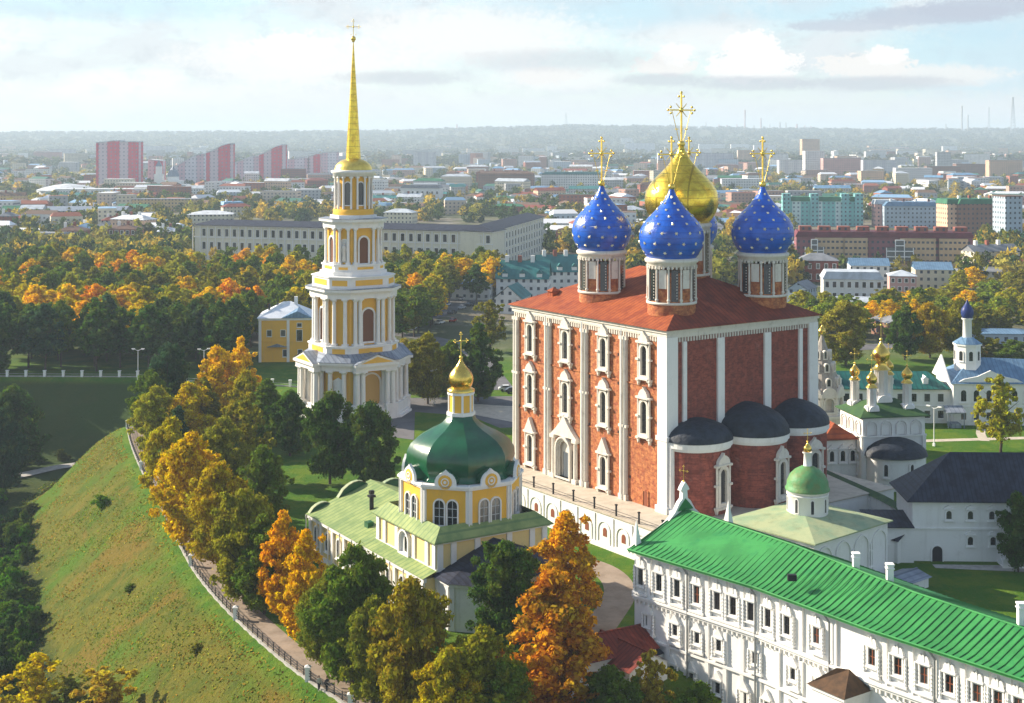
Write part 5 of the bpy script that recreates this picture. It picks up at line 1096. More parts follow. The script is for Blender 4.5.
b = MB(); b.prism(ngon(8, 3.0, PI / 8, tx_), 11, 17.6, 0); b.prism(ngon(8, 3.3, PI / 8, tx_), 17.6, 18.0, 0); b.lathe([(1.05, 18), (1.0, 23.4), (1.3, 23.6), (1.3, 23.9)], 16, tx_, 0); tr_ = b.build('turret', 'white_plaster', rg)
for k in range(8): t = k * PI / 4; Fr = ((tx_[0] + 2.78 * math.cos(t), tx_[1] + 2.78 * math.sin(t)), (-math.sin(t), math.cos(t)), (math.cos(t), math.sin(t))); win(tr_, Fr, 0, .9, 14.2, 16.4, frame=.2, d=.15)
b = MB(); b.prism(ngon(8, 3.4, PI / 8, tx_), 18.02, 19.4, 0, scale=.4, c=tx_); b.build('turret_roof', 'roof_blue', tr_)
b = MB(); onion(b, tx_, 23.9, 1.45, 4.4, 20); o = b.build('onion_dome', 'blue_small', rg); cross_mb(tx_, 28.1, 2.0, 0).build('cross', 'gold_bright', o)
b = MB(); b.box(39.2, 43.2, -5.6, -2.42, 3.3, 3.5); b.add([(39, -5.8, 3.6), (43.4, -5.8, 3.6), (43.4, -2.45, 4.6), (39, -2.45, 4.6)], [(0, 1, 2, 3)]); b.box(39.3, 39.5, -5.6, -5.4, 0, 3.3); b.box(42.9, 43.1, -5.6, -5.4, 0, 3.3); b.box(40, 42.4, -5.4, -2.42, -.1, .9); b.build('porch', 'roof_grey', rg)

# ================================================================== YELLOW HOUSE left of the bell tower
x, y = G(283, 362, 0)
yh = thing('mansion', 'yellow mansion with a white metal roof between the park wood and bell tower', 'house', (x, y, 0), R(4))
def house_windows(root, Fr, xs_, zs_, w, h, name='window', m='white_plaster', limit=100, frame=.14, pane='glass'):
    for z in zs_:
        for a in xs_: win(root, Fr, a, w, z, z + h, frame=frame, d=.12, m=m, kind='rect', bars=w > 1.0, name=name, sill=True, pane=pane)
b = MB(); b.box(-7, 8, 0, 15, -1, 12.6); b.box(-7.3, 8.3, -.3, 15.3, 12.3, 12.9, 1); b.box(-7.15, 8.15, -.15, 15.1, 6.0, 6.2, 0)
for a in (-6.7, 1.5): b.fbox(((0, 0), (1, 0), (0, -1)), a - .4, a + .4, 0, 12.3, 0, .25, 1)
b.build('wall', ['yellow_plaster', 'white_plaster'], yh)
F1, F2 = ((0, 0), (1, 0), (0, -1)), ((-7, 0), (0, 1), (-1, 0))
house_windows(yh, F1, (-4, .0), (7.6,), 1.3, 1.8); house_windows(yh, F1, (4.8,), (6.2,), 1.6, 3.2); house_windows(yh, F1, (4.8,), (10.3,), 1.3, 1.1); house_windows(yh, F1, (.6, 5.0), (1.6,), 1.2, 2.0); house_windows(yh, F2, (2, 5, 8, 11, 13.5), (2, 7.6), 1.1, 2.0)
b = MB(); b.add([(-4.6, -.9, 4.5), (1.2, -.9, 4.5), (-1.7, -.9, 5.4), (-1.7, 0, 5.4), (-4.6, 0, 4.5), (1.2, 0, 4.5)], [(0, 1, 2), (0, 2, 3, 4), (1, 5, 3, 2)]); b.build('canopy', 'roof_grey', yh)
b = MB(); b.add([(-7.7, -.7, 12.95), (8.7, -.7, 12.95), (8.7, 15.7, 12.95), (-7.7, 15.7, 12.95), (-.5, 7, 17.0), (1.5, 8.5, 17.0)], [(0, 1, 5, 4), (1, 2, 5), (2, 3, 4, 5), (3, 0, 4)], 0)
b.add([(-.5, -.72, 13), (8.7, -.72, 13), (4.2, -.72, 15.0), (4.2, 6, 15.6)], [(0, 1, 2), (1, 3, 2), (0, 2, 3)], 1); yr = b.build('roof', ['roof_tin', 'roof_blue'], yh)
for x_, y_ in ((-4.5, 5), (-2.2, 7)): b = MB(); b.box(x_ - .3, x_ + .3, y_ - .3, y_ + .3, 14.4, 16.6); b.build('roof_vent', 'iron', yr)
b = MB(); b.box(2.6, 3.6, 8, 9, 15.5, 18.3); b.build('chimney', 'white_plaster', yr)

# ================================================================== LONG PALE BUILDING beyond the wood
lg = thing('long_building', 'very long pale four storey building with a flat dark roof beyond the golden wood', 'building', (-9.7, 678, 0), R(161))
# local +x runs left along the front, the right wing runs away from the camera
Lf = 165.0
b = MB(); b.box(0, Lf, -18, 0, -.5, 20, 0); b.box(-.5, Lf + .5, -18.5, .5, 20, 20.7, 1); b.box(-.3, Lf + .3, -.2, .3, 14.2, 14.6, 1)
k = 2.0
while k < Lf: b.fbox(((0, 0), (1, 0), (0, 1)), k + 2.05, k + 2.45, 1, 19.9, 0, .3, 1); k += 4.5
b.build('front_wing', ['cream_plaster', 'white_plaster'], lg)
b = MB(); hip(b, -1, Lf + 1, -19, 1.2, 20.75, 23.2, 0, 'x', 8); b.build('front_roof', 'roof_slate', lg)
k = 2.0; j = 0
while k < Lf - 1:
    for z in (8.2, 15.0): win(lg, ((0, 0), (1, 0), (0, 1)), k, 1.9, z, z + 3.7, frame=.2, d=.2, kind='rect', bars=False, sill=False, m='white_plaster')
    k += 4.5; j += 1
rw = thing('side_wing', 'right wing of the long pale building with rows of tall windows', 'building', (-9.7, 678, 0), R(-12.5)); 
b = MB(); b.box(-16, 0, 0.6, 128, -.5, 20.2, 0); b.box(-16.4, .4, .4, 128.4, 20.2, 20.8, 1)
k = 4.0
while k < 126: b.fbox(((0, 0), (0, 1), (1, 0)), k + 2.9, k + 3.5, .5, 20, 0, .35, 1); k += 7
b.build('wall', ['cream_plaster', 'white_plaster'], rw)
b = MB(); hip(b, -16.8, .9, 0, 129, 20.9, 23.6, 0, 'y', 8); b.build('roof', 'roof_slate', rw)
k = 4.0
while k < 126:
    for z in (2, 6.4, 10.8, 15.2): win(rw, ((0, 0), (0, 1), (1, 0)), k, 2.4, z, z + 2.9, frame=.2, d=.2, kind='rect', bars=False, sill=False)
    k += 7

# ================================================================== HOUSES AND BLOCKS OF THE TOWN
def block(name, label, px, by, wpx, tpx, rot_, wm, rm, dep=14, roof='hip', rh=None, cat='building', group=None, x2=None, wins=None, chim=False, z0=0.0):
    """one building standing on the ground under picture column px; sizes turned into metres at that distance"""
    X, Y = G(px, by, z0); s_ = Y / F; w = wpx * s_; h = (by - tpx) * s_
    if rh is None: rh = min(3.2, h * .25) if roof != 'flat' else 0.5
    t = thing(name, label, cat, (X, Y, z0), R(rot_), group); hw = w / 2; wh = max(2.5, h - rh)
    b = MB(); b.box(-hw, hw, 0, dep, -2, wh); wall = b.build('wall', wm.replace('w_', 'p_') if wins and 'p_' + wm[2:] in M else wm, t)
    b = MB(); o = .5
    if roof == 'hip': hip(b, -hw - o, hw + o, -o, dep + o, wh + .2, wh + rh, 0, 'x' if w > dep else 'y', None, th=.19)
    elif roof == 'gable':
        b.add([(-hw - o, -o, wh), (hw + o, -o, wh), (hw + o, dep / 2, wh + rh), (-hw - o, dep / 2, wh + rh), (-hw - o, dep + o, wh), (hw + o, dep + o, wh)], [(0, 1, 2, 3), (3, 2, 5, 4)], 0); b.add([(-hw, 0, wh), (-hw, dep / 2, wh + rh), (-hw, dep, wh), (hw, 0, wh), (hw, dep / 2, wh + rh), (hw, dep, wh)], [(0, 1, 2), (3, 4, 5)], 0)
    elif roof == 'front':
        b.add([(-hw - o, -o, wh), (hw + o, -o, wh), (0, -o, wh + rh), (-hw - o, dep + o, wh), (hw + o, dep + o, wh), (0, dep + o, wh + rh)], [(0, 2, 5, 3), (1, 4, 5, 2), (3, 5, 4)], 0); b.add([(-hw, -.1, wh), (hw, -.1, wh), (0, -.1, wh + rh * .95)], [(0, 1, 2)], 1)
    elif roof == 'mansard': b.prism([(-hw - o, -o), (hw + o, -o), (hw + o, dep + o), (-hw - o, dep + o)], wh + .02, wh + rh, 0, scale=.86, c=(0, dep / 2))
    else: b.box(-hw - .2, hw + .2, -.2, dep + .2, wh + .01, wh + rh, 0)
    rf = b.build('roof', [rm, wm], t)
    if chim:
        for q_ in range(2 + int(w / 18)): xq = -hw + w * (q_ + .7) / (3 + int(w / 18)); c_ = MB(); c_.box(xq - .8, xq + .8, dep * .5 - .8, dep * .5 + .8, wh, wh + rh + 2.0); c_.build('chimney', 'w_redbrick' if q_ % 2 else 'white_plaster', rf)
    if wins:     # real windows: (columns, rows, width, height)
        nc, nr, ww, hh = wins
        for r_ in range(nr):
            z = wh * (r_ + .28) / nr
            for c_ in range(nc): win(t, ((0, 0), (1, 0), (0, -1)), -hw + w * (c_ + .5) / nc, ww, z, z + hh, frame=.22, d=.15, kind='rect', bars=False, sill=False)
    return t, w, h, wh, dep
B = block
# pink towers with wave-shaped crowns
def wave_tower(label, px, by, wpx, tl, tr, rot_, m, dep=20):
    X, Y = G(px, by); s_ = Y / F; w = wpx * s_; hl, hr = (by - tl) * s_, (by - tr) * s_; t = thing('apartment_tower', label, 'apartment tower', (X, Y, 0), R(rot_))
    n = 8; top = [(-w / 2 + w * i / n, hl + (hr - hl) * (.5 - .5 * math.cos(PI * (i / n) ** .8))) for i in range(n + 1)]
    b = MB(); Fr = ((0, 0), (1, 0), (0, -1)); b.fpoly(Fr, [(-w / 2, -2), (w / 2, -2)] + top[::-1], -dep, 0); b.build('wall', m, t)
    b = MB(); b.fring(Fr, top + [(w / 2, hr - .4), (-w / 2, hl - .4)], [(x, z + 1.2) for x, z in top] + [(w / 2, hr - .6), (-w / 2, hl - .6)], -dep - .3, .4); b.build('roof', 'r_white', t)
wave_tower('tall pink and white tower block, left half of the squared pair', 108, 188, 24, 143, 141, 0, 'w_tower_pink', 26)
wave_tower('tall pink tower block, right half of the squared pair', 129, 188, 18, 142, 142, 0, 'w_tower_pink', 26)
wave_tower('pale stepped tower block climbing towards the first pink wave crown', 188, 187, 36, 168, 154, 0, 'w_tower_pale')
wave_tower('pink tower block with the first and tallest wave crown', 219, 187, 26, 153, 144, 0, 'w_tower_pink')
wave_tower('pale tower block joined between the two pink wave crowns', 246, 182, 26, 163, 156, 0, 'w_tower_pale')
wave_tower('pink tower block with the second wave crown', 272, 182, 26, 155, 145, 0, 'w_tower_pink')
wave_tower('pale tower block right of the second pink wave crown', 297, 180, 24, 160, 158, 0, 'w_tower_pale')
wave_tower('narrow pink tower block at the right end of the row', 314, 180, 12, 157, 154, 0, 'w_tower_pink')
wave_tower('low pink tower block left of the stepped pale block', 155, 187, 14, 160, 161, 0, 'w_tower_pink')
wave_tower('grey white tower block right of the pink row behind the bell tower', 330, 177, 16, 153, 152, 0, 'w_tower_pale')
# left side
x, y = G(68, 196); t = thing('arena', 'low white round arena with a shallow domed roof', 'arena', (x, y, 0)); b = MB(); b.lathe([(34, 0), (34, 7)], 32, (0, 0), 0); b.build('wall', 'w_white', t); b = MB(); b.lathe([(35, 7.1), (28, 9.5), (15, 12.5), (4, 14), (.1, 14.2)], 32, (0, 0), 0); b.build('roof', 'r_white', t)
B('warehouse', 'long flat white warehouse in front of the pink towers', 100, 199, 88, 189, 3, 'w_white', 'r_white', 30, 'flat')
B('long_block', 'long tan block with flat roof beyond the wood', 165, 212, 66, 199, 2, 'w_ochre', 'r_grey', 18, 'flat')
B('workshop', 'wide hall with a grey blue metal roof beyond the wood', 82, 222, 84, 207, 4, 'w_grey', 'roof_grey', 30, 'gable')
B('brick_house', 'dark red brick house at the left edge of the wood', 70, 246, 28, 226, 5, 'w_redbrick', 'r_brown', 16, 'hip', wins=(5, 2, 1.8, 2.6), chim=True)
B('brick_house', 'dark red brick house with two chimneys mid way along the wood', 122, 243, 28, 225, -4, 'w_redbrick', 'r_brown', 16, 'hip', wins=(5, 2, 1.8, 2.4), chim=True)
B('white_hall', 'cream hall with a broad white gable roof by the pale building end', 210, 226, 44, 211, 8, 'w_cream', 'r_white', 22, 'hip')
B('green_hall', 'grey green hall with mossy roof at the left edge', 16, 222, 28, 206, 10, 'w_grey', 'r_green', 18, 'gable')
B('apartment_house', 'cream apartment house with grey mansard roof at the left edge', 34, 248, 56, 233, -6, 'w_cream', 'r_grey', 14, 'mansard', wins=(9, 2, 1.6, 2.0))
B('shed_hall', 'pale blue roofed hall behind the tree tops on the left', 150, 232, 40, 220, 6, 'w_white', 'roof_blue', 16, 'gable')
x, y = G(158, 190); t = thing('church', 'tiny distant white church with a thin tower before the pink towers', 'church', (x, y, 0)); b = MB(); b.box(-5, 5, 0, 10, 0, 20); b.box(-3.5, 3.5, 1.5, 8.5, 20, 30); b.box(5, 30, -4, 14, 0, 12); b.lathe([(7.5, 12), (7.5, 17)], 16, (18, 5)); b.build('wall', 'white_plaster', t); b = MB(); b.cone([(-3.8, 1.2), (3.8, 1.2), (3.8, 8.8), (-3.8, 8.8)], 30, (0, 5, 38)); b.lathe([(8, 17), (7, 21), (4.5, 25), (1.5, 27.5), (.5, 31)], 16, (18, 5)); b.build('roof', 'roof_grey', t)
# centre
B('tower_block', 'lone pale slab block in the hazy centre', 424, 169, 22, 152, -8, 'w_panel', 'r_grey', 16, 'flat')
B('villa', 'white house with a steep mansard roof right of the spire', 420, 204, 40, 185, -10, 'w_white', 'r_grey', 16, 'mansard', wins=(8, 2, 2, 2.6))
B('apartment_house', 'brown brick block with gabled roof right of centre haze', 506, 192, 56, 171, -4, 'w_brown', 'r_brown', 18, 'hip', chim=True)
B('apartment_house', 'small reddish block left of the brown brick block', 483, 189, 14, 170, -4, 'w_redbrick', 'r_brown', 14, 'hip')
B('apartment_house', 'cream block with yellow end left of the brown brick block', 456, 190, 30, 174, -4, 'w_cream', 'r_tin', 14, 'hip')
B('apartment_house', 'long white block with teal roof and white dormers left of the blue dome', 571, 191, 60, 172, -5, 'w_white', 'r_teal', 16, 'mansard', chim=True)
B('hall', 'teal roofed hall behind the left blue dome', 585, 199, 32, 186, -5, 'w_grey', 'r_teal', 20, 'gable')
B('terrace_house', 'grey house with dark roof left of the gold dome', 618, 212, 30, 197, -6, 'w_grey', 'r_brown', 14, 'hip')
B('town_house', 'white corner house with dome between the blue and gold domes', 634, 222, 22, 206, 10, 'w_cream', 'r_tin', 14, 'hip')
B('small_house', 'blue grey roofed house above the golden trees near the pale side wing', 300, 214, 1, 200, 0, 'w_white', 'r_blue') if False else None
B('small_house', 'white house with tin roof right of the bell tower lantern', 398, 224, 30, 209, -12, 'w_cream', 'r_tin', 14, 'hip')
# teal roofed town houses behind the cathedral
for i, (px, by, wp, tp, ro, rm, lab) in enumerate(((522, 300, 52, 262, -6, 'r_teal', 'large dark teal roofed town house left of the cathedral roof'), (560, 292, 44, 256, 4, 'r_teal', 'teal roofed town house with dormers beside the cathedral roof edge'), (508, 314, 28, 286, -14, 'r_teal', 'small gabled white town house with teal roof by the street'), (585, 284, 30, 262, 6, 'r_blue', 'pale house with blue roof between the left drums'))):
    t, w, h, wh, dep = B('town_house', lab, px, by, wp, tp, ro, 'w_white', rm, 15, 'front' if i == 2 else 'gable', rh=(by - tp) * .45 * G(px, by)[1] / F, chim=i != 2)
    for k in range(3 if wp > 40 else 1):
        xx = -w / 2 + w * (k + .5) / (3 if wp > 40 else 1); b = MB(); b.box(xx - 1.1, xx + 1.1, .4, 4, wh - .2, wh + 2.2, 0); b.add([(xx - 1.4, .2, wh + 2.2), (xx + 1.4, .2, wh + 2.2), (xx, .2, wh + 3.8), (xx, 5, wh + 3.8)], [(0, 1, 2), (1, 3, 2), (0, 2, 3)], 1); b.build('dormer', ['white_plaster', rm], t)
B('pavilion', 'low pavilion with a pale blue roof at the head of the car park street', 470, 300, 40, 280, -12, 'w_white', 'roof_blue', 16, 'hip')
B('kiosk', 'low white kiosk beside the street right of the bell tower', 404, 330, 18, 321, -8, 'w_white', 'r_tin', 7, 'flat')
# right side
def maroon():
    X, Y = G(884, 270); t = thing('apartment_row', 'long maroon and beige apartment row with white gridded stair bays', 'apartment row', (X, Y, 0), R(-7)); s_ = Y / F; w = 172 * s_; H = 38 * s_
    b = MB(); b.box(-w / 2, w / 2, 0, 16, -2, H * .86, 0)
    for c_, ww in ((-.62, .17), (-.33, .14), (.05, 0), (.38, .2), (.78, .16)):
        if ww: b.box(w / 2 * c_ - w * ww / 2, w / 2 * c_ + w * ww / 2, -1.6, -.01, -2, H * .84, 1)
    b.build('wall', ['w_maroon', 'w_beige'], t)
    for c_, ww in ((-.8, 9), (.17, 13)):
        xx = w / 2 * c_; b = MB()
        for i in range(4): b.box(xx - ww / 2 + ww * i / 3 - .2, xx - ww / 2 + ww * i / 3 + .2, -3.2, -2.8, 0, H * (.8 if i in (1, 2) else .6))
        for i in range(6): z = H * .8 * (i + .5) / 5.5; b.box(xx - (ww / 2 if z < H * .62 else ww / 6), xx + (ww / 2 if z < H * .62 else ww / 6), -3.25, -2.75, z - .22, z + .22)
        b.box(xx - ww / 2 + .2, xx + ww / 2 - .2, -2.7, -1.0, 0, H * .6, 1); b.box(xx - ww / 6, xx + ww / 6, -2.6, -1.0, H * .6, H * .8, 1); b.build('stair_bay', ['lamp_white', 'glass_pale'], t)
    b = MB(); b.prism([(-w / 2 - .6, -.8), (w / 2 + .6, -.8), (w / 2 + .6, 16.6), (-w / 2 - .6, 16.6)], H * .86, H * 1.0, 0, scale=.97, c=(0, 8))
    for i in range(9): xx = -w / 2 + w * (i + .5) / 9; b.box(xx - 3, xx + 3, 4, 10, H, H + 2.4, 1)
    b.build('roof', ['r_maroon', 'w_redbrick'], t)
maroon()
t, w, h, wh, dep = B('apartment_house', 'turquoise apartment block with green roof panels right of the right dome', 822, 226, 76, 197, -6, 'w_teal2', 'r_green', 18, 'mansard')
for c_ in (-.92, -.2, .6, .95): b = MB(); b.box(w / 2 * c_ - 3, w / 2 * c_ + 3, -1.5, 8, 0, h + 2.4); b.build('turret', 'w_teal', t)
B('apartment_house', 'pale blue lower wing of the turquoise block', 778, 222, 20, 203, -6, 'w_bluegrey', 'r_tin', 16, 'hip')
B('apartment_house', 'grey pink apartment block with blue tin roofs', 916, 228, 62, 202, -5, 'w_bluegrey', 'roof_blue', 18, 'mansard', chim=True)
B('apartment_house', 'pink bay of the apartment block with rounded roof', 886, 227, 22, 200, -5, 'w_pink', 'r_tin', 14, 'mansard')
t, w, h, wh, dep = B('apartment_house', 'big brown brick apartment block with green roofs at right', 985, 240, 56, 199, 9, 'w_brown', 'r_green', 20, 'mansard', chim=True)
B('apartment_house', 'peach end tower of the big brown apartment block', 955, 240, 16, 199, 9, 'w_peach', 'r_green', 16, 'mansard')
B('apartment_house', 'tall teal and brick block at the right edge', 1014, 246, 18, 196, 9, 'w_bluegrey', 'r_brown', 16, 'flat')
t, w, h, wh, dep = B('brick_house', 'red brick house with white arched windows right of the right drum', 818, 282, 40, 254, -8, 'brick_shaded', 'r_grey', 13, 'hip', wins=(5, 2, 1.3, 2.2))
B('villa', 'white villa with pale blue tin roof and big windows', 853, 302, 58, 272, -8, 'w_white', 'r_tin', 14, 'mansard', wins=(8, 2, 1.4, 2.3))
B('villa', 'white upper house block behind the pale blue roofed villa', 870, 286, 38, 259, -6, 'w_white', 'roof_blue', 12, 'gable')
B('villa', 'small pink house behind the yellow green trees', 903, 293, 26, 271, -10, 'w_pink', 'r_tin', 11, 'hip', wins=(4, 2, 1.2, 1.6))
B('villa', 'cream house with a bright blue roof beside the pink house', 934, 290, 36, 263, -8, 'w_cream', 'roof_blue', 13, 'gable')
B('small_house', 'low house with pale tin roof among yellow shrubs', 861, 316, 44, 298, -6, 'w_brown', 'r_tin', 11, 'gable')
B('small_house', 'blue grey gabled house right of the right drum', 797, 312, 20, 282, -30, 'w_bluegrey', 'r_grey', 12, 'front')
B('small_house', 'long low beige house behind the trees at right', 920, 272, 40, 262, -4, 'w_beige', 'r_brown', 12, 'gable')
B('small_house', 'low grey roofed house half hidden by green trees at right', 985, 284, 50, 268, -8, 'w_cream', 'r_grey', 14, 'hip')
B('long_shed', 'long house with a light blue roof beyond the grassy bank', 1004, 344, 56, 331, -3, 'w_bluegrey', 'roof_blue', 12, 'hip')
B('small_house', 'dark roofed barn behind trees above the gold domed church', 900, 338, 26, 318, 12, 'w_brown', 'r_grey', 12, 'front')
# far right distance
for a in (('white office block with long window bands', 914, 183, 36, 168, -3, 'w_white', 'r_white', 20), ('tall beige tower block under the clouds', 811, 166, 18, 139, 6, 'w_peach', 'r_grey', 18), ('stepped white tower block before the beige tower', 815, 177, 20, 151, 5, 'w_white', 'r_white', 16),
          ('low white block left of the stepped tower', 792, 176, 26, 160, 4, 'w_panel', 'r_grey', 16), ('pinkish long slab right of the stepped tower', 842, 178, 38, 158, 3, 'w_pink', 'r_grey', 16), ('pale grey slab in the right haze', 880, 176, 34, 160, 2, 'w_panel', 'r_grey', 16),
          ('orange brick tower block behind the right dome cross', 752, 167, 28, 150, -6, 'w_peach', 'r_grey', 18), ('long mauve slab block behind the gold dome cross', 696, 170, 76, 153, 2, 'w_panel', 'r_grey', 16), ('orange block left of the gold dome', 665, 176, 14, 160, -4, 'w_peach', 'r_grey', 14),
          ('white slab in the far row right of the cross', 712, 154, 26, 144, 0, 'w_white', 'r_grey', 20), ('second white slab in the far row', 740, 153, 18, 144, 0, 'w_white', 'r_grey', 20), ('third white slab in the far row', 765, 155, 22, 145, 2, 'w_panel', 'r_grey', 20),
          ('white slab in the far row left of the cross', 640, 154, 30, 143, -3, 'w_panel', 'r_grey', 20), ('small white tower left of the far row', 627, 152, 12, 138, -3, 'w_white', 'r_grey', 20), ('far grey white block left of centre haze', 552, 155, 10, 146, 0, 'w_white', 'r_grey', 20),
          ('brown brick pair of blocks in the right haze', 944, 180, 34, 166, 0, 'w_brown', 'r_grey', 16), ('dark tall monument like block in the right haze', 944, 172, 14, 152, 0, 'w_grey', 'r_grey', 12), ('orange block at the right edge of the haze', 1006, 180, 34, 160, 3, 'w_peach', 'r_grey', 16), ('long brown slab at right behind the trees', 976, 176, 40, 164, 2, 'w_brown', 'r_brown', 18),
          ('grey building with a silver dome beyond the gold dome', 705, 206, 30, 192, 4, 'w_bluegrey', 'r_blue', 20), ('white hall with rounded tin roof beyond the gold dome', 744, 194, 44, 179, -4, 'w_white', 'r_tin', 24), ('long pale slab in the left haze', 150, 158, 50, 146, 0, 'w_panel', 'r_grey', 20), ('pale slab with two raised ends in the left haze', 62, 162, 24, 149, 0, 'w_panel', 'r_grey', 20)):
    B('tower_block', a[0], *a[1:9], 'flat')
rnd = random.Random(11)
WN = list(WALLS); RN = ['r_grey', 'r_tin', 'r_green', 'r_red', 'r_blue', 'r_brown', 'r_tin', 'r_teal', 'r_white']; WN += ['pink', 'redbrick', 'peach', 'cream', 'redbrick']
used_boxes = [(190, 545, 224, 270), (795, 975, 225, 275), (500, 600, 255, 300), (250, 310, 290, 365)]
cname = dict(w_white='white', w_cream='cream', w_ochre='ochre', w_pink='pink', w_grey='grey', w_redbrick='red brick', w_brown='brown', w_bluegrey='blue grey', w_peach='peach', w_teal='turquoise')
rname = dict(r_grey='grey', r_tin='tin', r_green='green', r_red='red', r_blue='blue', r_brown='brown', r_teal='teal', r_white='white')
cnt = 0; occupied = []
for o in S.objects:
    if o.parent is None and o.type == 'EMPTY': occupied.append((o.location.x, o.location.y))
def near_occ(x, y, d): return any((x - a) ** 2 + (y - c_) ** 2 < d * d for a, c_ in occupied)
tries = 0
while cnt < 285 and tries < 4000:
    tries += 1
    by = 150 + 128 * rnd.random() ** 1.9; px = rnd.uniform(-10, 1034)
    X, Y = G(px, by)
    if any(a - 12 < px < b_ + 12 and c_ - 5 < by < d_ + 2 for a, b_, c_, d_ in used_boxes) or (by > 246 and px < 740): continue
    if near_occ(X, Y, max(19, Y * .0105)): continue
    occupied.append((X, Y)); s_ = Y / F
    if Y < 1500: w = rnd.uniform(12, 34); h = rnd.choice((6, 8, 9, 11, 14)); rt = rnd.choice(('hip', 'gable', 'hip', 'gable', 'mansard')); kind = 'house'
    elif Y < 3000: w = rnd.uniform(14, 42); h = rnd.choice((8, 10, 13, 16, 20)); rt = rnd.choice(('hip', 'gable', 'flat')); kind = 'house'
    else: w = rnd.uniform(30, 80); h = rnd.choice((14, 18, 27, 32)); rt = 'flat'; kind = 'block'
    wm = 'w_' + rnd.choice(WN if kind == 'house' else ['white', 'grey', 'cream', 'white', 'peach', 'pink']); wm = 'w_cream' if wm == 'w_teal' else wm
    rm = rnd.choice(RN) if rt != 'flat' else rnd.choice(('r_grey', 'r_tin'))
    side = 'left' if px < 340 else 'middle' if px < 690 else 'right'; dist = 'near' if Y < 1000 else 'mid' if Y < 2200 else 'far'
    lab = f'{cname[wm]} {"slab block" if kind == "block" else "house"} with {rname[rm]} roof in the {dist} distance, {side} part of the town'
    B('town_house' if kind == 'house' else 'slab_block', lab, px, by, w / s_, by - h / s_, rnd.uniform(-28, 28), wm, rm, rnd.uniform(10, 17), rt, cat='house' if kind == 'house' else 'building', chim=Y < 1500 and rt != 'flat' and rnd.random() < .5, group='houses and blocks of the town seen from above')
    cnt += 1
# beyond three hundred individual houses the rest of the town is one mass of roofs and walls
rs = np.random.RandomState(77); V = []; Fq = []; T = []; nb = 0; acc = 0
wc = np.array([(.72, .72, .70), (.66, .60, .46), (.50, .30, .24), (.45, .46, .47), (.34, .13, .09), (.62, .50, .40), (.70, .68, .66), (.42, .50, .58)]); rc = np.array([(.22, .23, .25), (.62, .66, .70), (.25, .08, .05), (.16, .10, .07), (.20, .34, .50), (.05, .16, .12), (.75, .77, .80)])
while acc < 900:
    by = 145 + 100 * rs.rand() ** 2.0; px = rs.uniform(-10, 1034); x, y = G(px, by)
    if y < 900 or y > 5200 or near_occ(x, y, 15 + y * .004) or any(a - 6 < px < b_ + 6 and c_ - 10 < by < d_ for a, b_, c_, d_ in used_boxes): continue
    if wav(np.array([x]), np.array([y]), 160, 2)[0] < -.5: continue
    w, dd = rs.uniform(6, 15) * (1 + y / 6000), rs.uniform(5, 8); h = rs.choice([5, 6, 7, 9, 12, 15]) * (1 + (y > 2600) * rs.rand()); an = rs.uniform(-.5, .5) + (PI / 2 if rs.rand() < .3 else 0); ca, sa = math.cos(an), math.sin(an); z0 = hz(x, y)
    c4 = [(-w, -dd), (w, -dd), (w, dd), (-w, dd)]; c4 = [(x + a * ca - b_ * sa, y + a * sa + b_ * ca) for a, b_ in c4]; rg_ = 0 if h > 12 else 2.4
    r2 = [(-w * .8, 0), (w * .8, 0)]; r2 = [(x + a * ca - b_ * sa, y + a * sa + b_ * ca) for a, b_ in r2]; wcol = wc[rs.randint(len(wc))] * rs.uniform(.8, 1.05); rcol = rc[rs.randint(len(rc))] * rs.uniform(.8, 1.1)
    V += [(*p, z0 - 1) for p in c4] + [(*p, z0 + h) for p in c4]; T += [wcol] * 8; Fq += [(nb, nb + 1, nb + 5, nb + 4), (nb + 1, nb + 2, nb + 6, nb + 5), (nb + 2, nb + 3, nb + 7, nb + 6), (nb + 3, nb, nb + 4, nb + 7)]; nb += 8
    V += [(*p, z0 + h + .05) for p in c4] + [(*p, z0 + h + .3 + rg_) for p in r2]; T += [rcol] * 6; Fq += [(nb, nb + 1, nb + 5, nb + 4), (nb + 2, nb + 3, nb + 4, nb + 5), (nb + 1, nb + 2, nb + 5, nb + 5), (nb + 3, nb, nb + 4, nb + 4)]; nb += 6
    acc += 1; occupied.append((x, y)) if y < 2500 else None
me = bpy.data.meshes.new('distant_houses'); me.from_pydata([tuple(map(float, v)) for v in V], [], [tuple(dict.fromkeys(f)) for f in Fq]); me.materials.append(M['far_walls'])
at = me.color_attributes.new('tint', 'FLOAT_COLOR', 'POINT'); at.data.foreach_set('color', np.concatenate([np.array(T), np.ones((len(T), 1))], 1).astype(np.float32).ravel())
o = bpy.data.objects.new('distant_houses', me); COL.objects.link(o); tag(o, 'mass of small distant houses filling the town up to the hills', 'houses', kind='stuff')
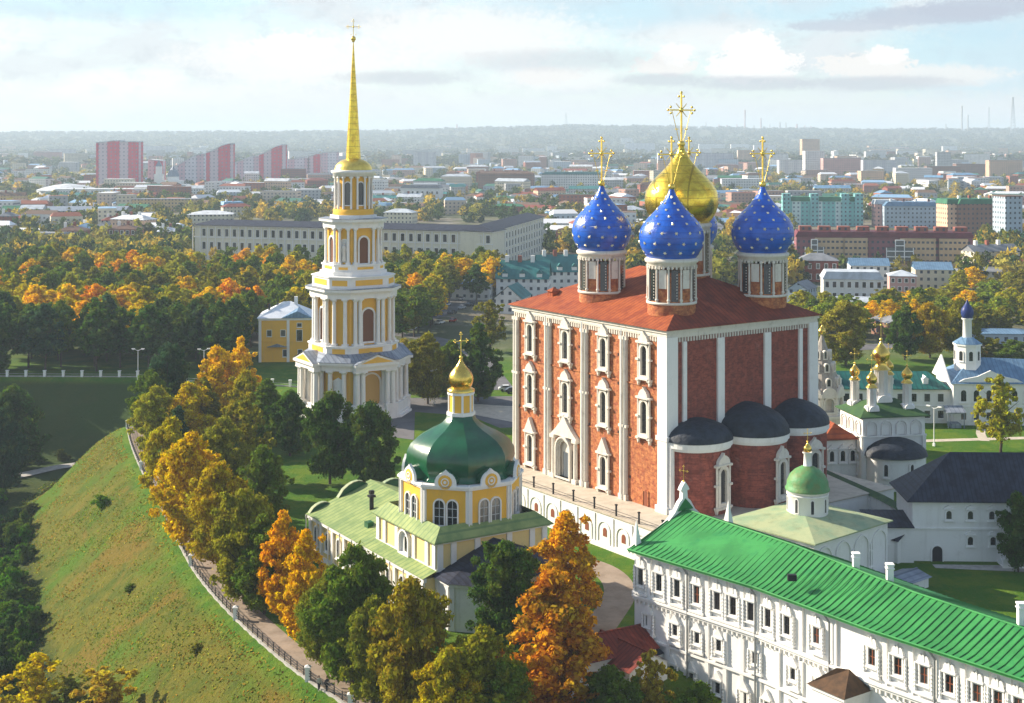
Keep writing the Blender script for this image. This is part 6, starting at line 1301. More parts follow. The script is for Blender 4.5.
# masts and chimneys on the horizon
def mast(label, px, top, dist, r, kind):
    X = (px - 512) / F * dist; zt = HC + (HY - top) / F * dist; z0 = hz(X, dist) - 2; t = thing(kind, label, 'mast' if kind == 'radio_mast' else 'chimney', (X, dist, z0), 0, 'masts and chimneys on the horizon'); b = MB(); H = zt - z0
    if kind == 'radio_mast':
        for sx, sy in ((1, 1), (1, -1), (-1, 1), (-1, -1)): b.tube((sx * r, sy * r, 0), (sx * r * .15, sy * r * .15, H), r * .14, r * .1, 5)
        for i in range(12): z = H * i / 12; k = r * (1 - .85 * i / 12); b.box(-k, k, -k, k, z, z + r * .15)
        b.build('lattice', 'steel', t)
    else: b.tube((0, 0, 0), (0, 0, H), r, r * .6, 14); b.build('stack', 'w_pink' if px % 2 else 'kerb', t)
for i, (px, top, d_, r_, kd) in enumerate(((566, 113, 8800, 9, 'radio_mast'), (962, 106, 8700, 6, 'factory_chimney'), (968, 115, 8800, 6, 'factory_chimney'), (989, 107, 8600, 6, 'radio_mast'), (1013, 97, 8000, 12, 'radio_mast'), (745, 110, 9300, 6, 'factory_chimney'), (761, 118, 9300, 6, 'factory_chimney'), (706, 122, 9400, 4, 'factory_chimney'), (719, 124, 9400, 5, 'factory_chimney'),
        (727, 125, 9400, 7, 'factory_chimney'), (737, 124, 9400, 4, 'factory_chimney'), (754, 125, 9400, 5, 'factory_chimney'), (770, 124, 9400, 4, 'factory_chimney'), (780, 122, 9400, 7, 'factory_chimney'), (786, 122, 9400, 5, 'factory_chimney'), (797, 124, 9400, 9, 'factory_chimney'), (805, 125, 9400, 5, 'factory_chimney'), (811, 126, 9400, 6, 'factory_chimney'), (457, 124, 8800, 6, 'factory_chimney'), (925, 127, 9300, 7, 'factory_chimney'), (946, 124, 9300, 5, 'factory_chimney'), (434, 138, 5200, 4, 'radio_mast'))):
    side = 'left' if px < 600 else 'middle' if px < 850 else 'right'
    mast({'radio_mast': 'steel lattice radio mast on the skyline, ' + ('nearer and tallest, far right' if px == 1013 else 'above the left blue dome' if px == 566 else 'thin, right of the pair of chimneys' if px == 989 else 'short, over the hazy centre'),
          'factory_chimney': 'hazy factory chimney on the horizon, ' + ('%s tall' % side if top < 119 else '%s cluster' % side)}[kd], px, top, d_, r_, kd)

# ================================================================== TREES
def leaf_cloud(rs, n, clumps, size, flat=.75):
    """n leaf quads spread over clump balls; returns verts, faces"""
    C = np.array([c[:3] for c in clumps]); Rr = np.array([c[3] for c in clumps]); p = Rr ** 2 / (Rr ** 2).sum()
    k = rs.choice(len(C), n, p=p); d = rs.normal(size=(n, 3)); d /= np.linalg.norm(d, axis=1)[:, None]; d[:, 2] = np.abs(d[:, 2]) * np.sign(rs.rand(n) - .28)
    rad = Rr[k] * (rs.rand(n) ** .33) * (1 + .22 * rs.normal(size=n).clip(-1, 1.6)); pos = C[k] + d * rad[:, None] * np.array([1, 1, flat])
    nr = d * .8 + rs.normal(size=(n, 3)) * .55; nr /= np.linalg.norm(nr, axis=1)[:, None]
    a = np.cross(nr, rs.normal(size=(n, 3))); a /= np.linalg.norm(a, axis=1)[:, None] + 1e-9; b = np.cross(nr, a)
    s = size * (.4 + 1.3 * rs.rand(n) ** 2)[:, None]; a = a * s; b = b * s * .7
    v = np.stack([pos - a, pos - b * .9 , pos + a, pos + b * .9], 1).reshape(-1, 3); f = np.arange(4 * n).reshape(-1, 4); return v, f
def crown_clumps(rs, kind, H, Rd):
    """clump balls for a crown of height H (from z=0) and radius Rd"""
    out = []
    n = {'round': 80, 'tall': 80, 'conifer': 60, 'bush': 20, 'loose': 46}[kind]
    for i in range(n):
        t = (i + rs.rand()) / n
        if kind == 'round': r = Rd * (math.sin(PI * min(1, t * .93 + .09)) ** .55)
        elif kind == 'tall': r = Rd * (math.sin(PI * min(1, t ** .8 * .92 + .10)) ** .75)
        elif kind == 'conifer': r = Rd * (1.02 - t) ** .8
        elif kind == 'bush': r = Rd * (1 - t * .6)
        else: r = Rd * (math.sin(PI * min(1, t * .9 + .1)) ** .6)
        a = rs.rand() * 2 * PI + i * 2.4; rr = r * (.35 + .62 * rs.rand() ** .6); cr = Rd * (.13 + .17 * rs.rand() ** 1.5) * (.75 if kind in ('conifer', 'loose') else 1) * (1.1 - .35 * t)
        out.append((rr * math.cos(a), rr * math.sin(a), H * (.06 + .90 * t), cr))
    for i in range(6): t = i / 6; out.append((0, 0, H * (.12 + .75 * t), Rd * .42 * (1 - .4 * t)))
    # a few stray sprays break the outline
    for i in range(8 if kind != 'bush' else 3):
        a = rs.rand() * 2 * PI; t = .15 + .8 * rs.rand(); r = Rd * (1.0 if kind != 'conifer' else 1 - t) * (math.sin(PI * (t * .85 + .12)) ** .5); out.append((r * math.cos(a) * 1.04, r * math.sin(a) * 1.04, H * t, Rd * .13))
    return out
def trunk_mb(rs, H, r, spread, ch):
    b = MB(); bend = (rs.normal() * .2, rs.normal() * .2); b.tube((0, 0, -1.0), (bend[0], bend[1], ch + H * .25), r, r * .6, 8); b.tube((bend[0], bend[1], ch + H * .24), (bend[0] * 2, bend[1] * 2, ch + H * .8), r * .6, r * .12, 7)
    for i in range(9):
        z = ch * .8 + H * .65 * i / 9; a = i * 2.4 + rs.rand(); L = spread * (.5 + .35 * rs.rand()); b.tube((bend[0], bend[1], z), (L * math.cos(a), L * math.sin(a), z + L * .7), r * .32, r * .06, 5)
    return b
PROTO = {}
def tree_meshes(key, kind, H, Rd, ch, n, leaf, seed, tr=.28):
    rs = np.random.RandomState(seed); v, f = leaf_cloud(rs, n, crown_clumps(rs, kind, H, Rd), leaf); v = v + np.array([0, 0, ch])
    me = np_mesh('crown', v, f, ['foliage'], smooth=False); tb_ = trunk_mb(rs, H, tr, Rd, ch); o = tb_.build('trunk', 'bark'); tm = o.data; bpy.data.objects.remove(o); PROTO[key] = (me, tm, H + ch, Rd)
for i in range(4): tree_meshes(('round', i), 'round', 11.3, 5.0, 1.0, 36000, .205, 10 + i)
for i in range(3): tree_meshes(('tall', i), 'tall', 13.8, 4.0, .8, 34000, .205, 20 + i)
for i in range(2): tree_meshes(('conifer', i), 'conifer', 13.0, 4.2, 1.2, 26000, .20, 30 + i)
for i in range(2): tree_meshes(('loose', i), 'loose', 10.0, 4.2, 1.8, 8000, .26, 40 + i)
for i in range(2): tree_meshes(('bush', i), 'bush', 3.0, 2.4, .1, 7000, .16, 50 + i, .1)
for i in range(5): tree_meshes(('wood', i), 'round' if i % 2 else 'tall', 12.0, 5.4 if i % 2 else 4.8, 4.0, 6500, .42, 60 + i)
DG = (.050, .092, .016); MG = (.095, .140, .018); OLV = (.180, .165, .020); YG = (.27, .26, .025); YEL = (.60, .38, .022); ORG = (.62, .27, .018); RST = (.50, .17, .022); BRN = (.26, .14, .03); BLG = (.038, .075, .032)
NTREE = 0
def tree(kind, x, y, Ht, Rd, col, label, group=None, name='tree', seed=0, z=None, cat='tree', sub=None):
    global NTREE
    keys = [k for k in PROTO if k[0] == kind]; me, tm, H0, R0 = PROTO[keys[seed % len(keys)]]; z = hz(x, y) if z is None else z
    t = thing(name, label, cat, (x, y, z - .1), random.Random(seed * 7 + int(x * 3)).uniform(0, 6.28), group); s_ = Ht / H0; k = Rd / R0; t.scale = (k, k, s_)
    for nm, m_ in (('crown', me), ('trunk', tm)):
        o = bpy.data.objects.new(nm, m_); COL.objects.link(o); o.parent = t
        if nm == 'crown': o.color = (*col, 1)
    NTREE += 1; return t
def tpx(kind, cx, wpx, top, base, col, label, seed=0, name='tree', group=None):
    """tree standing where this image column meets the ground at row `base`, as wide and tall as measured"""
    X, Y = G(cx, base); 
    for _ in range(4): z = hz(X, Y); X, Y = G(cx, base, z)
    s_ = Y / F; H = (base - top) * s_ * 1.02; return tree(kind, X, Y, H, wpx / 2 * s_, col, label, group, name, seed)
NEAR = [
 ('round', 168, 46, 346, 426, BLG, 'dark blue green round tree behind the head of the rampart path', 0),
 ('round', 216, 50, 348, 428, (.58, .36, .02), 'tall orange yellow tree left of a yellow one behind the lawn', 1),
 ('tall', 241, 34, 338, 420, YEL, 'slender golden tree nearest the yellow mansion', 0),
 ('round', 155, 50, 388, 456, YG, 'yellow green tree at the tip of the rampart path', 2),
 ('conifer', 205, 44, 376, 446, OLV, 'olive pine behind the path trees', 0),
 ('conifer', 178, 40, 405, 470, BLG, 'dark spreading pine leaning over the path tip', 1),
 ('conifer', 268, 58, 378, 446, MG, 'broad green pine in front of the bell tower base, left', 1),
 ('loose', 248, 50, 398, 484, OLV, 'olive pine with a bare lower trunk on the lawn', 0),
 ('round', 192, 74, 436, 545, (.50, .33, .022), 'big golden orange tree leaning over the upper path fence', 3),
 ('round', 222, 66, 464, 572, (.34, .25, .02), 'olive orange tree beside the middle of the path', 1),
 ('round', 244, 70, 492, 604, (.20, .19, .02), 'dull green tree by the path below the olive orange one', 0),
 ('tall', 264, 52, 512, 614, MG, 'dark green narrow tree right of the dull green one', 2),
 ('tall', 283, 46, 512, 622, (.60, .31, .02), 'slim orange tree, left one of the orange pair', 0),
 ('tall', 306, 50, 530, 648, (.56, .34, .022), 'full orange gold tree, right one of the orange pair', 1),
 ('round', 352, 82, 548, 688, MG, 'big dark green tree left of the yellow church nave', 1),
 ('round', 412, 82, 582, 722, (.24, .19, .02), 'big olive yellow tree below the church nave wall', 2),
 ('round', 484, 88, 630, 742, (.21, .20, .02), 'broad yellow green tree at the bottom left of the rust tree', 3),
 ('round', 506, 74, 544, 652, DG, 'dense dark green tree beside the church apse', 0),
 ('tall', 566, 68, 512, 640, (.52, .27, .03), 'tall bright orange tree standing against the terrace wall', 1),
 ('tall', 552, 100, 558, 722, (.44, .20, .028), 'big rust orange tree, tallest in the foreground centre', 2),
 ('round', 505, 60, 664, 752, MG, 'green tree cut by the bottom edge under the yellow green one', 1),
 ('round', 612, 62, 668, 748, MG, 'green tree cut by the bottom edge below the red sheds', 2),
 ('loose', 652, 50, 650, 742, (.27, .20, .03), 'thin yellowing tree in front of the white building', 0),
 ('round', 700, 66, 684, 760, MG, 'green tree top at the foot of the long white building', 3),
 ('round', 330, 58, 394, 484, DG, 'big dark green tree in front of the bell tower, left half', 2),
 ('round', 370, 56, 404, 490, (.05, .09, .02), 'dark green tree beside it right of the bell tower axis', 0),
 ('round', 428, 44, 334, 404, OLV, 'olive tree right of the bell tower behind the plaza', 1),
 ('tall', 478, 42, 322, 402, DG, 'tall dark tree between bell tower and cathedral', 2),
 ('round', 452, 40, 342, 400, MG, 'medium green tree behind the plaza lamp', 3),
 ('loose', 490, 34, 300, 352, OLV, 'light olive tree beside the street', 1),
 ('round', 404, 36, 340, 392, (.24, .2, .03), 'yellowish tree just right of the bell tower', 2),
 ('round', 172, 60, 420, 512, (.32, .27, .02), 'yellowing tree between the dark pine and the golden orange tree'),
 ('round', 150, 40, 372, 436, MG, 'medium green tree at the back of the path tip'),
 ('round', 188, 50, 384, 452, (.45, .33, .02), 'gold yellow tree behind the dark spreading pine'),
 ('round', 222, 56, 420, 500, (.20, .20, .02), 'olive green tree behind the golden orange path tree'),
 ('round', 262, 54, 448, 530, MG, 'green tree at the lawn edge above the dull green one'),
 ('round', 290, 46, 392, 456, DG, 'dark green tree between the broad pine and the bell tower'),
 ('round', 330, 60, 568, 672, (.16, .17, .02), 'olive tree filling the gap between the orange pair and the nave'),
 ('round', 246, 42, 372, 440, (.30, .25, .02), 'yellow olive tree below the slender golden one'),
 ('round', 374, 66, 600, 706, (.17, .18, .02), 'olive green tree squeezed between the two big ones by the path'),
 ('round', 448, 66, 650, 752, (.34, .26, .02), 'golden tree low at the bottom edge right of the path trees'),
 ('loose', 1000, 48, 376, 452, (.30, .28, .03), 'yellow green tree in the monastery yard', 0),
 ('round', 1018, 40, 494, 572, DG, 'dark tree at the right edge beside the slate roofed building', 1),
 ('round', 846, 54, 304, 366, (.22, .19, .03), 'wide olive tree behind the tent roofed belfry', 0),
 ('round', 905, 34, 306, 360, DG, 'dark green tree above the gold crosses', 1),
 ('round', 930, 38, 304, 358, (.36, .25, .02), 'golden tree right of the dark green one', 2),
 ('round', 960, 40, 300, 356, OLV, 'olive tree left of the blue onion turret', 3),
 ('round', 990, 30, 338, 362, OLV, 'low round bush tree left of the light blue roof', 0),
 ('round', 1012, 34, 340, 364, MG, 'low green tree in front of the light blue roofed house', 1),
 ('bush', 975, 26, 344, 362, (.32, .16, .03), 'rust shrub beside the blue onion turret', 0),
 ('round', 12, 62, 388, 470, DG, 'dark tree on the left edge before the ravine bank', 0),
 ('round', 2, 44, 410, 492, BLG, 'blue green tree cut by the left edge above the valley road', 1),
]
for i, nr_ in enumerate(NEAR): k, cx, w_, top, base, c_, lab = nr_[:7]; tpx(k, cx, w_ * 1.06, top, base, c_, lab, nr_[7] if len(nr_) > 7 else i)
# valley trees and shrubs at lower left
def vpx(kind, px, base, Ht, Rd, col, label, seed=0, name='shrub', group=None, cat='shrub', zz=-17):
    X, Y = G(px, base, zz)
    for _ in range(5): z = hz(X, Y); X, Y = G(px, base, z)
    return tree(kind, X, Y, Ht, Rd, col, label, group, name, seed, cat=cat)
vpx('loose', 34, 728, 10.5, 5.0, (.48, .36, .025), 'bright yellow tree in the bottom left corner', 0, 'tree', cat='tree')
vpx('loose', 108, 742, 9.5, 5.2, (.34, .24, .03), 'sparse yellow brown tree right of the corner one', 1, 'tree', cat='tree')
vpx('loose', 72, 716, 5.5, 3.4, OLV, 'olive sapling between the two yellow corner trees', 1, 'tree', cat='tree')
rnd = random.Random(5)
for i in range(120):
    px = rnd.uniform(-20, 64); by = rnd.uniform(500, 690)
    if px > 62 - abs(by - 540) * .25: px -= 40
    X_g, Y_g = G(px, by, -15)
    if rav_sd(np.array([X_g]), np.array([Y_g]))[0] < 20: continue
    c_ = rnd.choice(((.06, .14, .012), (.08, .17, .015), (.05, .09, .02), (.03, .06, .02), MG)); vpx('bush', px, by, rnd.uniform(1.8, 4.6), rnd.uniform(1.8, 3.2), c_, 'leafy green shrub on the shaded valley floor, lower left', i, group='shrubs on the valley floor')
for i in range(34):
    px = rnd.uniform(-5, 70); by = rnd.uniform(452, 530); X_g, Y_g = G(px, by, -16)
    if abs(by - (458 + (88 - px) * .55)) < 9: continue
    if rav_sd(np.array([X_g]), np.array([Y_g]))[0] < 20: continue
    vpx('bush', px, by, rnd.uniform(1.2, 3.2), rnd.uniform(1.6, 3.6), rnd.choice((BLG, DG, (.06, .07, .02))), 'dark shrub near the valley road in the shade', i, group='dark shrubs by the valley road')
for px, by, s_, c_ in ((102, 506, 1.5, (.12, .22, .02)), (130, 590, .7, MG), (196, 646, .7, OLV)):
    vpx('bush', px, by, s_ * 1.6, s_ * 1.5, c_, {102: 'bright bush high on the open slope', 88: 'olive bush at the foot of the slope', 130: 'small bush on the middle of the slope', 196: 'dark bush low on the slope below the fence', 104: 'yellow green bush beneath the bright one on the slope'}[px], int(px), zz=-8)
# trees added just left of the view to shade the ravine
for i, (x, y) in enumerate(((-146, 392), (-155, 386), (-163, 393), (-152, 399), (-141, 330), (-137, 318))):
    tree('round', x, y, 16 + i % 3, 6.2, (DG, BLG, MG)[i % 3], 'dark tree at the far left end of the ravine bank', 'trees at the left end of the bank', 'tree', i)
# rough grass on the slope: tufts nobody could count
rs = np.random.RandomState(8); N_ = 170000; gx = rs.uniform(-112, 12, N_); gy = rs.uniform(150, 345, N_); sdv = rav_sd(gx, gy); kz = (sdv > .6) & (sdv < 30) & (gx > -.40 * gy - 4); gx, gy = gx[kz], gy[kz]
pn = wav(gx, gy, 2.1, 4) + .8 * wav(gx, gy, 7.0, 1); kz = rs.rand(len(gx)) < np.clip(.5 + .45 * pn, .05, 1); gx, gy, pn = gx[kz], gy[kz], pn[kz]; gz = height(gx, gy)
n_ = len(gx); th = rs.rand(n_) * PI; hgt = .08 + .18 * rs.rand(n_) ** 2; wd = .08 + .13 * rs.rand(n_); dx, dy = np.cos(th) * wd, np.sin(th) * wd; lx, ly = rs.normal(size=n_) * .15, rs.normal(size=n_) * .15
gv = np.stack([np.stack([gx - dx, gy - dy, gz - .05], 1), np.stack([gx + dx, gy + dy, gz - .05], 1), np.stack([gx + dx * .6 + lx, gy + dy * .6 + ly, gz + hgt], 1), np.stack([gx - dx * .6 + lx, gy - dy * .6 + ly, gz + hgt], 1)], 1).reshape(-1, 3)
me = np_mesh('slope_grass', gv, np.arange(4 * n_).reshape(-1, 4), ['far_foliage'], False)
pal = np.array([(.16, .22, .02), (.24, .26, .03), (.31, .26, .036), (.13, .24, .018), (.32, .19, .03), (.14, .19, .02)]); big = wav(gx, gy, 16, 6) + rs.normal(size=n_) * .5; ci = np.clip(((big + 1.6) / 3.2 * 6).astype(int), 0, 5); ci = np.array([3, 0, 1, 2, 4, 1])[ci]; ci = np.where(rs.rand(n_) < .3, rs.randint(0, 6, n_), ci)
at = me.color_attributes.new('tint', 'FLOAT_COLOR', 'POINT'); at.data.foreach_set('color', np.repeat(np.concatenate([pal[ci], np.ones((n_, 1))], 1), 4, 0).astype(np.float32).ravel())
o = bpy.data.objects.new('slope_grass', me); COL.objects.link(o); tag(o, 'rough grass covering the open rampart slope', 'grass', kind='stuff')
# the park wood: one thing per tree
rnd = random.Random(21); wood = []
def free(x, y, d): return all((x - a) ** 2 + (y - c_) ** 2 > d * d for a, c_ in wood)
mx, my = G(283, 362); tries = 0
ncap = 262
def wood_col(x, y):
    n = wav(np.array([x]), np.array([y]), 26, 3)[0] + rnd.uniform(-.9, .9)
    front = y < 424  # front edge of the wood: its shade put into dark leaf tints
    if front: return rnd.choice((BLG, DG, DG, (.05, .085, .02), MG)) if rnd.random() < .93 else YG
    if n > .85: return rnd.choice((ORG, YEL, YEL, (.62, .34, .02)))
    if n > .15: return rnd.choice((YEL, (.46, .34, .02), (.38, .31, .02), YG, YG))
    if n > -.4: return rnd.choice((OLV, (.26, .24, .02), YG, MG))
    return rnd.choice((MG, (.12, .16, .02), OLV, MG, DG))
cn = {BLG: 'blue green', DG: 'dark green', MG: 'green', YG: 'yellow green', ORG: 'orange', YEL: 'golden', OLV: 'olive'}
while len(wood) < ncap and tries < 30000:
    tries += 1; y = rnd.uniform(389, 640); px = rnd.uniform(-12, 500); x = (px - 512) / F * y
    if px > 262 and y < 372: continue
    if 240 < px < 320 and y < 440: continue
    if 300 < px < 392 and y < 500: continue
    if px > 384 and y < 430 + (px - 384) * .9: continue
    if px > 440 and y < 560: continue
    d = 7.6 if y < 430 else 8.6 if y < 520 else 10
    if not free(x, y, d): continue
    wood.append((x, y)); c_ = wood_col(x, y); H = rnd.uniform(14, 18.5) if y > 424 else rnd.uniform(15.5, 20)
    nm = cn.get(c_, 'autumn brown'); side = 'left of' if px < 300 else 'right of'
    tree('wood', x, y, H, rnd.uniform(4.9, 6.8), c_, f'{nm} tree in the {"front edge" if y < 424 else "middle" if y < 520 else "back"} of the park wood {side} the bell tower', 'trees of the park wood', 'tree', rnd.randrange(50), z=0.0)
# right-hand middle trees between yard and town
for i in range(64):
    for _ in range(30):
        px = rnd.uniform(790, 1034); by = rnd.uniform(314 if px < 950 else 292, 342); x, y = G(px, by)
        if free(x, y, 7.5) and not near_occ(x, y, 11): break
    else: continue
    wood.append((x, y)); c_ = rnd.choice((YG, OLV, (.30, .28, .03), MG, YEL, (.17, .22, .03), (.20, .24, .03))); tree('wood', x, y, rnd.uniform(8, 12), rnd.uniform(3.8, 5.6), c_, f'{cn.get(c_, "light green")} tree in the belt between the monastery yard and the town', 'trees of the belt beyond the yard', 'tree', rnd.randrange(50))
# the town's countless trees as one mass
rs = np.random.RandomState(3)
def wood_mass(name, label, pts, cols, hs, rds, nleaf, seedk):
    V = []; Fc = []; T = []; base = 0; vari = []
    for k in range(5):
        r2 = np.random.RandomState(seedk + k); v, f = leaf_cloud(r2, nleaf, crown_clumps(r2, 'round' if k % 2 else 'tall', 1.0, .5), .11 if nleaf > 150 else .15, flat=.9); vari.append((v, f))
    for i, (x, y) in enumerate(pts):
        v, f = vari[i % 5]; a = i * 1.7; c_, s_ = math.cos(a), math.sin(a); z = hzs[i] if hzs is not None else 0
        q_ = np.stack([(v[:, 0] * c_ - v[:, 1] * s_) * rds[i] * 2 + x, (v[:, 0] * s_ + v[:, 1] * c_) * rds[i] * 2 + y, v[:, 2] * hs[i] + z], 1); V.append(q_); Fc.append(f + base); base += len(v); T.append(np.repeat(cols[i][None], len(v), 0))
    V = np.concatenate(V); Fc = np.concatenate(Fc); T = np.concatenate(T); me = np_mesh(name, V, Fc, ['far_foliage'], False)
    at = me.color_attributes.new('tint', 'FLOAT_COLOR', 'POINT'); at.data.foreach_set('color', np.concatenate([T, np.ones((len(T), 1))], 1).astype(np.float32).ravel())
    o = bpy.data.objects.new(name, me); COL.objects.link(o); tag(o, label, 'trees', kind='stuff'); return o
PAL = np.array([DG, MG, OLV, YG, (.44, .34, .04), (.52, .36, .04), (.34, .30, .05), BLG, (.11, .12, .03), (.09, .12, .03), (.06, .09, .03), (.05, .08, .025)])
pts = []; occ = np.array(occupied)
def ok_px(px, by):
    if 800 < px < 960 and 276 < by: return False
    return not any(a - 2 < px < b_ + 2 and c_ < by < d_ for a, b_, c_, d_ in used_boxes)
while len(pts) < 4600:
    by = 152 + (285 - 152) * rs.rand() ** 1.5; px = rs.uniform(-15, 1040); x, y = G(px, by)
    cl = wav(np.array([x]), np.array([y]), 75, 5)[0]
    if cl < -.1 and rs.rand() < .6: continue
    if y < 655 and px < 560: continue
    if not ok_px(px, by + 1): continue
    if np.min((occ[:, 0] - x) ** 2 + (occ[:, 1] + 6 - y) ** 2) < (7 + y * .0022) ** 2: continue
    pts.append((x, y))
P_ = np.array(pts); hzs = height(P_[:, 0], P_[:, 1]) - .5; idx = rs.randint(0, len(PAL), len(pts)); cols = PAL[idx] * (.8 + .4 * rs.rand(len(pts), 1))
wood_mass('town_trees', 'mass of green and golden trees growing all through the town', pts, cols, 8 + 6 * rs.rand(len(pts)), 3.6 + 2.6 * rs.rand(len(pts)) + P_[:, 1] * .0006, 190, 70)
pts = []
while len(pts) < 5200:
    y = rs.uniform(3000, 9600); px = rs.uniform(-20, 1045); x = (px - 512) / F * y
    if y < 5600 and wav(np.array([x]), np.array([y]), 210, 7)[0] < .1: continue
    pts.append((x, y))
P_ = np.array(pts); hzs = height(P_[:, 0], P_[:, 1]) - 2; cols = np.array([(.05, .075, .03), (.08, .10, .035), (.12, .11, .04), (.04, .06, .03)])[rs.randint(0, 4, len(pts))]
wood_mass('far_forest', 'far forest covering the low hills on the horizon', pts, cols, 16 + 10 * rs.rand(len(pts)), 16 + 16 * rs.rand(len(pts)), 60, 90)

# ================================================================== FENCES, LAMPS, CARS, PEOPLE
fn = thing('rampart_fence', 'dark metal railing with white pillars on a stone kerb along the rampart path', 'fence', (0, 0, 0))
def along(pts, step):
    out = []; acc = 0
    for A, B_ in zip(pts, pts[1:]):
        L = math.hypot(B_[0] - A[0], B_[1] - A[1]); a = acc
        while a < L: out.append((A[0] + (B_[0] - A[0]) * a / L, A[1] + (B_[1] - A[1]) * a / L, math.atan2(B_[1] - A[1], B_[0] - A[0]))); a += step
        acc = a - L
    return out
Pf = FENCE
for _ in range(2):
    Q_ = [Pf[0]]
    for A, B_ in zip(Pf, Pf[1:]): Q_ += [(A[0] * .75 + B_[0] * .25, A[1] * .75 + B_[1] * .25), (A[0] * .25 + B_[0] * .75, A[1] * .25 + B_[1] * .75)]
    Pf = Q_ + [Pf[-1]]
fz = lambda x, y: max(-.6, hz(x, y))
b = MB(); r_ = MB()
for A, B_ in zip(Pf, Pf[1:]):
    z0, z1 = fz(*A), fz(*B_); L = math.hypot(B_[0] - A[0], B_[1] - A[1]); t = ((B_[0] - A[0]) / L, (B_[1] - A[1]) / L); Fr = (A, t, (t[1], -t[0])); b.fbox(Fr, -.02, L + .02, min(z0, z1) - 1.2, max(z0, z1) + .18, -.18, .18)
    for zz in (.62, .95, 1.28): r_.tube((*A, z0 + zz), (*B_, z1 + zz), .045, None, 5)
b.build('kerb', 'kerb', fn)
for x, y, a in along(Pf, 1.9): z = fz(x, y); r_.box(x - .06, x + .06, y - .06, y + .06, z + .3, z + 1.4)
r_.build('railing', 'iron', fn)
for px, py in ((128, 428), (142, 470), (154, 494), (169, 524), (190, 564), (232, 616), (305, 679), (352, 708)):
    x, y = min(Pf, key=lambda p: (p[0] - G(px, py)[0]) ** 2 + (p[1] - G(px, py)[1]) ** 2); z = fz(x, y); b = MB(); b.box(x - .3, x + .3, y - .3, y + .3, z - .8, z + 1.55); b.box(x - .4, x + .4, y - .4, y + .4, z + 1.55, z + 1.7); b.cone([(x - .36, y - .36), (x + .36, y - .36), (x + .36, y + .36), (x - .36, y + .36)], z + 1.7, (x, y, z + 1.95)); b.build('pillar', 'white_plaster', fn)
pf = thing('bank_fence', 'row of white posts joined by a low rail along the ravine bank', 'fence', (0, 0, 0)); BL_ = [(-150, 387.5), (-104, 386.5), (-84, 378.5), (-60, 372), (-52, 369)]
b = MB()
for A, B_ in zip(BL_, BL_[1:]): b.tube((*A, .8), (*B_, .8), .07, None, 5); L = math.hypot(B_[0] - A[0], B_[1] - A[1]); t = ((B_[0] - A[0]) / L, (B_[1] - A[1]) / L); b.fbox((A, t, (t[1], -t[0])), 0, L, -.5, .3, -.2, .2)
b.build('rail', 'kerb', pf)
for x, y, a in along(BL_, 5.2): b = MB(); b.box(x - .32, x + .32, y - .32, y + .32, -.5, 1.6); b.box(x - .42, x + .42, y - .42, y + .42, 1.6, 1.8); b.build('post', 'lamp_white', pf)
# street lamps
lp = thing('street_lamp', 'twin headed street lamp standing over the ravine bank', 'street lamp', (0, 0, 0), 0, 'white twin headed street lamps')
b = MB(); b.tube((0, 0, 0), (0, 0, 8.2), .12, .07, 8); b.box(-.25, .25, -.25, .25, 0, .6); b.build('pole', 'lamp_white', lp)
for sg in (-1, 1): b = MB(); b.tube((0, 0, 8.0), (sg * 1.3, 0, 8.5), .06, None, 6); b.build('arm', 'lamp_white', lp); b = MB(); b.box(sg * 1.3 - .45, sg * 1.3 + .45, -.2, .2, 8.42, 8.6); b.lathe([(.02, 8.2), (.3, 8.3), (.36, 8.42)], 10, (sg * 1.3, 0)); b.build('lamp_head', 'lamp_white', lp)
LP = [(138, 380, 'street lamp over the ravine bank beside the dark wood front'), (204, 380, 'street lamp behind the orange trees by the bank fence'), (362, 468, 'street lamp rising from the dark trees before the bell tower'), (434, 404, 'street lamp in front of the trees behind the plaza'), (967, 350, 'tall street lamp behind the range left of the blue onion turret'), (437, 312, 'street lamp at the kerb of the car lined street'), (934, 446, 'plain pole lamp on the monastery lawn')]
for i, (px, by, lab) in enumerate(LP):
    o = lp if i == 0 else copy_tree(lp); x, y = G(px, by); o.location = (x, y, 0); o['label'] = lab; o.rotation_euler = (0, 0, .4 * i)
# cars
def make_car(name, paint):
    t = thing(name, 'car', 'car', (0, 0, 0), 0, 'cars parked and driving along the street'); b = MB()
    prof_ = [(-2.2, .35), (2.15, .35), (2.25, .7), (2.1, .88), (1.15, .98), (-1.75, 1.0), (-2.15, .9), (-2.25, .6)]; Fr = ((0, -.88), (1, 0), (0, -1)); b.fpoly(Fr, prof_, -1.76, 0); b.build('body', paint, t)
    b = MB(); b.fpoly(((0, -.76), (1, 0), (0, -1)), [(1.1, .97), (.45, 1.42), (-1.1, 1.44), (-1.75, .99)], -1.52, 0); c_ = b.build('cabin', 'glass', t); b = MB(); b.box(-1.1, .45, -.74, .74, 1.43, 1.5); b.build('roof_panel', paint, c_)
    for x in (-1.35, 1.4):
        for y in (-.86, .86): b = MB(); b.tube((x, y - .1, .33), (x, y + .1, .33), .33, None, 12); b.build('wheel', 'tyre', t)
    return t
kinds = [make_car('parked_car', p) for p in ('car_white', 'car_dark', 'car_silver', 'car_red', 'car_blue')]; kc = ['white', 'black', 'silver', 'red', 'blue']; used_ = [0] * 5
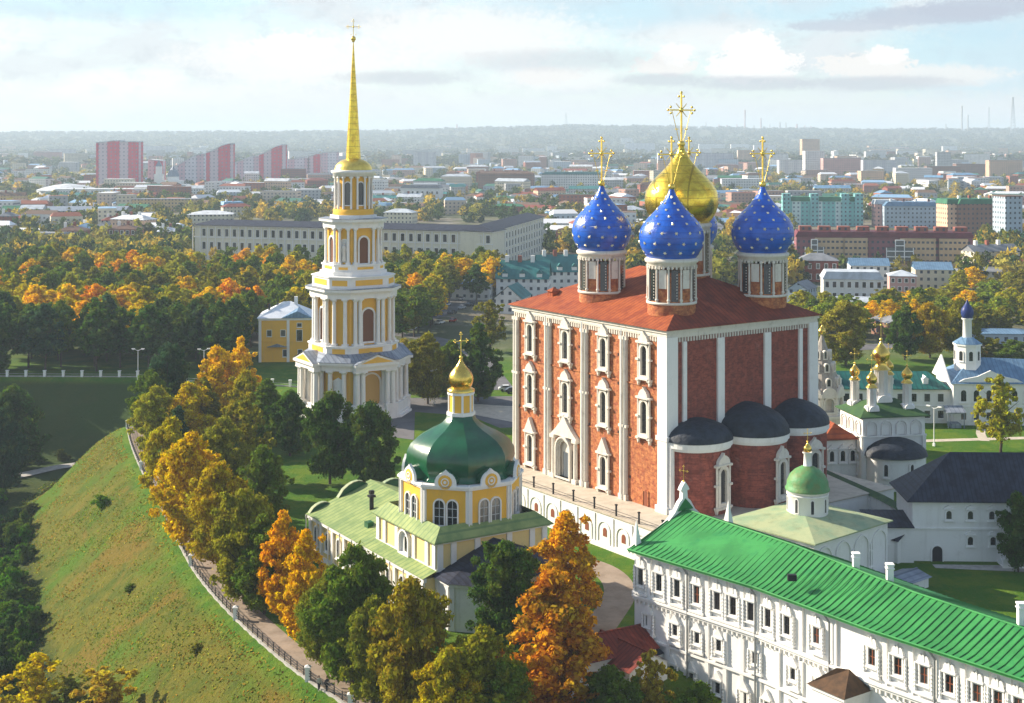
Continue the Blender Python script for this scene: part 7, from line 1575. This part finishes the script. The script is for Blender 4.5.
CARS = [(452, 314, 1, 'on the street, nearest the dark tree'), (462, 309, 2, 'in the middle of the street'), (447, 306, 0, 'by the left kerb of the street'), (470, 306, 1, 'by the right kerb of the street'), (437, 315, 4, 'near the foot of the street, left'), (425, 319, 1, 'at the lowest left end of the street'), (462, 300, 0, 'further up the street'), (478, 297, 1, 'at the head of the street, right'), (469, 297, 3, 'at the head of the street'), (440, 324, 0, 'turning in below the street'), (412, 326, 2, 'beside the white kiosk'), (453, 322, 3, 'crossing below the street'),
        (507, 391, 0, 'parked on the plaza edge beside the cathedral'), (513, 393, 1, 'parked last on the plaza edge by the cathedral wall')]
for i, (px, by, k, lab) in enumerate(CARS):
    o = kinds[k] if not used_[k] else copy_tree(kinds[k]); used_[k] = 1; x, y = G(px, by); o.location = (x, y, .07); o.rotation_euler = (0, 0, R(64 if px < 490 else 5) + .1 * (i % 3)); o['label'] = f'{kc[k]} car {lab}'

def person(x, y, z, yaw, top, legs, label, lean=0.0, stride=.22, hold=0.0):
    t = thing('person', label, 'person', (x, y, z), yaw); J = {}; V = []; Ed = []; Rs = []
    def v(p, r): V.append(p); Rs.append(r); return len(V) - 1
    pel = v((0, 0, .95), .145); sp = v((0, .01, 1.15), .14); chs = v((lean * .3, .0, 1.36), .165); nk = v((lean * .4, .0, 1.50), .06); hd = v((lean * .45, .02, 1.60), .085); ht = v((lean * .45, .0, 1.70), .08); Ed += [(pel, sp), (sp, chs), (chs, nk), (nk, hd), (hd, ht)]
    for s_ in (-1, 1):
        st = stride * s_; h = v((.1 * s_, 0, .90), .095); k = v((.1 * s_, st * .5 + .03, .5), .065); a = v((.1 * s_, st - .03, .09), .045); f = v((.1 * s_, st + .13, .04), .038); Ed += [(pel, h), (h, k), (k, a), (a, f)]
        sh = v((.19 * s_ + lean * .3, 0, 1.40), .062); el_ = v((.25 * s_, -st * .4, 1.14), .045); wr = v((.24 * s_, -st * .7 + .12, .9), .032); ha = v((.24 * s_, -st * .7 + .15, .82), .035); Ed += [(chs, sh), (sh, el_), (el_, wr), (wr, ha)]
    me = bpy.data.meshes.new('body'); me.from_pydata(V, Ed, []); 
    for m_ in (top,): me.materials.append(M[m_])
    o = bpy.data.objects.new('body', me); COL.objects.link(o); o.parent = t; sk = o.modifiers.new('skin', 'SKIN'); sv = me.skin_vertices
    if not sv: me.attributes.new('skin', 'FLOAT', 'POINT')
    for i, r_ in enumerate(Rs): me.skin_vertices[0].data[i].radius = (r_, r_)
    me.skin_vertices[0].data[0].use_root = True; o.modifiers.new('sub', 'SUBSURF').render_levels = 2
    b = MB(); b.sphere((lean * .45, .02, 1.64), .105, 12, sz=1.2); b.sphere((lean * .45, .125, 1.63), .018, 6); 
    for s_ in (-1, 1): b.sphere((lean * .45 + s_ * .1, .02, 1.63), .022, 6); b.sphere((lean * .45 + s_ * .036, .112, 1.66), .012, 6)
    b.build('face', 'skin', t)
    b = MB(); b.sphere((lean * .45, -.005, 1.69), .112, 12, sz=1.05); b.build('hair', 'hair', t)
    b = MB()
    for s_ in (-1, 1): st = stride * s_; b.tube((.1 * s_, 0, .93), (.1 * s_, st * .5 + .03, .5), .11, .085, 10); b.tube((.1 * s_, st * .5 + .03, .5), (.1 * s_, st - .03, .1), .085, .065, 10)
    b.build('trousers', legs, t); return t
for px, py, tp, lg_, yw, lab in ((319, 691, 'cloth_light', 'cloth_dark', .4, 'person in a pale jacket walking beside the lowest white fence pillar'), (327, 692, 'cloth_dark', 'cloth_dark', .5, 'person in dark clothes walking right of the one in pale jacket'), ):
    x, y = G(px, py); person(x, y, .05, yw + PI, tp, lg_, lab)
